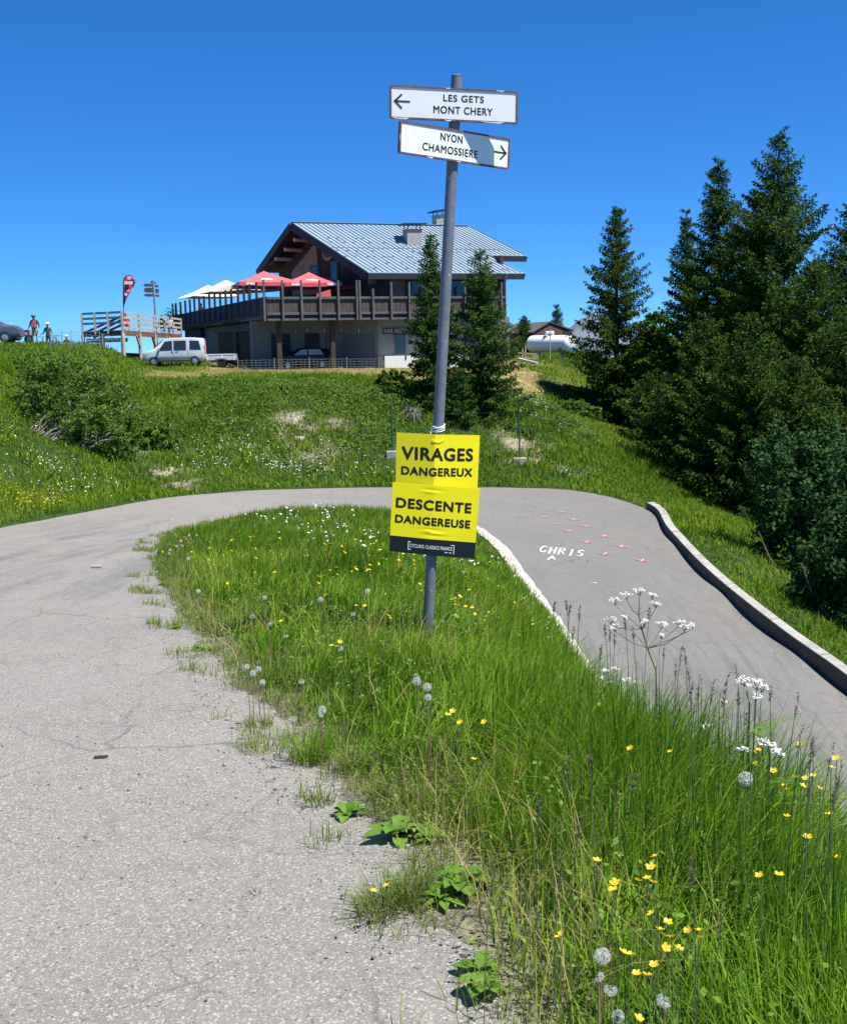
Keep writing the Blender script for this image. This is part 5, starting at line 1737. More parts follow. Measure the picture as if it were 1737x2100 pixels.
def person(loc, rz, label, top, legs, helmet=None, arms=None, lean=0.0, sit=False, mats=None):
    root = empty('person', loc, rz, label, 'person')
    hz = .92
    J = [(0, 0, hz), (0, lean * .4, 1.15), (0, lean * .8, 1.38), (0, lean, 1.5), (0, lean + .02, 1.57), (0, lean + .05, 1.68)]
    R = [(.15, .11), (.14, .1), (.17, .11), (.06, .06), (.075, .085), (.07, .085)]
    E = [(0, 1), (1, 2), (2, 3), (3, 4), (4, 5)]
    arms = arms or {1: [(.26, .02, 1.1), (.3, .14, .88)], -1: [(-.26, .02, 1.1), (-.3, .14, .88)]}
    for s in (-1, 1):
        b = len(J)
        J += [(s * .19, lean * .8, 1.39)] + arms[s]
        h = Vector(arms[s][1]) + (Vector(arms[s][1]) - Vector(arms[s][0])).normalized() * .1
        J += [tuple(h)]
        R += [.065, .045, .035, .03]
        E += [(2, b), (b, b + 1), (b + 1, b + 2), (b + 2, b + 3)]
        b = len(J)
        if sit: J += [(s * .1, .02, hz - .05), (s * .13, .42, hz - .02), (s * .13, .45, hz - .42), (s * .13, .58, hz - .48)]
        else: J += [(s * .1, 0, hz - .08), (s * .12, .03, .5), (s * .12, -.02, .09), (s * .13, .14, .05)]
        R += [.095, .065, .045, .04]
        E += [(0, b), (b, b + 1), (b + 1, b + 2), (b + 2, b + 3)]
    me = skinned(J, E, R)
    for m in (M_['skin'], top, legs, M_['blackcloth']): me.materials.append(m)
    mi = []
    for p in me.polygons:
        c = p.center
        if c.z > 1.5: k = 0
        elif not sit and c.z < .12: k = 3
        elif (c.z < hz + .04 and abs(c.x) < .24): k = 2
        elif math.hypot(c.x, 0) > .285 and c.z < 1.0: k = 0
        else: k = 1
        mi.append(k)
    me.polygons.foreach_set('material_index', mi)
    o = bpy.data.objects.new('body', me)
    C.objects.link(o)
    o.parent = root
    mb = MB()
    if helmet:
        mb.ball((0, lean + .03, 1.70), .135, 12, sq=(1, 1.2, .85))
        mb.box((0, lean + .2, 1.68), (.16, .1, .02))
        mb.build('helmet', helmet, root, smooth=True)
    else:
        mb.ball((0, lean + .02, 1.70), .11, 10, sq=(1, 1.1, .85))
        mb.build('hair', M_['wood'], root, smooth=True)
    return root

def bicycle(loc, rz, label, m):
    root = empty('bicycle', loc, rz, label, 'bicycle', 'bicycles held on the crest road')
    for x in (.52, -.52):
        mb = MB()
        mb.tube([(x + .33 * math.cos(a), 0, .34 + .33 * math.sin(a)) for a in [2 * math.pi * k / 24 for k in range(25)]], .022, 6, caps=False)
        for k in range(8):
            a = math.pi * k / 8
            mb.tube([(x + .32 * math.cos(a), 0, .34 + .32 * math.sin(a)), (x - .32 * math.cos(a), 0, .34 - .32 * math.sin(a))], .003, 4)
        mb.build('wheel', M_['tyre'], root)
    mb = MB()
    bb, st, hd = (-.08, 0, .3), (-.22, 0, .82), (.32, 0, .86)
    for a, b in ((bb, st), (bb, hd), (st, hd), (bb, (-.52, 0, .34)), (st, (-.52, 0, .34)), (hd, (.52, 0, .34))):
        mb.tube([a, b], .02, 6)
    mb.build('frame', m, root)
    MB().box((-.25, 0, .9), (.24, .12, .05)).build('saddle', M_['blackcloth'], root, bevel=.02)
    mb = MB()
    mb.tube([hd, (.3, 0, .98)], .018, 6)
    mb.tube([(.26, -.32, 1.0), (.32, 0, .98), (.26, .32, 1.0)], .014, 6)
    mb.build('handlebar', M_['blackcloth'], root)
    return root

def ground_at(px, py, d):
    p = PD(px, py, d)
    return Vector((p.x, p.y, T1(p.x, p.y)))
rider = person(ground_at(74, 718, 72.5), math.radians(178), 'person in black jacket and red bib wearing a khaki helmet, standing by the red motorbike', M_['blackcloth'], M_['palecloth'], M_['helmetgreen'],
       {1: [(.27, .04, 1.13), (.3, .26, .98)], -1: [(-.29, .05, 1.13), (-.36, .24, 1.02)]}, .06)
MB().box((0, .17, 1.2), (.3, .1, .42)).build('bib', M_['redcloth'], rider, bevel=.03)
person(ground_at(101, 716, 78), math.radians(170), 'cyclist in dark clothes with white helmet holding a bicycle on the crest road', M_['greycloth'], M_['greycloth'], M_['helmetwhite'],
       {1: [(.28, .06, 1.12), (.36, .26, 1.02)], -1: [(-.28, .06, 1.12), (-.42, .28, 1.05)]}, .03)
bicycle(ground_at(113, 716, 78.3), math.radians(-52), 'dark bicycle held by the white helmeted cyclist', M_['fascia'])
bicycle(ground_at(89, 716, 79.5), math.radians(-70), 'bicycle half hidden behind the person in the red bib', M_['fascia'])
p_ = person(ground_at(138, 714, 90), math.radians(170), 'distant cyclist of whom only a white helmet shows over the crest', M_['greycloth'], M_['greycloth'], M_['helmetwhite'])
p_.location.z = PD(138, 687, 90).z - 1.78
p_ = person(ground_at(209, 714, 84), math.radians(160), 'white helmeted cyclist standing behind the crest beside the deck', M_['greycloth'], M_['blackcloth'], M_['helmetwhite'])
p_.location.z = PD(209, 683, 84).z - 1.78
for px, d, lab, m in ((258, 83, 'person in red seated on the deck behind the front railing', M_['redjacket']), (332, 90, 'person in dark top seated on the deck under the finger post', M_['blackcloth']), (349, 92, 'person in pale top seated on the deck nearest the chalet', M_['palecloth'])):
    q = PD(px, 665, d)
    p_ = person((q.x, q.y, 3.57 - .46), math.radians(200), lab, m, M_['greycloth'], None, None, .0, True)
q = at_local(-9.0, 13.5, 4.36)
q = PD(412, 620, 99)
person((q.x, q.y, 4.3), math.radians(200), 'person in black standing on the terrace under the white parasols', M_['blackcloth'], M_['blackcloth'])

# ------------------------------------------------------------------ wire fences
def mesh_fence(pts_top, h, nposts, label, wires=5, step=.28, ground=True):
    p0 = pts_top[0]
    root = empty('wire_fence', (p0.x, p0.y, T1(p0.x, p0.y)), 0, label, 'fence')
    Mt = Matrix.Translation(-Vector(root.location))
    segs = []
    for a, b in zip(pts_top[:-1], pts_top[1:]):
        n = max(2, int((Vector(b) - Vector(a)).length / step))
        segs += [Vector(a).lerp(Vector(b), i / n) for i in range(n)]
    segs.append(Vector(pts_top[-1]))
    for s in segs: s.z = T1(s.x, s.y)
    mb = MB()
    for k in range(wires):
        z = .08 + (h - .1) * (k / (wires - 1))
        mb.tube([s + Vector((0, 0, z + .015 * math.sin(i * 1.7 + k))) for i, s in enumerate(segs)], .009, 4, 0, Mt)
    for i, s in enumerate(segs):
        o_ = .05 * math.sin(i * 2.3)
        mb.tube([s + Vector((0, 0, .06)), s + Vector((o_, 0, h * .5)), s + Vector((0, 0, h))], .008, 4, 0, Mt)
    mb.build('wire_mesh', M_['wire'], root, fix=False)
    for i in range(nposts):
        s = segs[int(round(i * (len(segs) - 1) / (nposts - 1)))]
        MB().tube([s + Vector((0, -.03, -.3)), s + Vector((.02, -.03, h + .12))], .025, 6, 0, Mt).build('fence_post', M_['wire'], root)
    return root
mesh_fence([PD(488, 757, 76), PD(600, 757, 76.5), PD(777, 757, 79)], .75, 5, 'low square mesh wire fence running along the front of the chalet')
mesh_fence([PD(105, 725, 70), PD(170, 722, 74), PD(250, 738, 75.5)], .95, 6, 'mesh wire fence along the crest left of the deck')

# green posts in concrete blocks on the bank, with two thin strands between
gp_ = []
for px, y0, y1, d, lab in ((806, 818, 925, 45, 'green fence post in a concrete block left of the yellow boards'), (1066, 812, 937, 45.2, 'green fence post in a concrete block right of the yellow boards')):
    b = PD(px, y1, d)
    b.z = T1(b.x, b.y)
    root = empty('fence_post', b, 0, lab, 'post', 'green posts on the bank above the bend')
    h = (y1 - y0) / F * d
    MB().tube([(0, 0, -.1), (-.02, 0, h)], .032, 8).build('post', M_['greenpost'], root, smooth=True)
    MB().box((0, 0, .06), (.5, .4, .3)).build('concrete_block', M_['concrete'], root, bevel=.02)
    gp_.append(b + Vector((0, 0, h)))
mb = MB()
for k in (.15, .5, .9):
    a, b = gp_[0] - Vector((0, 0, 1.7 * k)), gp_[1] - Vector((0, 0, 2.0 * k))
    mb.tube([a.lerp(b, t / 10) - Vector((0, 0, .12 * math.sin(math.pi * t / 10))) for t in range(11)], .006, 4)
tag(mb.build('fence_wire', M_['darkwire']), 'thin slack wires strung between the two green posts', 'wire')

# ------------------------------------------------------------------ hut, gas tank and barrier on the right
s8 = lambda x, y: (1031.7 + .1291 * x, 613 + .1291 * y)
def s8d(x, y, d): return PD(*s8(x, y), d)
hd_ = 96
hb1 = s8d(790, 800, hd_)
hut = empty('hut', (hb1.x, hb1.y, T1(hb1.x, hb1.y)), 0, 'small reddish brown wooden hut behind the white gas tank', 'hut')
Hm = Matrix.Translation(-Vector(hut.location))
q = [s8d(495, 900, hd_), s8d(1095, 900, hd_), s8d(1095, 540, hd_), s8d(745, 400, hd_), s8d(495, 560, hd_)]
MB().prism(q, (-2.2, 4.5, 0), 0, Hm).build('wall', M_['redwood'], hut)
mb = MB()
for a, b in ((s8d(465, 548, hd_ - .05), s8d(747, 378, hd_ - .05)), (s8d(747, 378, hd_ - .05), s8d(1125, 512, hd_ - .05))):
    e = Vector((-2.4, 5.0, 0))
    mb.prism([a, b, b + e, a + e], (0, 0, .12), 0, Hm)
mb.build('roof', M_['wood2'], hut)
MB().prism([s8d(1030, 640, hd_ - .1), s8d(1098, 640, hd_ - .1), s8d(1098, 520, hd_ - .1), s8d(1030, 520, hd_ - .1)], (0, .1, 0), 0, Hm).build('side_panel', M_['wood'], hut)

td0, td1 = 80.5, 77.5
a, b = s8d(450, 712, td0), s8d(1085, 712, td1)
tb = empty('gas_tank', ((a.x + b.x) / 2, (a.y + b.y) / 2, T1((a.x + b.x) / 2, (a.y + b.y) / 2)), 0, 'white horizontal gas tank on short legs in front of the hut', 'gas tank')
Tm = Matrix.Translation(-Vector(tb.location))
ax_ = (b - a).normalized()
rad = .56
prof = [(rad * math.sin(t), -rad * .55 * math.cos(t)) for t in [math.pi / 2 * k / 6 for k in range(7)]]
Ln = (b - a).length
pr = [(r, z + rad * .3) for r, z in prof] + [(r, Ln - rad * .3 - z) for r, z in reversed(prof)]
rotm = Matrix.Translation(a) @ ax_.to_track_quat('Z', 'Y').to_matrix().to_4x4()
MB().lathe(pr, 24, 0, Tm @ rotm).build('tank_shell', M_['tank'], tb, smooth=True)
c_ = a.lerp(b, .46)
MB().box(c_ + Vector((0, -.1, rad + .1)), (.55, .45, .34), 0, Tm).build('valve_cover', M_['tank'], tb, bevel=.03)
for t in (.2, .78):
    p = a.lerp(b, t)
    g_ = T1(p.x, p.y)
    MB().box((p.x, p.y, (p.z - rad + g_) / 2), (.14, .6, max(.3, p.z - rad - g_ + .3)), 0, Tm).build('leg', M_['concrete'], tb)
# slender marker post with small plate in front of the tank
mp_ = s8d(745, 965, 75)
mk = empty('marker_post', (mp_.x, mp_.y, T1(mp_.x, mp_.y)), 0, 'slender pale marker post standing in front of the gas tank', 'post')
MB().tube([(0, 0, -.2), (.03, 0, 1.9)], .03, 6).build('post', M_['deckwood'], mk)
MB().prism([(-.2, 0, 1.62), (.24, 0, 1.62), (.06, 0, 1.48), (-.02, 0, 1.48)], (0, .02, 0)).build('emblem', M_['greycloth'], mk)
# pale wooden barrier and plank in the dry grass
ba = s8d(130, 900, 71)
br = empty('wooden_barrier', (ba.x, ba.y, T1(ba.x, ba.y)), 0, 'light yellow wooden barrier frame in the dry grass below the tank', 'barrier')
Bm = Matrix.Translation(-Vector(br.location))
for (x0, y0, x1, y1) in ((130, 845, 545, 875), (250, 930, 550, 945), (310, 770, 315, 920), (355, 720, 360, 925), (545, 865, 548, 960), (470, 940, 545, 868)):
    MB().bar(s8d(x0, y0, 71.5), s8d(x1, y1, 71.5), .06, .07, 0, Bm).build('rail', M_['plaster'], br)
pa, pb = s8d(245, 950, 70.5), s8d(540, 1022, 69)
pl = MB().bar(pa, pb, .2, .12).build('plank', M_['plaster'])
tag(pl, 'pale loose plank lying in the dry grass below the tank', 'plank')
pa, pb = s8d(20, 905, 72), s8d(130, 912, 71)
pl = MB().bar(pa, pb, .2, .12).build('plank', M_['plaster'])
tag(pl, 'short pale plank beside the small spruces of the chalet', 'plank')

# ------------------------------------------------------------------ vegetation
def blade_mesh(P, L, Wd, az, lean, seg=3, fold=None):
    """curved tapering blades: P (n,3) feet, L lengths, Wd widths, az lean direction, lean amount"""
    n = len(P)
    d = np.stack([np.cos(az), np.sin(az), np.zeros(n)], 1)
    fa = az + np.pi / 2 + rng.normal(0, .7, n) if fold is None else fold
    sd = np.stack([np.cos(fa), np.sin(fa), np.zeros(n)], 1)
    V, T = [], []
    for k in range(seg + 1):
        t = k / seg
        c = P + d * (L * lean * t ** 1.9)[:, None] + np.array([0, 0, 1.0])[None] * (L * (t - .38 * np.minimum(lean, 1.2) * t ** 2.4))[:, None]
        w = Wd * (1 - t) ** .7 * (.75 + .5 * t if t < .6 else 1.0)
        if k < seg:
            V += [c - sd * (w / 2)[:, None], c + sd * (w / 2)[:, None]]
        else:
            V.append(c)
    m = 2 * seg + 1
    V = np.stack(V, 1).reshape(-1, 3)
    b = (np.arange(n) * m)[:, None]
    for k in range(seg):
        if k < seg - 1:
            T.append(b + np.array([[2 * k, 2 * k + 1, 2 * k + 3]]))
            T.append(b + np.array([[2 * k, 2 * k + 3, 2 * k + 2]]))
        else:
            T.append(b + np.array([[2 * k, 2 * k + 1, 2 * k + 2]]))
    return V, np.concatenate(T)

def scatter(n, x0, x1, y0, y1):
    return rng.uniform(x0, x1, n), rng.uniform(y0, y1, n)

# long grass of the wedge between the two branches
def island_ok(x, y):
    return ~inpoly(x, y, ROADPOLY)
inn2 = INN[:, :2]
VS, TS, off = [], [], 0
for (y0, y1, x0, x1, dens, wid, seg) in ((1.6, 4.6, -1, 1.9, 5600, .0078, 4), (4.6, 8, -1.8, 1.9, 2900, .010, 3), (8, 14, -3.6, 2.3, 1050, .014, 3), (14, 22, -4.6, 3.2, 520, .02, 2), (22, 33, -4.8, 3.0, 330, .028, 2)):
    n = int((y1 - y0) * (x1 - x0) * dens)
    x, y = scatter(n, x0, x1, y0, y1)
    # clumped growth
    keep = island_ok(x, y)
    ed = polydist(x, y, inn2)
    keep &= ed > 0.02 + np.clip(.12 + .16 * wob(x, y, 3), 0, .4) * (y < 14)
    den = np.clip((ed - .05) / .35 + .25 * wob(x, y, 5), .12, 1)
    den = np.where(y > 16, 1, den)
    keep &= rng.random(n) < den * np.clip(.8 + .35 * wob(x, y, 7), .3, 1)
    x, y, ed = x[keep], y[keep], ed[keep]
    n = len(x)
    grow = np.clip(ed / .75, 0, 1)
    right = np.clip((x - .1) / .9, 0, 1) * (y < 9)
    L = (.09 + .22 * grow + .17 * right * grow) * np.clip(1 + .35 * wob(x, y, 2.2), .5, 1.5) * rng.uniform(.55, 1.3, n)
    L = np.where(y > 12, np.minimum(L, .34), L)
    L = L * (1 - .55 * np.exp(-((x - PB.x) / .7) ** 2 - ((y - PB.y + .35) / .8) ** 2))
    az = 2.2 * wob(x, y, 1.1) + rng.normal(0, 1.0, n)
    lean = np.abs(rng.normal(.3, .3, n)) + .3 * (wob(x, y, 4) > .3)
    z = terr(x, y) - .01
    V, T = blade_mesh(np.stack([x, y, z], 1), L, wid * rng.uniform(.6, 1.4, n), az, lean, seg)
    VS.append(V); TS.append(T + off); off += len(V)
o = mesh_np('grass', np.vstack(VS), np.vstack(TS), M_['grass'])
tag(o, 'long green grass covering the wedge between the two roads', 'grass', kind='stuff')

# short trodden grass and weeds at the edge of the asphalt
n = 52000
x, y = scatter(n, -5, .9, 1.8, 26)
ed = polydist(x, y, inn2)
keep = island_ok(x, y) & (ed < .42) & (wob(x, y, 4.5) > -.1)
out_ = ~island_ok(x, y) & (ed < .3) & (wob(x, y, 6) > .42)
keep |= out_
keep &= ed < .42 + 0 * x
x, y, ed = x[keep], y[keep], ed[keep]
n = len(x)
rep_ = 7
x = np.repeat(x, rep_) + rng.normal(0, .03, n * rep_)
y = np.repeat(y, rep_) + rng.normal(0, .03, n * rep_)
n = len(x)
V, T = blade_mesh(np.stack([x, y, terr(x, y) + .005], 1), rng.uniform(.03, .12, n), rng.uniform(.002, .005, n) * (1 + y / 12), rng.uniform(0, 6.28, n), np.abs(rng.normal(.6, .4, n)), 2)
o = mesh_np('verge_grass', V, T, M_['edgegrass'])
tag(o, 'short yellowish trodden grass fringing the asphalt edge', 'grass', kind='stuff')

# loose chippings along the edge and on the left carriageway
n = 30000
x, y = scatter(n, -3.2, 1.2, 1.6, 9.5)
ed = polydist(x, y, inn2)
pz = PZ(470, 1590, -.15)
near_ = np.exp(-((x - pz.x) / .75) ** 2 - ((y - pz.y) / .9) ** 2)
keep = (rng.random(n) < np.where(ed < .3, .5 * np.clip(.55 + wob(x, y, 5), 0, 1), .006) + .12 * near_) & (x < 1)
x, y = x[keep], y[keep]
n = len(x)
r = rng.uniform(.002, .006, n) * np.where(rng.random(n) < .04, 1.9, 1)
base = np.array([[1, 0, 0], [0, 1, 0], [-1, 0, 0], [0, -1, 0], [0, 0, 1], [0, 0, -.4]], float)
V = base[None] * (r[:, None, None] * rng.uniform(.6, 1.5, (n, 6, 1))) + np.stack([x, y, terr(x, y) + .014], 1)[:, None, :]
ft = np.array([[0, 1, 4], [1, 2, 4], [2, 3, 4], [3, 0, 4], [1, 0, 5], [2, 1, 5], [3, 2, 5], [0, 3, 5]])
T = (ft[None] + (np.arange(n) * 6)[:, None, None]).reshape(-1, 3)
o = mesh_np('gravel', V.reshape(-1, 3), T, [M_['stone'], M_['greycloth']], mi=np.repeat((rng.random(n) < .6).astype(int), 8))
tag(o, 'loose dark and pale chippings on the asphalt edge', 'gravel', kind='stuff')

# meadow on the banks, the outer verge and the left hillside
def rockmask(x, y):
    m = np.zeros(x.shape)
    for p, r in sp_:
        m = np.maximum(m, np.clip((r * .85 + .55 * wob(x, y, 2.2) - np.hypot(x - p.x, (y - p.y) * .8)) / 0.5, 0, 1))
    return m
VS, TS, off = [], [], 0
for (n, x0, x1, y0, y1, l0, l1, w0, w1) in ((30000, -16, -7, 20, 34, .14, .36, .012, .03), (150000, -28, 11, 34, 58, .12, .34, .03, .075), (60000, 7.4, 17, 18, 58, .12, .36, .02, .06), (40000, -34, -11, 50, 84, .12, .3, .04, .09), (24000, 3, 16, 58, 92, .12, .35, .04, .09)):
    x, y = scatter(n, x0, x1, y0, y1)
    keep = ~inpoly(x, y, ROADPOLY) & (polydist(x, y, OUT[:, :2]) > .18) & (polydist(x, y, inn2) > .2)
    keep &= ~((x > -6) & (x < 7.2) & (y < 38))
    keep &= rng.random(n) > rockmask(x, y) * .8
    st_ = np.clip((y - 54.5 + 1.2 * wob(x, y, .8)) / 2.5, 0, 1) * np.clip((x + 15.5 + wob(x, y, .7)) / 2.0, 0, 1) * (x < 6) * (y < 110)
    keep &= rng.random(n) > st_
    x, y = x[keep], y[keep]
    n = len(x)
    tall = np.clip(1 + .5 * wob(x, y, .9) + .25 * wob(x, y, 3), .45, 1.9)
    V, T = blade_mesh(np.stack([x, y, terr(x, y) - .02 + .05 * wob(x, y, 1.6)], 1), rng.uniform(l0, l1, n) * tall, rng.uniform(w0, w1, n), rng.uniform(0, 6.28, n), np.abs(rng.normal(.55, .35, n)), 2)
    VS.append(V); TS.append(T + off); off += len(V)
o = mesh_np('meadow', np.vstack(VS), np.vstack(TS), M_['meadow'])
tag(o, 'rough green meadow covering the banks round the bend', 'meadow', kind='stuff')
# mown yellow band on the terrace
n = 60000
x, y = scatter(n, -18, 6, 53, 82)
st_ = np.clip((y - 54.5 + 1.2 * wob(x, y, .8)) / 2.5, 0, 1) * np.clip((x + 15.5 + wob(x, y, .7)) / 2.0, 0, 1)
keep = rng.random(n) < st_
for p, r in [(PD(1090, 757, 68), 3.2), (PD(1050, 765, 62), 2.0)]:
    pass
x, y = x[keep], y[keep]
xe, ye = scatter(5000, 2.5, 9.5, 58, 75)
ke = rng.random(5000) < np.clip((3.2 - np.hypot(xe - PD(1090, 757, 68).x, (ye - 68) * .4)) / 1.2, 0, .8)
x, y = np.concatenate([x, xe[ke]]), np.concatenate([y, ye[ke]])
n = len(x)
V, T = blade_mesh(np.stack([x, y, terr(x, y) - .02], 1), rng.uniform(.05, .17, n), rng.uniform(.03, .07, n), rng.uniform(0, 6.28, n), np.abs(rng.normal(.7, .4, n)), 1)
o = mesh_np('mown_grass', V, T, M_['straw'])
tag(o, 'dry yellow mown grass on the level ground before the chalet', 'grass', kind='stuff')

# low leafy ground cover in patches on the bank, made of small leaves standing above the turf
def leaf_cloud(C_, size, up=.5, flat=1.0):
    """quads with random tilt around points C_"""
    n = len(C_)
    nrm = rng.normal(0, 1, (n, 3))
    nrm[:, 2] = np.abs(nrm[:, 2]) + up
    nrm /= np.linalg.norm(nrm, axis=1)[:, None]
    a = np.cross(nrm, rng.normal(0, 1, (n, 3)))
    a /= np.linalg.norm(a, axis=1)[:, None]
    b = np.cross(nrm, a)
    s = size * rng.uniform(.6, 1.35, n)
    V = np.stack([C_ - a * s[:, None], C_ + b * (s * .55)[:, None] + nrm * (s * .12)[:, None], C_ + a * s[:, None], C_ - b * (s * .55)[:, None] + nrm * (s * .12)[:, None]], 1)
    return V.reshape(-1, 3), np.arange(4 * n).reshape(-1, 4)

def sheet_cover(name, label, cat, spots, dens, size, hgt, m):
    PS = []
    for (px, py, d, rx, ry) in spots:
        c = PD(px, py, d)
        n = int(dens * rx * ry * 3.2)
        t, r = rng.uniform(0, 6.28, n), np.sqrt(rng.random(n))
        x, y = c.x + rx * r * np.cos(t), c.y + ry * r * np.sin(t)
        k = ~inpoly(x, y, ROADPOLY) & (polydist(x, y, OUT[:, :2]) > .3)
        x, y, r = x[k], y[k], r[k]
        top = hgt * np.clip((1 - r ** 2) + .5 * wob(x, y, 2), .15, 1.3)
        PS.append(np.stack([x, y, terr(x, y) + top * rng.uniform(.25, 1, len(x)) ** .6], 1))
    V, T = leaf_cloud(np.vstack(PS), size)
    return tag(mesh_np(name, V, T, m), label, cat, kind='stuff')
sheet_cover('ground_cover', 'dark leafy undergrowth on the bank below the chalet', 'undergrowth', [(740, 815, 50, 3.2, 2.2), (820, 830, 49, 2.2, 2.4), (660, 800, 51, 1.8, 1.4), (480, 830, 49, 2.2, 1.6), (560, 810, 50.5, 1.6, 1.0), (400, 800, 52, 2.2, 1.2), (300, 860, 46, 1.6, 1.8), (640, 960, 43.6, 1.2, .8), (520, 880, 46.5, 2.2, 1.0), (760, 900, 46.5, 1.6, 1.2), (420, 870, 46, 1.6, 1.2), (700, 930, 45, 1.0, .8), (1180, 900, 50, 1.4, 1.6), (1120, 820, 54, 1.4, 1.4)], 130, .06, .5, M_['leaf'])

# small flowers scattered over the banks
def flower_field(name, label, spots, m, size):
    PS = []
    for (px, py, d, rx, ry, n) in spots:
        c = PD(px, py, d)
        x, y = c.x + rng.normal(0, rx * .55, n), c.y + rng.normal(0, ry * .55, n)
        k = ~inpoly(x, y, ROADPOLY)
        x, y = x[k], y[k]
        for q in range(3):
            PS.append(np.stack([x + rng.normal(0, size, len(x)), y + rng.normal(0, size, len(x)), terr(x, y) + rng.uniform(.2, .4, len(x))], 1))
    V, T = leaf_cloud(np.vstack(PS), size, 1.5)
    return tag(mesh_np(name, V, T, m), label, 'wildflowers', kind='stuff')
flower_field('wildflowers', 'white umbels flowering in drifts over the banks', [(560, 925, 43.5, 3.2, 2.5, 150), (620, 960, 42.8, 2.2, 1.0, 60), (470, 905, 44.5, 2, 1.6, 50), (60, 920, 33, 2.0, 2.5, 90), (110, 900, 36, 1.6, 2, 50), (440, 965, 41.5, 1.2, 1.2, 30), (820, 965, 43.6, 1.5, .8, 20), (640, 1060, 25, 1.2, 3, 26), (740, 1085, 20, 1.6, 3, 26), (560, 1065, 22, 1.0, 2.5, 14), (960, 1110, 22, 1.2, 3, 20), (1100, 840, 52, 1.2, 3, 50), (1090, 800, 55, 1.6, 3, 40), (950, 1170, 16, 1.0, 2.0, 25)], M_['petalwhite'], .026)
flower_field('yellow_wildflowers', 'yellow flowers in drifts on the banks and the wedge', [(60, 1030, 27, 2.0, 2.5, 260), (160, 1010, 31, 2.0, 1.6, 120), (10, 1000, 28, 1.6, 2.4, 120), (400, 900, 45, 1.6, 1.6, 40), (700, 960, 43.2, 2.2, .8, 40), (1100, 975, 44.5, 1.6, 1.0, 60), (830, 930, 45, 1.6, 1, 40), (720, 1065, 25, 2.0, 3, 40), (640, 1150, 13, 1.6, 3, 26), (800, 1180, 11, 1.0, 2.5, 24), (960, 1210, 12.5, .8, 2, 22), (540, 1150, 13, 1.2, 2.5, 22), (1000, 1260, 9, .4, 1.0, 14)], M_['petalyellow'], .017)

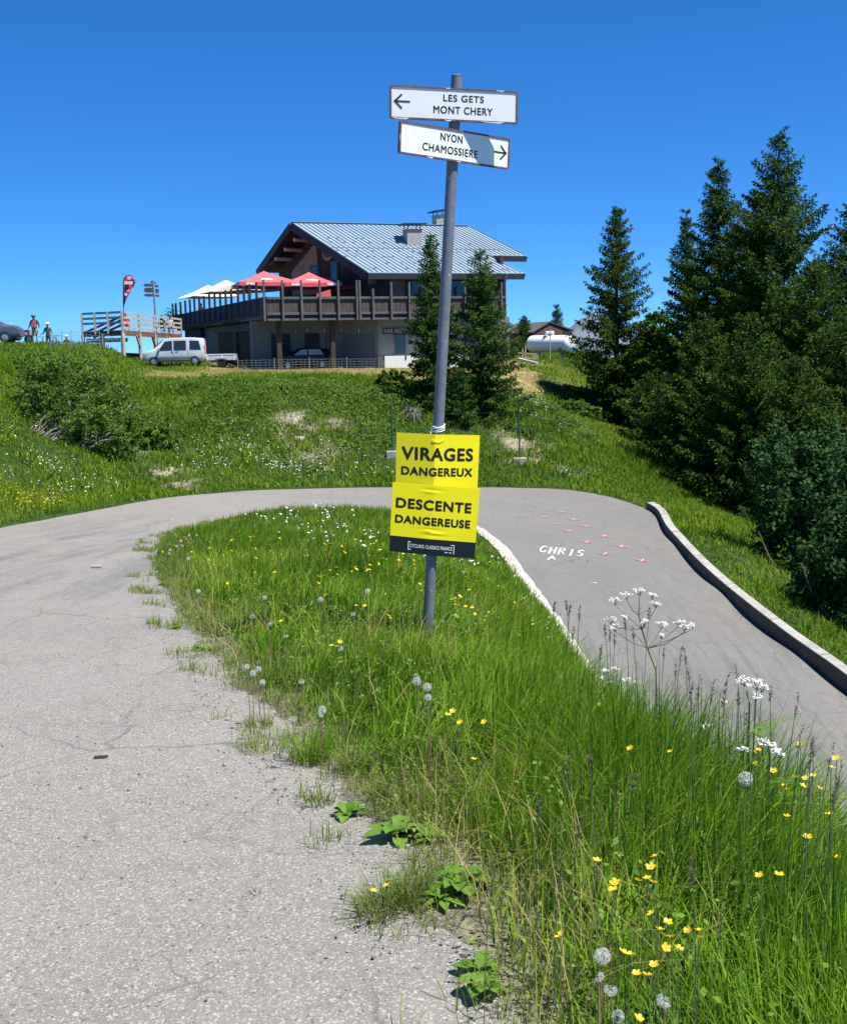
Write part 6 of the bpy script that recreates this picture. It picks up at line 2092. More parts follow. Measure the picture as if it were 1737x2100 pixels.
# ------------------------------------------------------------------ spruces
def spruce_mesh(h, r, seed, detail=1.0, low=.03, mats=None, gap=None, asym=0.0):
    """trunk object data and crown object data of one spruce"""
    R_ = np.random.default_rng(seed)
    gap = gap or (.33 + .010 * h)
    tm = MB()
    bend = R_.normal(0, .012, 2)
    def axis(z): return np.array([bend[0] * z * math.sin(z * .3), bend[1] * z * math.cos(z * .25), z])
    zs = np.linspace(-.5, h, 12)
    tm.tube([axis(max(z, 0)) + [0, 0, min(z, 0)] for z in zs], [max(.012, .017 * h * (1 - max(z, 0) / h) ** .9 + .01) for z in zs], 8)
    cen, dirs, lens, wid, tipm = [], [], [], [], []
    z = low * h
    while z < h * .985:
        t = z / h
        env = r * (1 - t) ** .85 * (1.0 if t > .12 else .8 + 1.6 * t) * (1 + .16 * math.sin(z * 2.1 + seed)) + .04
        nb = int(R_.integers(7, 11)) if t < .9 else 5
        a0 = R_.uniform(0, 6.28)
        for k in range(nb):
            a = a0 + 6.283 * k / nb + R_.normal(0, .22)
            L = env * R_.uniform(.62, 1.18) * (1 + asym * math.cos(a))
            slope = 1.0 * t - .42 + R_.normal(0, .10)            # drooping low, rising at the top
            zb = z + R_.normal(0, gap * .3)
            n = max(4, int(L / (.11 / detail)))
            s = np.linspace(.12, 1, n) + R_.normal(0, .01, n)
            d = np.array([math.cos(a), math.sin(a), 0])
            side = np.array([-d[1], d[0], 0])
            bx = axis(zb)[None] + d[None] * (L * s)[:, None]
            bx[:, 2] += L * (slope * s + (.16 - .30 * (1 - t)) * s + .30 * (1 - t) * s ** 2.6)
            for sg in (-1, 1, 0):
                m_ = n
                tw = (.13 + .34 * L * (1 - s) * (.35 + s)) * R_.uniform(.6, 1.25, m_)
                tw = np.minimum(tw, .75)
                if sg == 0: tw = tw * .8
                dd = d[None] * R_.uniform(.35, .8, m_)[:, None] + side[None] * (sg * R_.uniform(.6, 1.0, m_))[:, None]
                dd[:, 2] += R_.uniform(-.75, -.12, m_) * (1.2 - t) - (.8 if sg == 0 else 0)
                dd /= np.linalg.norm(dd, axis=1)[:, None]
                ns = 5
                for q in range(ns):
                    f = (q + R_.uniform(.1, .9, m_)) / ns
                    p = bx + dd * (tw * f)[:, None]
                    p[:, 2] -= .22 * tw * f ** 2
                    jd = dd + R_.normal(0, .36, (m_, 3))
                    jd /= np.linalg.norm(jd, axis=1)[:, None]
                    cen.append(p); dirs.append(jd)
                    sc_ = (1.0 - .45 * t) / detail ** .5
                    lens.append(R_.uniform(.12, .23, m_) * sc_ * (.82 + .02 * h)); wid.append(R_.uniform(.024, .05, m_) * sc_ * (.85 + .02 * h))
                    tipm.append((R_.random(m_) < np.clip((s - .72) * 2.2, 0, .6) * (f > .55)).astype(int))
        z += gap * .9 * R_.uniform(.7, 1.25) * (1 - .45 * t)
    # leader
    for q in range(26):
        p = axis(h * (1 - .07 * R_.random()))[None]
        dd = np.array([[R_.normal(0, .6), R_.normal(0, .6), .7]])
        cen.append(p); dirs.append(dd / np.linalg.norm(dd)); lens.append(np.array([.10])); wid.append(np.array([.015])); tipm.append(np.array([0]))
    P, D, L, Wd = np.vstack(cen), np.vstack(dirs), np.concatenate(lens), np.concatenate(wid)
    S_ = np.cross(D, R_.normal(0, 1, D.shape))
    S_ /= np.linalg.norm(S_, axis=1)[:, None] + 1e-9
    V = np.stack([P, P + D * (L * .45)[:, None] + S_ * Wd[:, None], P + D * L[:, None], P + D * (L * .45)[:, None] - S_ * Wd[:, None]], 1).reshape(-1, 3)
    T = np.arange(len(V)).reshape(-1, 4)
    return tm, V, T, np.concatenate(tipm)

def spruce(px_top, px_base, d, r, seed, label, group, young=False, detail=1.0, name='spruce_tree', low=.03, asym=0.0):
    top, base = PD(*px_top, d), PD(*px_base, d)
    zb = T1(top.x, d)
    zb = min(zb, base.z)
    h = top.z - zb
    root = empty(name, (top.x, d, zb), 0, label, 'spruce tree', group)
    tm, V, T, tip = spruce_mesh(h, r * 1.2, seed, detail, low, asym=asym)
    tm.build('trunk', M_['bark'], root, smooth=True)
    mesh_np('crown', V, T, [M_['needles2' if young else 'needles'], M_['tips']], mi=tip, parent=root)
    return root

G1 = 'two spruces in front of the chalet'
spruce((882, 478), (888, 880), 50.5, 1.4, 11, 'young spruce before the chalet just left of the grey post, the slimmer of two', G1, True, 1.15)
spruce((984, 510), (988, 900), 50, 2.0, 12, 'bushy young spruce before the chalet right of the grey post', G1, True, 1.15)
spruce((940, 760), (935, 905), 48.6, 1.0, 13, 'low bushy spruce between the two taller ones at the foot of the chalet bank', None, True, 1.15, 'young_spruce')
G2 = 'spruces of the dark stand on the right'
for i, (tx, ty, bx_, by, d, r, lab) in enumerate([
        (1265, 425, 1262, 880, 58, 2.5, 'single spruce with a thin tip standing free left of the dark stand'),
        (1408, 440, 1408, 950, 60, 2.3, 'narrow spruce at the left end of the dark stand, behind the gap of green leaves'),
        (1477, 318, 1480, 1000, 56, 3.0, 'tall pointed spruce, second highest of the dark stand'),
        (1600, 270, 1605, 1040, 51, 4.2, 'tallest and broadest spruce of the dark stand on the right'),
        (1545, 395, 1550, 1040, 54, 3.0, 'spruce squeezed between the two tallest of the stand'),
        (1745, 400, 1745, 1060, 52, 3.6, 'spruce cut by the right picture edge with only its left side showing'),
        (1672, 520, 1670, 1080, 47, 3.0, 'spruce rising in front of the right flank of the tallest one'),
        (1442, 650, 1440, 1020, 48, 3.0, 'lower spruce at the front left of the dark stand above the green verge'),
        (1345, 760, 1340, 960, 52, 2.2, 'low young spruce between the free standing one and the stand'),
        (1545, 640, 1550, 1090, 45, 3.1, 'middle spruce in the front row above the concrete wall'),
        (1640, 720, 1640, 1120, 42, 2.7, 'shorter spruce in the front row behind the leafy alder bushes'),
        (1735, 640, 1735, 1120, 44, 2.8, 'front row spruce at the right picture edge with yellowish shoots')]):
    spruce((tx, ty), (bx_, by), d, r, 31 + i, lab, G2, False, .92, low=.02)
spruce((1075, 646), (1075, 712), 97, 1.1, 51, 'small distant spruce left of the hut', 'small distant spruces near the hut', False, 1.0)
spruce((1143, 622), (1143, 700), 112, 1.3, 52, 'small distant spruce rising behind the hut roof', 'small distant spruces near the hut', False, 1.0)

# ------------------------------------------------------------------ leafy shrubs
def shrub(loc, blobs, n, size, label, cat, m, stem=True, group=None, name='shrub', seed=1, stemm='twig', ride=False):
    """blobs: (dx, dy, dz, rx, ry, rz) clumps; leaves lie in broken shells round them"""
    R_ = np.random.default_rng(seed)
    root = empty(name, loc, 0, label, cat, group)
    blobs = [(b[0], b[1], b[2] + T1(loc[0] + b[0], loc[1] + b[1]) - loc[2], *b[3:]) for b in blobs] if ride else blobs
    PS = []
    vol = np.array([b[3] * b[4] + b[4] * b[5] for b in blobs])
    for b, k in zip(blobs, (n * vol / vol.sum()).astype(int)):
        u = R_.normal(0, 1, (k, 3))
        u /= np.linalg.norm(u, axis=1)[:, None]
        # sprays: leaves gather round random twig ends
        tips = R_.normal(0, 1, (max(12, k // 45), 3))
        tips /= np.linalg.norm(tips, axis=1)[:, None]
        rad = R_.uniform(.72, 1.12, len(tips))
        t = R_.integers(0, len(tips), k)
        q = tips[t] * (rad[t] * R_.uniform(.7, 1.02, k))[:, None] + u * .15
        PS.append(np.array(b[:3]) + q * np.array(b[3:]))
    P = np.vstack(PS)
    g_ = terr(P[:, 0] + loc[0], P[:, 1] + loc[1]) - loc[2]
    P = P[P[:, 2] > g_ - .05]
    V, T = leaf_cloud(P, size, .35)
    mesh_np('foliage', V, T, m, parent=root)
    if stem:
        mb = MB()
        for b in blobs:
            c = Vector(b[:3])
            for k in range(3):
                e = c + Vector(R_.normal(0, .5, 3) * np.array(b[3:]))
                s0 = Vector((c.x * .35 + R_.normal(0, .15), c.y * .35 + R_.normal(0, .15), -.2))
                mid = s0.lerp(e, .55) + Vector((R_.normal(0, .12), R_.normal(0, .12), .1))
                mb.tube([s0, mid, e], [.045, .03, .012], 6)
        mb.build('branches', M_[stemm], root, smooth=True)
    return root

def gl(px, py, d):
    p = PD(px, py, d)
    return Vector((p.x, p.y, T1(p.x, p.y)))
sb = gl(150, 935, 39.5)
shrub(sb, [(0, 0, .9, 1.1, 1.1, 1.0), (-.9, 1.2, 1.3, 1.2, 1.1, 1.1), (.7, .6, .9, 1.0, 1.0, .9), (.2, 1.8, 1.5, 1.2, 1.1, 1.1), (-.5, 3.0, 1.6, 1.1, 1.0, 1.0), (1.2, 1.4, .7, .7, .7, .7), (.9, 2.4, 1.3, 1.0, .9, .9), (-1.7, 2.2, 1.2, .9, .9, .9), (-1.2, .3, .6, .7, .6, .6), (.3, 3.8, 1.3, .9, .9, .8)], 21000, .062,
      'large grey green willow shrub on the left bank with bare twigs at its foot', 'shrub', M_['leaf'], seed=4, name='willow_shrub', ride=True)
mb = MB()
for k in range(20):
    s0 = gl(60 + random.uniform(0, 50), 880 + random.uniform(0, 25), 38.3)
    e = s0 + Vector((random.uniform(.3, .9), random.uniform(.3, 1.2), random.uniform(-.1, .6)))
    m_ = s0.lerp(e, .5) + Vector((random.uniform(-.2, .2), random.uniform(-.2, .2), random.uniform(.0, .25)))
    mb.tube([s0, m_, e], [.018, .012, .004], 5)
tag(mb.build('dead_branches', M_['twig'], smooth=True), 'tangle of bare grey twigs at the lower left of the willow shrub', 'branches')
ab_ = gl(1655, 1240, 33)
shrub(ab_, [(0, 0, 2.2, 1.5, 1.3, 1.6), (.9, .4, 3.4, 1.4, 1.2, 1.3), (-.6, .6, 3.3, 1.0, 1.0, 1.2), (1.8, .2, 2.2, 1.2, 1.2, 1.8), (-.9, -.2, 1.2, .9, .9, 1.1), (.8, -.9, .9, 1.3, 1.0, 1.2)], 22000, .075,
      'large dark leafy alder bush in front of the spruces behind the concrete wall', 'bush', M_['alder'], seed=5, name='alder_bush', group='leafy bushes behind the concrete wall')
ab2 = gl(1745, 1330, 27.5)
shrub(ab2, [(0, 0, 1.4, 1.1, 1.0, 1.4), (-.6, .5, 1.0, .8, .8, 1.0), (.6, 0, 2.4, 1.2, 1.0, 1.3)], 12000, .07,
      'leafy bush at the right picture edge just behind the concrete wall', 'bush', M_['alder'], seed=6, name='alder_bush', group='leafy bushes behind the concrete wall')
gt_ = gl(1335, 760, 66)
shrub(gt_, [(0, 0, 2.6, 1.2, 1.0, 1.2), (.4, 0, 3.6, 1.1, 1.0, 1.0), (-.6, .2, 1.6, 1.1, 1.0, 1.2), (.9, 0, 2.2, .9, .9, 1.2), (.2, 0, 4.2, .7, .7, .6)], 9000, .12,
      'bright green leafy tree filling the gap behind the free standing spruce', 'tree', M_['leaf2'], seed=7, name='leafy_tree')
for i, (px, py, d, s, lab) in enumerate(((1180, 865, 55, .9, 'dark low shrub left of the foot of the free standing spruce'), (800, 800, 53, .45, 'dark low shrub on the bank edge beside the slimmer chalet spruce'), (295, 880, 43.5, .8, 'sprawling low shrub by the bare rock strip on the left bank'))):
    q = gl(px, py, d)
    shrub(q, [(0, 0, .35, s, s, .55), (s * .8, .2, .3, s * .7, s * .7, .45), (-s * .7, 0, .3, s * .7, s * .7, .4)], 2600, .08, lab, 'shrub', M_['leaf'], stem=False, seed=20 + i)
# planted tub at the far corner of the terrace
pq = PD(350, 652, 103)
tb_ = empty('flower_tub', (pq.x, pq.y, pq.z - .1), 0, 'planted tub with pale blooms at the far corner of the terrace rail', 'planter')
V, T = leaf_cloud(np.random.default_rng(3).normal(0, .32, (260, 3)) + [0, 0, .4], .09)
mesh_np('foliage', V, T, [M_['leaf2'], M_['petalwhite']], mi=(np.random.default_rng(4).random(260) < .2).astype(int), parent=tb_)
MB().lathe([(.2, -.25), (.3, .15), (.26, .15), (.2, 0)], 10).build('tub', M_['orangewood'], tb_)

# bare rocks showing through the bank
for i, (px, py, d, s, lab) in enumerate(((600, 850, 47.2, .8, 'pale rock outcrop high in the middle of the bank'), (570, 872, 46.4, .45, 'small pale rock left below the large outcrop'), (612, 885, 46, .5, 'pale rock low under the large outcrop'), (706, 868, 46.9, .4, 'small lone pale rock right of the outcrop'),
                                     (290, 880, 43.4, .5, 'grey rock in the bare strip right of the willow shrub'), (345, 955, 41, .45, 'low grey rock near the foot of the bare strip'), (378, 1000, 39.6, .4, 'grey stone slab by the road at the foot of the bare strip'), (1165, 985, 44.4, .3, 'flat pale stone in the verge beyond the bend'))):
    q = gl(px, py, d)
    bm = bmesh.new()
    bmesh.ops.create_icosphere(bm, subdivisions=3, radius=1)
    R_ = np.random.default_rng(90 + i)
    k1 = R_.normal(0, 1.6, (5, 3))
    for v in bm.verts:
        c = np.array(v.co)
        f = 1 + .22 * sum(math.sin(2.4 * c @ k + j) for j, k in enumerate(k1)) / 1.6
        f = round(f * 9) / 9 * .7 + f * .3 + R_.normal(0, .025)
        q3 = c * f
        s_k = s * .62
        v.co = Vector((q3[0] * s_k * .95, q3[1] * s_k * .55 + q3[2] * s_k * .45, q3[2] * s_k * .6))
    me = bpy.data.meshes.new('rock')
    bm.to_mesh(me)
    bm.free()
    me.materials.append(M_['rock'])
    o = bpy.data.objects.new('rock', me)
    C.objects.link(o)
    o.location = q + Vector((0, .25, -.05))
    tag(o, lab, 'rock', 'bare rocks in the bank')
# dead spruce top lying on the bank
mb = MB()
q = gl(850, 830, 48.5) + Vector((0, -.3, .3))
for k in range(40):
    a = random.uniform(0, 6.28)
    e = q + Vector((math.cos(a) * random.uniform(.2, .8), random.uniform(-.5, .2), -random.uniform(-.3, .6)))
    mb.tube([q + Vector((random.uniform(-.05, .05), 0, .1)), q.lerp(e, .6) + Vector((0, 0, .12)), e], [.02, .014, .004], 4)
tag(mb.build('dead_branches', M_['twig']), 'grey dead branches heaped on the bank left of the grey post', 'branches')

# ------------------------------------------------------------------ foreground plants, one by one
def head_at(px, py, h):
    p = hit(px, py, h)
    if px > 1050:                        # never beyond the crest of the wedge
        dm = 1.06 * F / (px - CX)
        if p.y > dm: p = PD(px, py, dm)
    return p, Vector((p.x, p.y, T1(p.x, p.y) - .02))

# dandelion clocks: a ball of fine rays on a hollow stalk
def clock_mesh(r, seed, blown=0.0):
    R_ = np.random.default_rng(seed)
    n = 80
    u = R_.normal(0, 1, (n, 3))
    u /= np.linalg.norm(u, axis=1)[:, None]
    mb = MB()
    for k in range(n):
        d = Vector(u[k])
        if blown and d.dot(Vector((.6, -.3, .74))) > 1 - blown: continue
        s = d.orthogonal().normalized()
        t = d.cross(s)
        e = d * r * .8
        w = .0007
        mb.add([s * w, -s * w, e - s * w * .5, e + s * w * .5], [(0, 1, 2, 3)])
        for j in range(3):
            a = j * math.pi * 2 / 3 + k
            q = (s * math.cos(a) + t * math.sin(a)) * r * .34 + d * r * .2
            sw = d.cross(q).normalized() * .0007
            mb.add([e - sw, e + sw, e + q + sw * .6, e + q - sw * .6], [(0, 1, 2, 3)])
    return mb
half_me = clock_mesh(.0155, 5, .75).build('seed_head', M_['fluff'], fix=False)
half_data = half_me.data
bpy.data.objects.remove(half_me)
clock_me = clock_mesh(.0155, 3).build('seed_head', M_['fluff'], fix=False)
core = MB().ball((0, 0, 0), .005, 6).build('core', M_['stem'])
clock_data, core_data = clock_me.data, core.data
bpy.data.objects.remove(clock_me)
bpy.data.objects.remove(core)
def link(name, data, parent, loc=(0, 0, 0)):
    o = bpy.data.objects.new(name, data)
    C.objects.link(o)
    o.parent = parent
    o.location = loc
    return o
def curve_stem(a, b, r, n=6, sag=.02):
    m1 = a.lerp(b, .5) + Vector((random.uniform(-sag, sag), random.uniform(-sag, sag), 0))
    pts = [a * (1 - t) ** 2 + m1 * 2 * t * (1 - t) + b * t * t for t in [i / 5 for i in range(6)]]
    return MB().tube(pts, r, n)
clocks = [(388, 1098.6, 1), (403, 1098, 1), (370.7, 1110, 1), (362, 1120.6, 1), (374, 1118, 1), (348.7, 1128, 1), (347, 1135.6, 1), (387, 1146, 1), (406.9, 1213, 1), (542.5, 1226, 1), (517.4, 1263.7, 1), (553, 1278.8, .9), (657.6, 1230, 1.1), (753.4, 1213, 1.1), (723.8, 1259, .8), (586.7, 1304, .8), (698, 1330, 1),
          (506.3, 1368, 1), (530, 1373, 1.15), (518.4, 1381, 1), (538.5, 1400, 1), (619, 1397, .9), (600.3, 1473.7, 1.1), (661, 1456.5, 1.15), (659, 1466, .8), (855, 1397, 1.15), (876, 1410, 1.1), (878, 1431, 1.0), (1528.7, 1597.7, 1.25), (1429.6, 1511, 1.05), (1235.5, 1962, 1.1), (1227.7, 2004, .75), (1252.5, 2030, .85), (1362, 2053, .9), (1266.6, 2085, .9)]
for i, (px, py, s) in enumerate(clocks):
    hgt = .30 if px < 700 else .42
    if 590 < px < 670 and py > 1440: hgt = .24
    hpt, foot = head_at(px, py, hgt)
    if px < 420: lab, grp = 'white dandelion clock in the cluster at the far left tip of the grass wedge', 'dandelion clocks at the left tip of the wedge'
    elif px < 560 and py > 1350: lab, grp = 'white dandelion clock on a reddish stalk in the tuft at the asphalt edge', 'dandelion clocks in the tuft at the asphalt edge'
    elif 590 < px < 670 and py > 1440: lab, grp = 'large white dandelion clock on the tuft growing out of the asphalt edge', 'dandelion clocks over the lone tuft'
    elif 850 < px < 890: lab, grp = 'white dandelion clock in the bunch of three below the post', 'bunch of three dandelion clocks'
    elif px > 1400: lab, grp = ('largest white dandelion clock, at the right crest of the wedge' if s > 1.2 else 'white dandelion clock among cow parsley at the right crest'), None
    elif px > 1200: lab, grp = ('full round dandelion clock above the ragged ones at the lower right' if s == 1.1 else 'ragged dandelion clock at the bottom right of the picture'), 'dandelion clocks at the bottom right'
    else: lab, grp = 'white dandelion clock scattered singly in the grass before the post', 'single dandelion clocks before the post'
    root = empty('dandelion', foot, random.uniform(0, 6), lab, 'dandelion', grp)
    rel = Matrix.Rotation(-root.rotation_euler.z, 3, 'Z') @ (hpt - foot)
    curve_stem(Vector((0, 0, 0)), rel, .0022 * max(1, hpt.y / 7), 6).build('stalk', M_['redstem'], root, smooth=True)
    o = link('seed_head', half_data if (s < .95 or (i % 6 == 4 and s < 1.2)) else clock_data, root, rel)
    o.rotation_euler = (random.uniform(-.5, .5), random.uniform(-.5, .5), random.uniform(0, 6))
    s *= random.uniform(.88, 1.08)
    o.scale = (s, s, s) if hpt.y < 6 else (s * 1.1,) * 3
    link('core', core_data, root, rel)

# buttercups: five glossy cupped petals, two or three to a forked stalk
def buttercup_mesh(r, seed):
    R_ = random.Random(seed)
    mb = MB()
    for k in range(5):
        a = 2 * math.pi * k / 5 + R_.uniform(-.1, .1)
        c, s = math.cos(a), math.sin(a)
        def p(u, v, z): return (c * u - s * v, s * u + c * v, z)
        mb.add([p(.1 * r, 0, 0), p(.55 * r, -.42 * r, .16 * r), p(1.0 * r, -.34 * r, .42 * r), p(1.1 * r, 0, .46 * r), p(1.0 * r, .34 * r, .42 * r), p(.55 * r, .42 * r, .16 * r)], [(0, 1, 2, 3, 4, 5)])
    mb.ball((0, 0, .12 * r), .22 * r, 6, 1)
    return mb
bc_o = buttercup_mesh(.0108, 1).build('flower', [M_['petalyellow'], M_['plaster']], fix=False)
bc_data = bc_o.data
bpy.data.objects.remove(bc_o)
zb4 = lambda x, y: (1121.4 + .3542 * x, 1495 + .3542 * y)
cups = [zb4(*p) for p in ((485, 115), (832, 75), (715, 135), (628, 740), (602, 803), (528, 880), (583, 868), (612, 890), (395, 895), (385, 935), (608, 1070), (655, 1165), (700, 1125), (818, 1172), (878, 1170), (893, 1210), (723, 1207), (80, 1198), (445, 1300), (475, 1310), (520, 1420), (583, 1430), (622, 1370), (690, 1270), (765, 1275), (530, 1680), (1232, 852), (1345, 848), (1390, 508), (1637, 497), (1470, 85), (1200, 135), (1225, 125), (1212, 205), (1123, 195), (1537, 275), (1500, 290), (1440, 280), (1485, 335), (1377, 330), (1380, 355), (1580, 348), (1602, 346), (1680, 175), (1645, 225), (1285, 98), (290, 765), (1310, 245), (1510, 630), (1680, 745))]
cups += [(929, 1458.7), (944, 1482.6), (993.5, 1481), (971.5, 1558), (693, 1216), (668, 1221), (791.6, 1218.5), (731, 1242.6), (748, 1243), (577.7, 1274), (697, 1317), (680, 1325), (699, 1350), (699, 1358.6), (781, 1316), (1262.6, 1423), (1234, 1434), (1229, 1446), (766.6, 1829), (793.5, 1817), (919, 1467)]
for i, (px, py) in enumerate(cups):
    hgt = .36 if px > 850 else .26
    if px in (766.6, 793.5): hgt = .12
    hpt, foot = head_at(px, py, hgt)
    if px in (766.6, 793.5): lab, grp = 'yellow flower on the small tuft standing out on the asphalt', 'two yellow flowers on the tuft'
    elif py > 1700 and px < 1480: lab, grp = 'yellow buttercup in the long grass at the lower right', 'buttercups in the long grass at the lower right'
    elif px > 1480: lab, grp = 'yellow buttercup at the right picture edge against the lower road', 'buttercups at the right edge of the wedge'
    elif px > 850: lab, grp = 'yellow buttercup in the long grass right below the post', 'buttercups below the post'
    else: lab, grp = 'small yellow buttercup in the grass left of the post', 'buttercups left of the post'
    root = empty('buttercup', foot, 0, lab, 'buttercup', grp)
    rel = hpt - foot
    curve_stem(Vector((random.uniform(-.03, .03), random.uniform(-.03, .03), 0)), rel, .0011 * max(1, hpt.y / 6), 5).build('stalk', M_['stem'], root, smooth=True)
    o = link('flower', bc_data, root, rel)
    o.rotation_euler = (random.uniform(-.2, .7), random.uniform(-.4, .4), random.uniform(0, 6))
    k = random.uniform(.85, 1.15) * (1.0 if hpt.y < 6 else 1.25)
    o.scale = (k, k, k)

# cow parsley: forked stalks ending in flat white umbels
def umbel(mb, c, r, R_):
    n = int(7 + 4 * R_.random())
    base = c - Vector((0, 0, r * .75))
    for k in range(n):
        a, q = R_.uniform(0, 6.28), math.sqrt(R_.random())
        e = c + Vector((math.cos(a) * r * q, math.sin(a) * r * q, r * .28 * (1 - q * q) + R_.uniform(-.005, .005)))
        mb[1].tube([base, base.lerp(e, .5) + Vector((0, 0, .004)), e], .0008, 4)
        for j in range(13):
            p = e + Vector((R_.uniform(-1, 1) * r * .27, R_.uniform(-1, 1) * r * .27, R_.uniform(-.003, .008)))
            w = .0029
            t = R_.uniform(0, 3)
            x_, y_ = Vector((math.cos(t), math.sin(t), R_.uniform(-.4, .4))) * w, Vector((-math.sin(t), math.cos(t), R_.uniform(-.4, .4))) * w
            mb[0].add([p + x_, p + x_ * .5 + y_, p - x_, p - y_], [(0, 1, 2, 3)])
    return base
def cow_parsley(foot_px, fork, heads, h0, label):
    d = min(hit(*foot_px, .12).y, 1.04 * F / (foot_px[0] - CX))
    f = PD(*foot_px, d)
    foot = Vector((f.x, f.y, T1(f.x, f.y) - .03))
    root = empty('cow_parsley', foot, 0, label, 'cow parsley')
    R_ = random.Random(len(heads) + int(foot_px[0]))
    fl, st = MB(), MB()
    Mt = Matrix.Translation(-foot)
    fk = [PD(x, y, d + R_.uniform(-.05, .05)) for x, y in fork]
    trunk = [foot] + fk
    st.tube(trunk, [.004] + [.0032] * (len(fk) - 1) + [.002], 6)
    for (x, y, r) in heads:
        c = PD(x, y, d + R_.uniform(-.12, .12))
        b = umbel((fl, st), c, r * .84, R_)
        cand = [q for q in trunk if q.z < b.z - .03] or [foot]
        j = min(cand, key=lambda q: (q - b).length + .5 * abs(q.z - b.z))
        st.tube([j, j.lerp(b, .5) + Vector((0, 0, -.02 * R_.random())), b], [.0022, .0018, .0012], 5)
    # feathery leaves low on the stem
    lf = MB()
    for k in range(7):
        p = foot.lerp(fk[0], R_.uniform(.2, .9))
        a = R_.uniform(0, 6.28)
        dv = Vector((math.cos(a), math.sin(a), R_.uniform(-.1, .4)))
        for j in range(9):
            q = p + dv * (.02 + .016 * j)
            sdv = Vector((-dv.y, dv.x, .2)) * (.028 * (1 - j / 11))
            for s in (-1, 1): lf.add([q, q + sdv * s + dv * .012, q + sdv * s * .6 + dv * .022], [(0, 1, 2)])
    for m_ in (fl, st, lf): m_.v = [tuple(Mt @ Vector(v)) for v in m_.v]
    fl.build('umbels', M_['petalwhite'], root, fix=False)
    st.build('stalks', M_['stem'], root, fix=False)
    lf.build('leaves', M_['dock'], root, fix=False)
cow_parsley((1352, 1425), [(1345, 1375), (1328, 1330), (1316, 1290), (1310, 1262)], [(1262, 1232, .035), (1285, 1222, .03), (1311, 1214, .032), (1338, 1222, .03), (1345, 1240, .026), (1252, 1272, .034), (1262, 1288, .03), (1282, 1268, .03), (1322, 1278, .03), (1355, 1282, .034), (1392, 1276, .032), (1403, 1288, .03), (1421, 1284, .022), (1356, 1306, .018)], .5, 'tall cow parsley with many white umbels standing against the lower road')
cow_parsley((1262, 1440), [(1260, 1405)], [(1240, 1378, .03), (1262, 1372, .028), (1285, 1395, .03), (1300, 1401, .028), (1250, 1402, .026), (1232, 1392, .02)], .35, 'low cow parsley in flower at the kerb left of the tall one')
cow_parsley((1535, 1480), [(1537, 1440), (1533, 1415)], [(1527, 1398, .028), (1552, 1404, .034), (1562, 1412, .026), (1549, 1429, .028)], .4, 'slender cow parsley with three white umbels over the lower road')
cow_parsley((1450, 1530), [(1452, 1505)], [(1452, 1491, .026), (1484, 1440, .018), (1442, 1496, .018)], .3, 'single small white umbel at the crest of the long grass')
cow_parsley((1580, 1590), [(1578, 1560)], [(1563, 1524, .022), (1578, 1530, .02), (1590, 1542, .022), (1598, 1548, .02), (1522, 1540, .02)], .4, 'cow parsley mixed with buttercups at the right crest')

# flowering grasses with dark heads standing above the crest
zz8 = lambda x, y: (972 + .4403 * x, 972 + .4403 * y)
heads = [zz8(*p) for p in ((375, 620), (432, 620), (445, 640), (492, 650), (462, 745), (610, 730), (632, 750), (655, 770), (742, 745), (705, 700), (815, 650), (965, 840), (985, 855), (1012, 1030), (1045, 1000), (1225, 935), (1165, 1045), (1232, 1055), (1180, 960), (1502, 1080), (1380, 1030), (1272, 1175), (1570, 1300), (1110, 1020), (885, 840), (940, 920), (590, 830), (1000, 940), (1580, 1280))]
heads += [(1105, 1655), (1188, 1700), (1165, 1575), (1420, 1790), (1010, 1800), (1150, 1780), (1480, 1890), (1640, 1520), (1702, 1560), (1722, 1590), (1710, 1640), (1660, 1600), (1210, 1560), (1300, 1610)]
for i, (px, py) in enumerate(heads):
    up = py < 1500 or px > 1600
    hpt, foot = head_at(px, py, (.58 if py < 1330 else .62) if up else .5)
    lab = 'flowering grass stalk with dark seed head against the lower road' if up else 'flowering grass stalk with brownish seed head in the long grass'
    root = empty('flowering_grass', foot, 0, lab, 'grass stalk', 'flowering grasses on the crest' if up else 'flowering grasses in the long grass')
    rel = hpt - foot
    tilt = Vector((random.uniform(-.02, .03), random.uniform(-.02, .02), 0))
    k = max(1, hpt.y / 4.5)
    curve_stem(Vector((0, 0, 0)) - tilt * 3, rel, .0011 * k, 5, .03).build('stalk', M_['stem'], root, smooth=True)
    mb = MB()
    ax2 = (rel.normalized() + tilt * 8).normalized()
    Lh = random.uniform(.05, .09) * (k ** .5)
    for q in range(34):
        t = random.random()
        p = rel + ax2 * (Lh * (t - .5))
        dv = (ax2 * .8 + Vector((random.uniform(-1, 1), random.uniform(-1, 1), random.uniform(-.2, .4)))).normalized()
        w = dv.orthogonal() * .0016 * k
        l = .011 * k * (1.1 - .6 * abs(t - .4))
        mb.add([p - w * .4, p + dv * l * .5 + w, p + dv * l, p + dv * l * .5 - w], [(0, 1, 2, 3)])
    mb.build('seed_head', M_['seedhead'], root, fix=False)

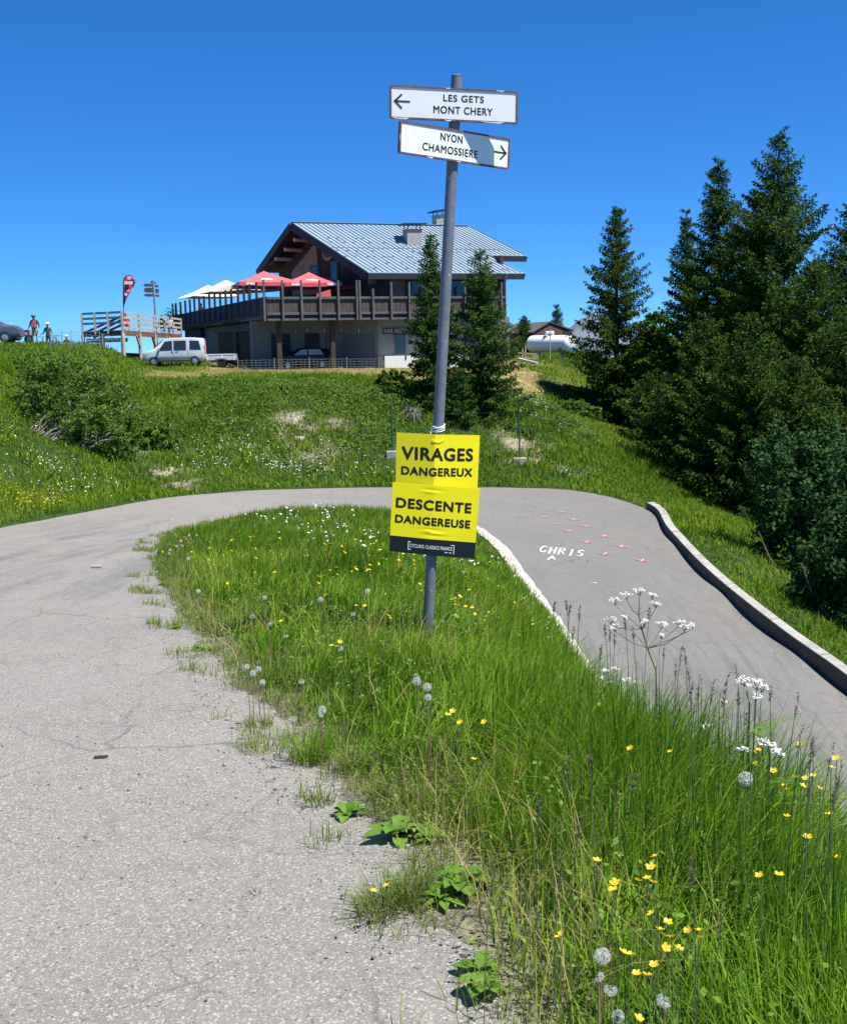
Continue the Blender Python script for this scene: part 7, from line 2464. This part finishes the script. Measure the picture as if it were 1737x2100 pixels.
# broad leaved rosettes and small tufts at the asphalt edge
def rosette(px, py, n, l, label, name='broad_leaved_plant', w=.24):
    p = hit(px, py)
    root = empty(name, (p.x, p.y, T1(p.x, p.y)), 0, label, 'plant')
    R_ = random.Random(int(px))
    mb = MB()
    n = int(n * 1.5)
    for k in range(n):
        a = 2 * math.pi * k / n * 1.5 + R_.uniform(-.35, .35)
        L = l * .72 * R_.uniform(.5, 1.2)
        el = R_.uniform(.15, 1.1)
        c, s = math.cos(a), math.sin(a)
        vs, fs = [], []
        for i in range(7):
            t = i / 6
            ww = L * w * math.sin(math.pi * min(1, t * .93 + .07)) ** .8 * (1 + .12 * math.sin(t * 19 + k))
            rr = L * (t * math.cos(el) + .15 * t * t)
            zz = L * (math.sin(el) * t - .55 * t * t * (.4 + el * .6)) + .008
            for q, u in ((-1, -1), (0, 0), (1, 1)):
                vs.append((c * rr - s * ww * u, s * rr + c * ww * u, zz + abs(u) * ww * .35))
        for i in range(6):
            for j in range(2):
                fs.append((i * 3 + j, i * 3 + j + 1, i * 3 + j + 4, i * 3 + j + 3))
        mb.add(vs, fs)
    mb.build('leaves', M_['dock'], root, smooth=True, fix=False)
    return root
rosette(711, 1676, 11, .13, 'small bright green dock rosette on the gravel edge, uppermost of the broad leaved plants')
rosette(818, 1718, 16, .17, 'spreading bright green dock plant on the gravel below the small rosette')
rosette(880, 1722, 9, .13, 'dock leaves at the grass edge right of the spreading plant')
rosette(944, 1822, 14, .15, 'dock plant with upright pointed leaves below the gravel patch')
rosette(905, 1848, 9, .10, 'low leafy plant casting a dark shadow at the asphalt edge')
rosette(992, 2036, 8, .11, 'broad smooth leaved plantain at the very bottom by the asphalt', w=.36)
rosette(985, 2000, 9, .10, 'lobed leaves at the bottom edge above the plantain')
rosette(412, 1334, 8, .13, 'low green leaves on the asphalt edge at the far left of the wedge')
rosette(360, 1292, 7, .10, 'tiny weed growing alone on the left asphalt edge')
def tuft(px, py, n, l, sp, label, m='grass'):
    p = hit(px, py)
    a = rng.uniform(0, 6.28, n)
    rr = sp * np.sqrt(rng.random(n))
    x, y = p.x + rr * np.cos(a), p.y + rr * np.sin(a)
    V, T = blade_mesh(np.stack([x, y, terr(x, y)], 1), l * rng.uniform(.4, 1.2, n), rng.uniform(.003, .006, n), a + rng.normal(0, .5, n), rng.uniform(.3, 1.0, n), 3)
    V[:, 0] -= p.x; V[:, 1] -= p.y; V[:, 2] -= p.z
    o = mesh_np('grass_tuft', V, T, M_[m])
    o.location = p
    return tag(o, label, 'grass tuft')
tuft(635, 1562, 260, .2, .09, 'green grass tuft growing out of the asphalt edge under two dandelion clocks')
tuft(732, 1580, 200, .15, .08, 'short green tuft on the sandy edge right of the dandelion tuft', 'edgegrass')
tuft(792, 1868, 240, .13, .09, 'lone greyish tuft with two yellow flowers standing on the asphalt', 'edgegrass')
tuft(840, 1850, 150, .14, .07, 'tuft of fine stems between the lone tuft and the dock plant', 'edgegrass')
tuft(530, 1490, 120, .09, .07, 'small weed tuft on the cracked asphalt edge below the dandelion clocks', 'edgegrass')
tuft(655, 1650, 90, .10, .06, 'thin dry tuft on the gravel left of the dock rosettes', 'edgegrass')
tuft(527, 1842, 14, .05, .015, 'tiny weed sprouting from a crack in the open asphalt', 'edgegrass')
p = hit(207, 1562)
tag(MB().bar(onroad_pt(p.x - .03, p.y, .02), onroad_pt(p.x + .03, p.y + .01, .022), .012, .008).build('stick', M_['bark']), 'short dark stick lying on the left carriageway', 'stick')
p = hit(198, 1167)
tag(MB().box(onroad_pt(p.x, p.y, .03), (.12, .08, .03)).build('litter', M_['bumper'], bevel=.01), 'small pale scrap lying on the left carriageway', 'litter')

# small leaved weeds creeping over the gravelly edge, and herbs between the grasses
n = 130000
x, y = scatter(n, -2.6, 1.4, 1.7, 12)
ed = polydist(x, y, inn2)
k = island_ok(x, y) & (rng.random(n) < np.clip(1.1 - np.abs(ed - .3) / .35, .12, 1) * np.clip(.5 + .9 * wob(x, y, 2.6), 0, 1))
x, y, ed = x[k], y[k], ed[k]
V, T = leaf_cloud(np.stack([x, y, terr(x, y) + rng.uniform(.01, .09, len(x)) + .12 * np.clip(ed - .3, 0, 1) * rng.random(len(x))], 1), .009, .8)
tag(mesh_np('weeds', V, T, M_['edgegrass']), 'small yellowish green weeds creeping over the gravel edge', 'weeds', kind='stuff')
n = 16000
x, y = scatter(n, -1.6, 1.6, 2.0, 11)
ed = polydist(x, y, inn2)
k = island_ok(x, y) & (ed > .3) & (wob(x, y, 3.3) > .05)
x, y = x[k], y[k]
V, T = leaf_cloud(np.stack([x, y, terr(x, y) + rng.uniform(.05, .24, len(x))], 1), .0125, .8)
tag(mesh_np('herbs', V, T, M_['dock']), 'broad leaved herbs between the long grasses', 'herbs', kind='stuff')
# last year's bleached stalks and dry leaves among the green
VS, TS, off = [], [], 0
for (nn, y0, y1, x0, x1, w) in ((4500, 1.6, 5, -.8, 1.8, .0045), (4500, 5, 12, -3, 2, .007), (3500, 12, 32, -4.8, 3, .016)):
    x, y = scatter(nn, x0, x1, y0, y1)
    k = island_ok(x, y) & (polydist(x, y, inn2) > .08) & (wob(x, y, 2.7) > -.25)
    x, y = x[k], y[k]
    n = len(x)
    V, T = blade_mesh(np.stack([x, y, terr(x, y)], 1), rng.uniform(.12, .42, n), w * rng.uniform(.5, 1.1, n), rng.uniform(0, 6.28, n), np.abs(rng.normal(.5, .45, n)), 3)
    VS.append(V); TS.append(T + off); off += len(V)
tag(mesh_np('dry_grass', np.vstack(VS), np.vstack(TS), M_['straw']), 'bleached dry stalks scattered through the green grass', 'grass', kind='stuff')
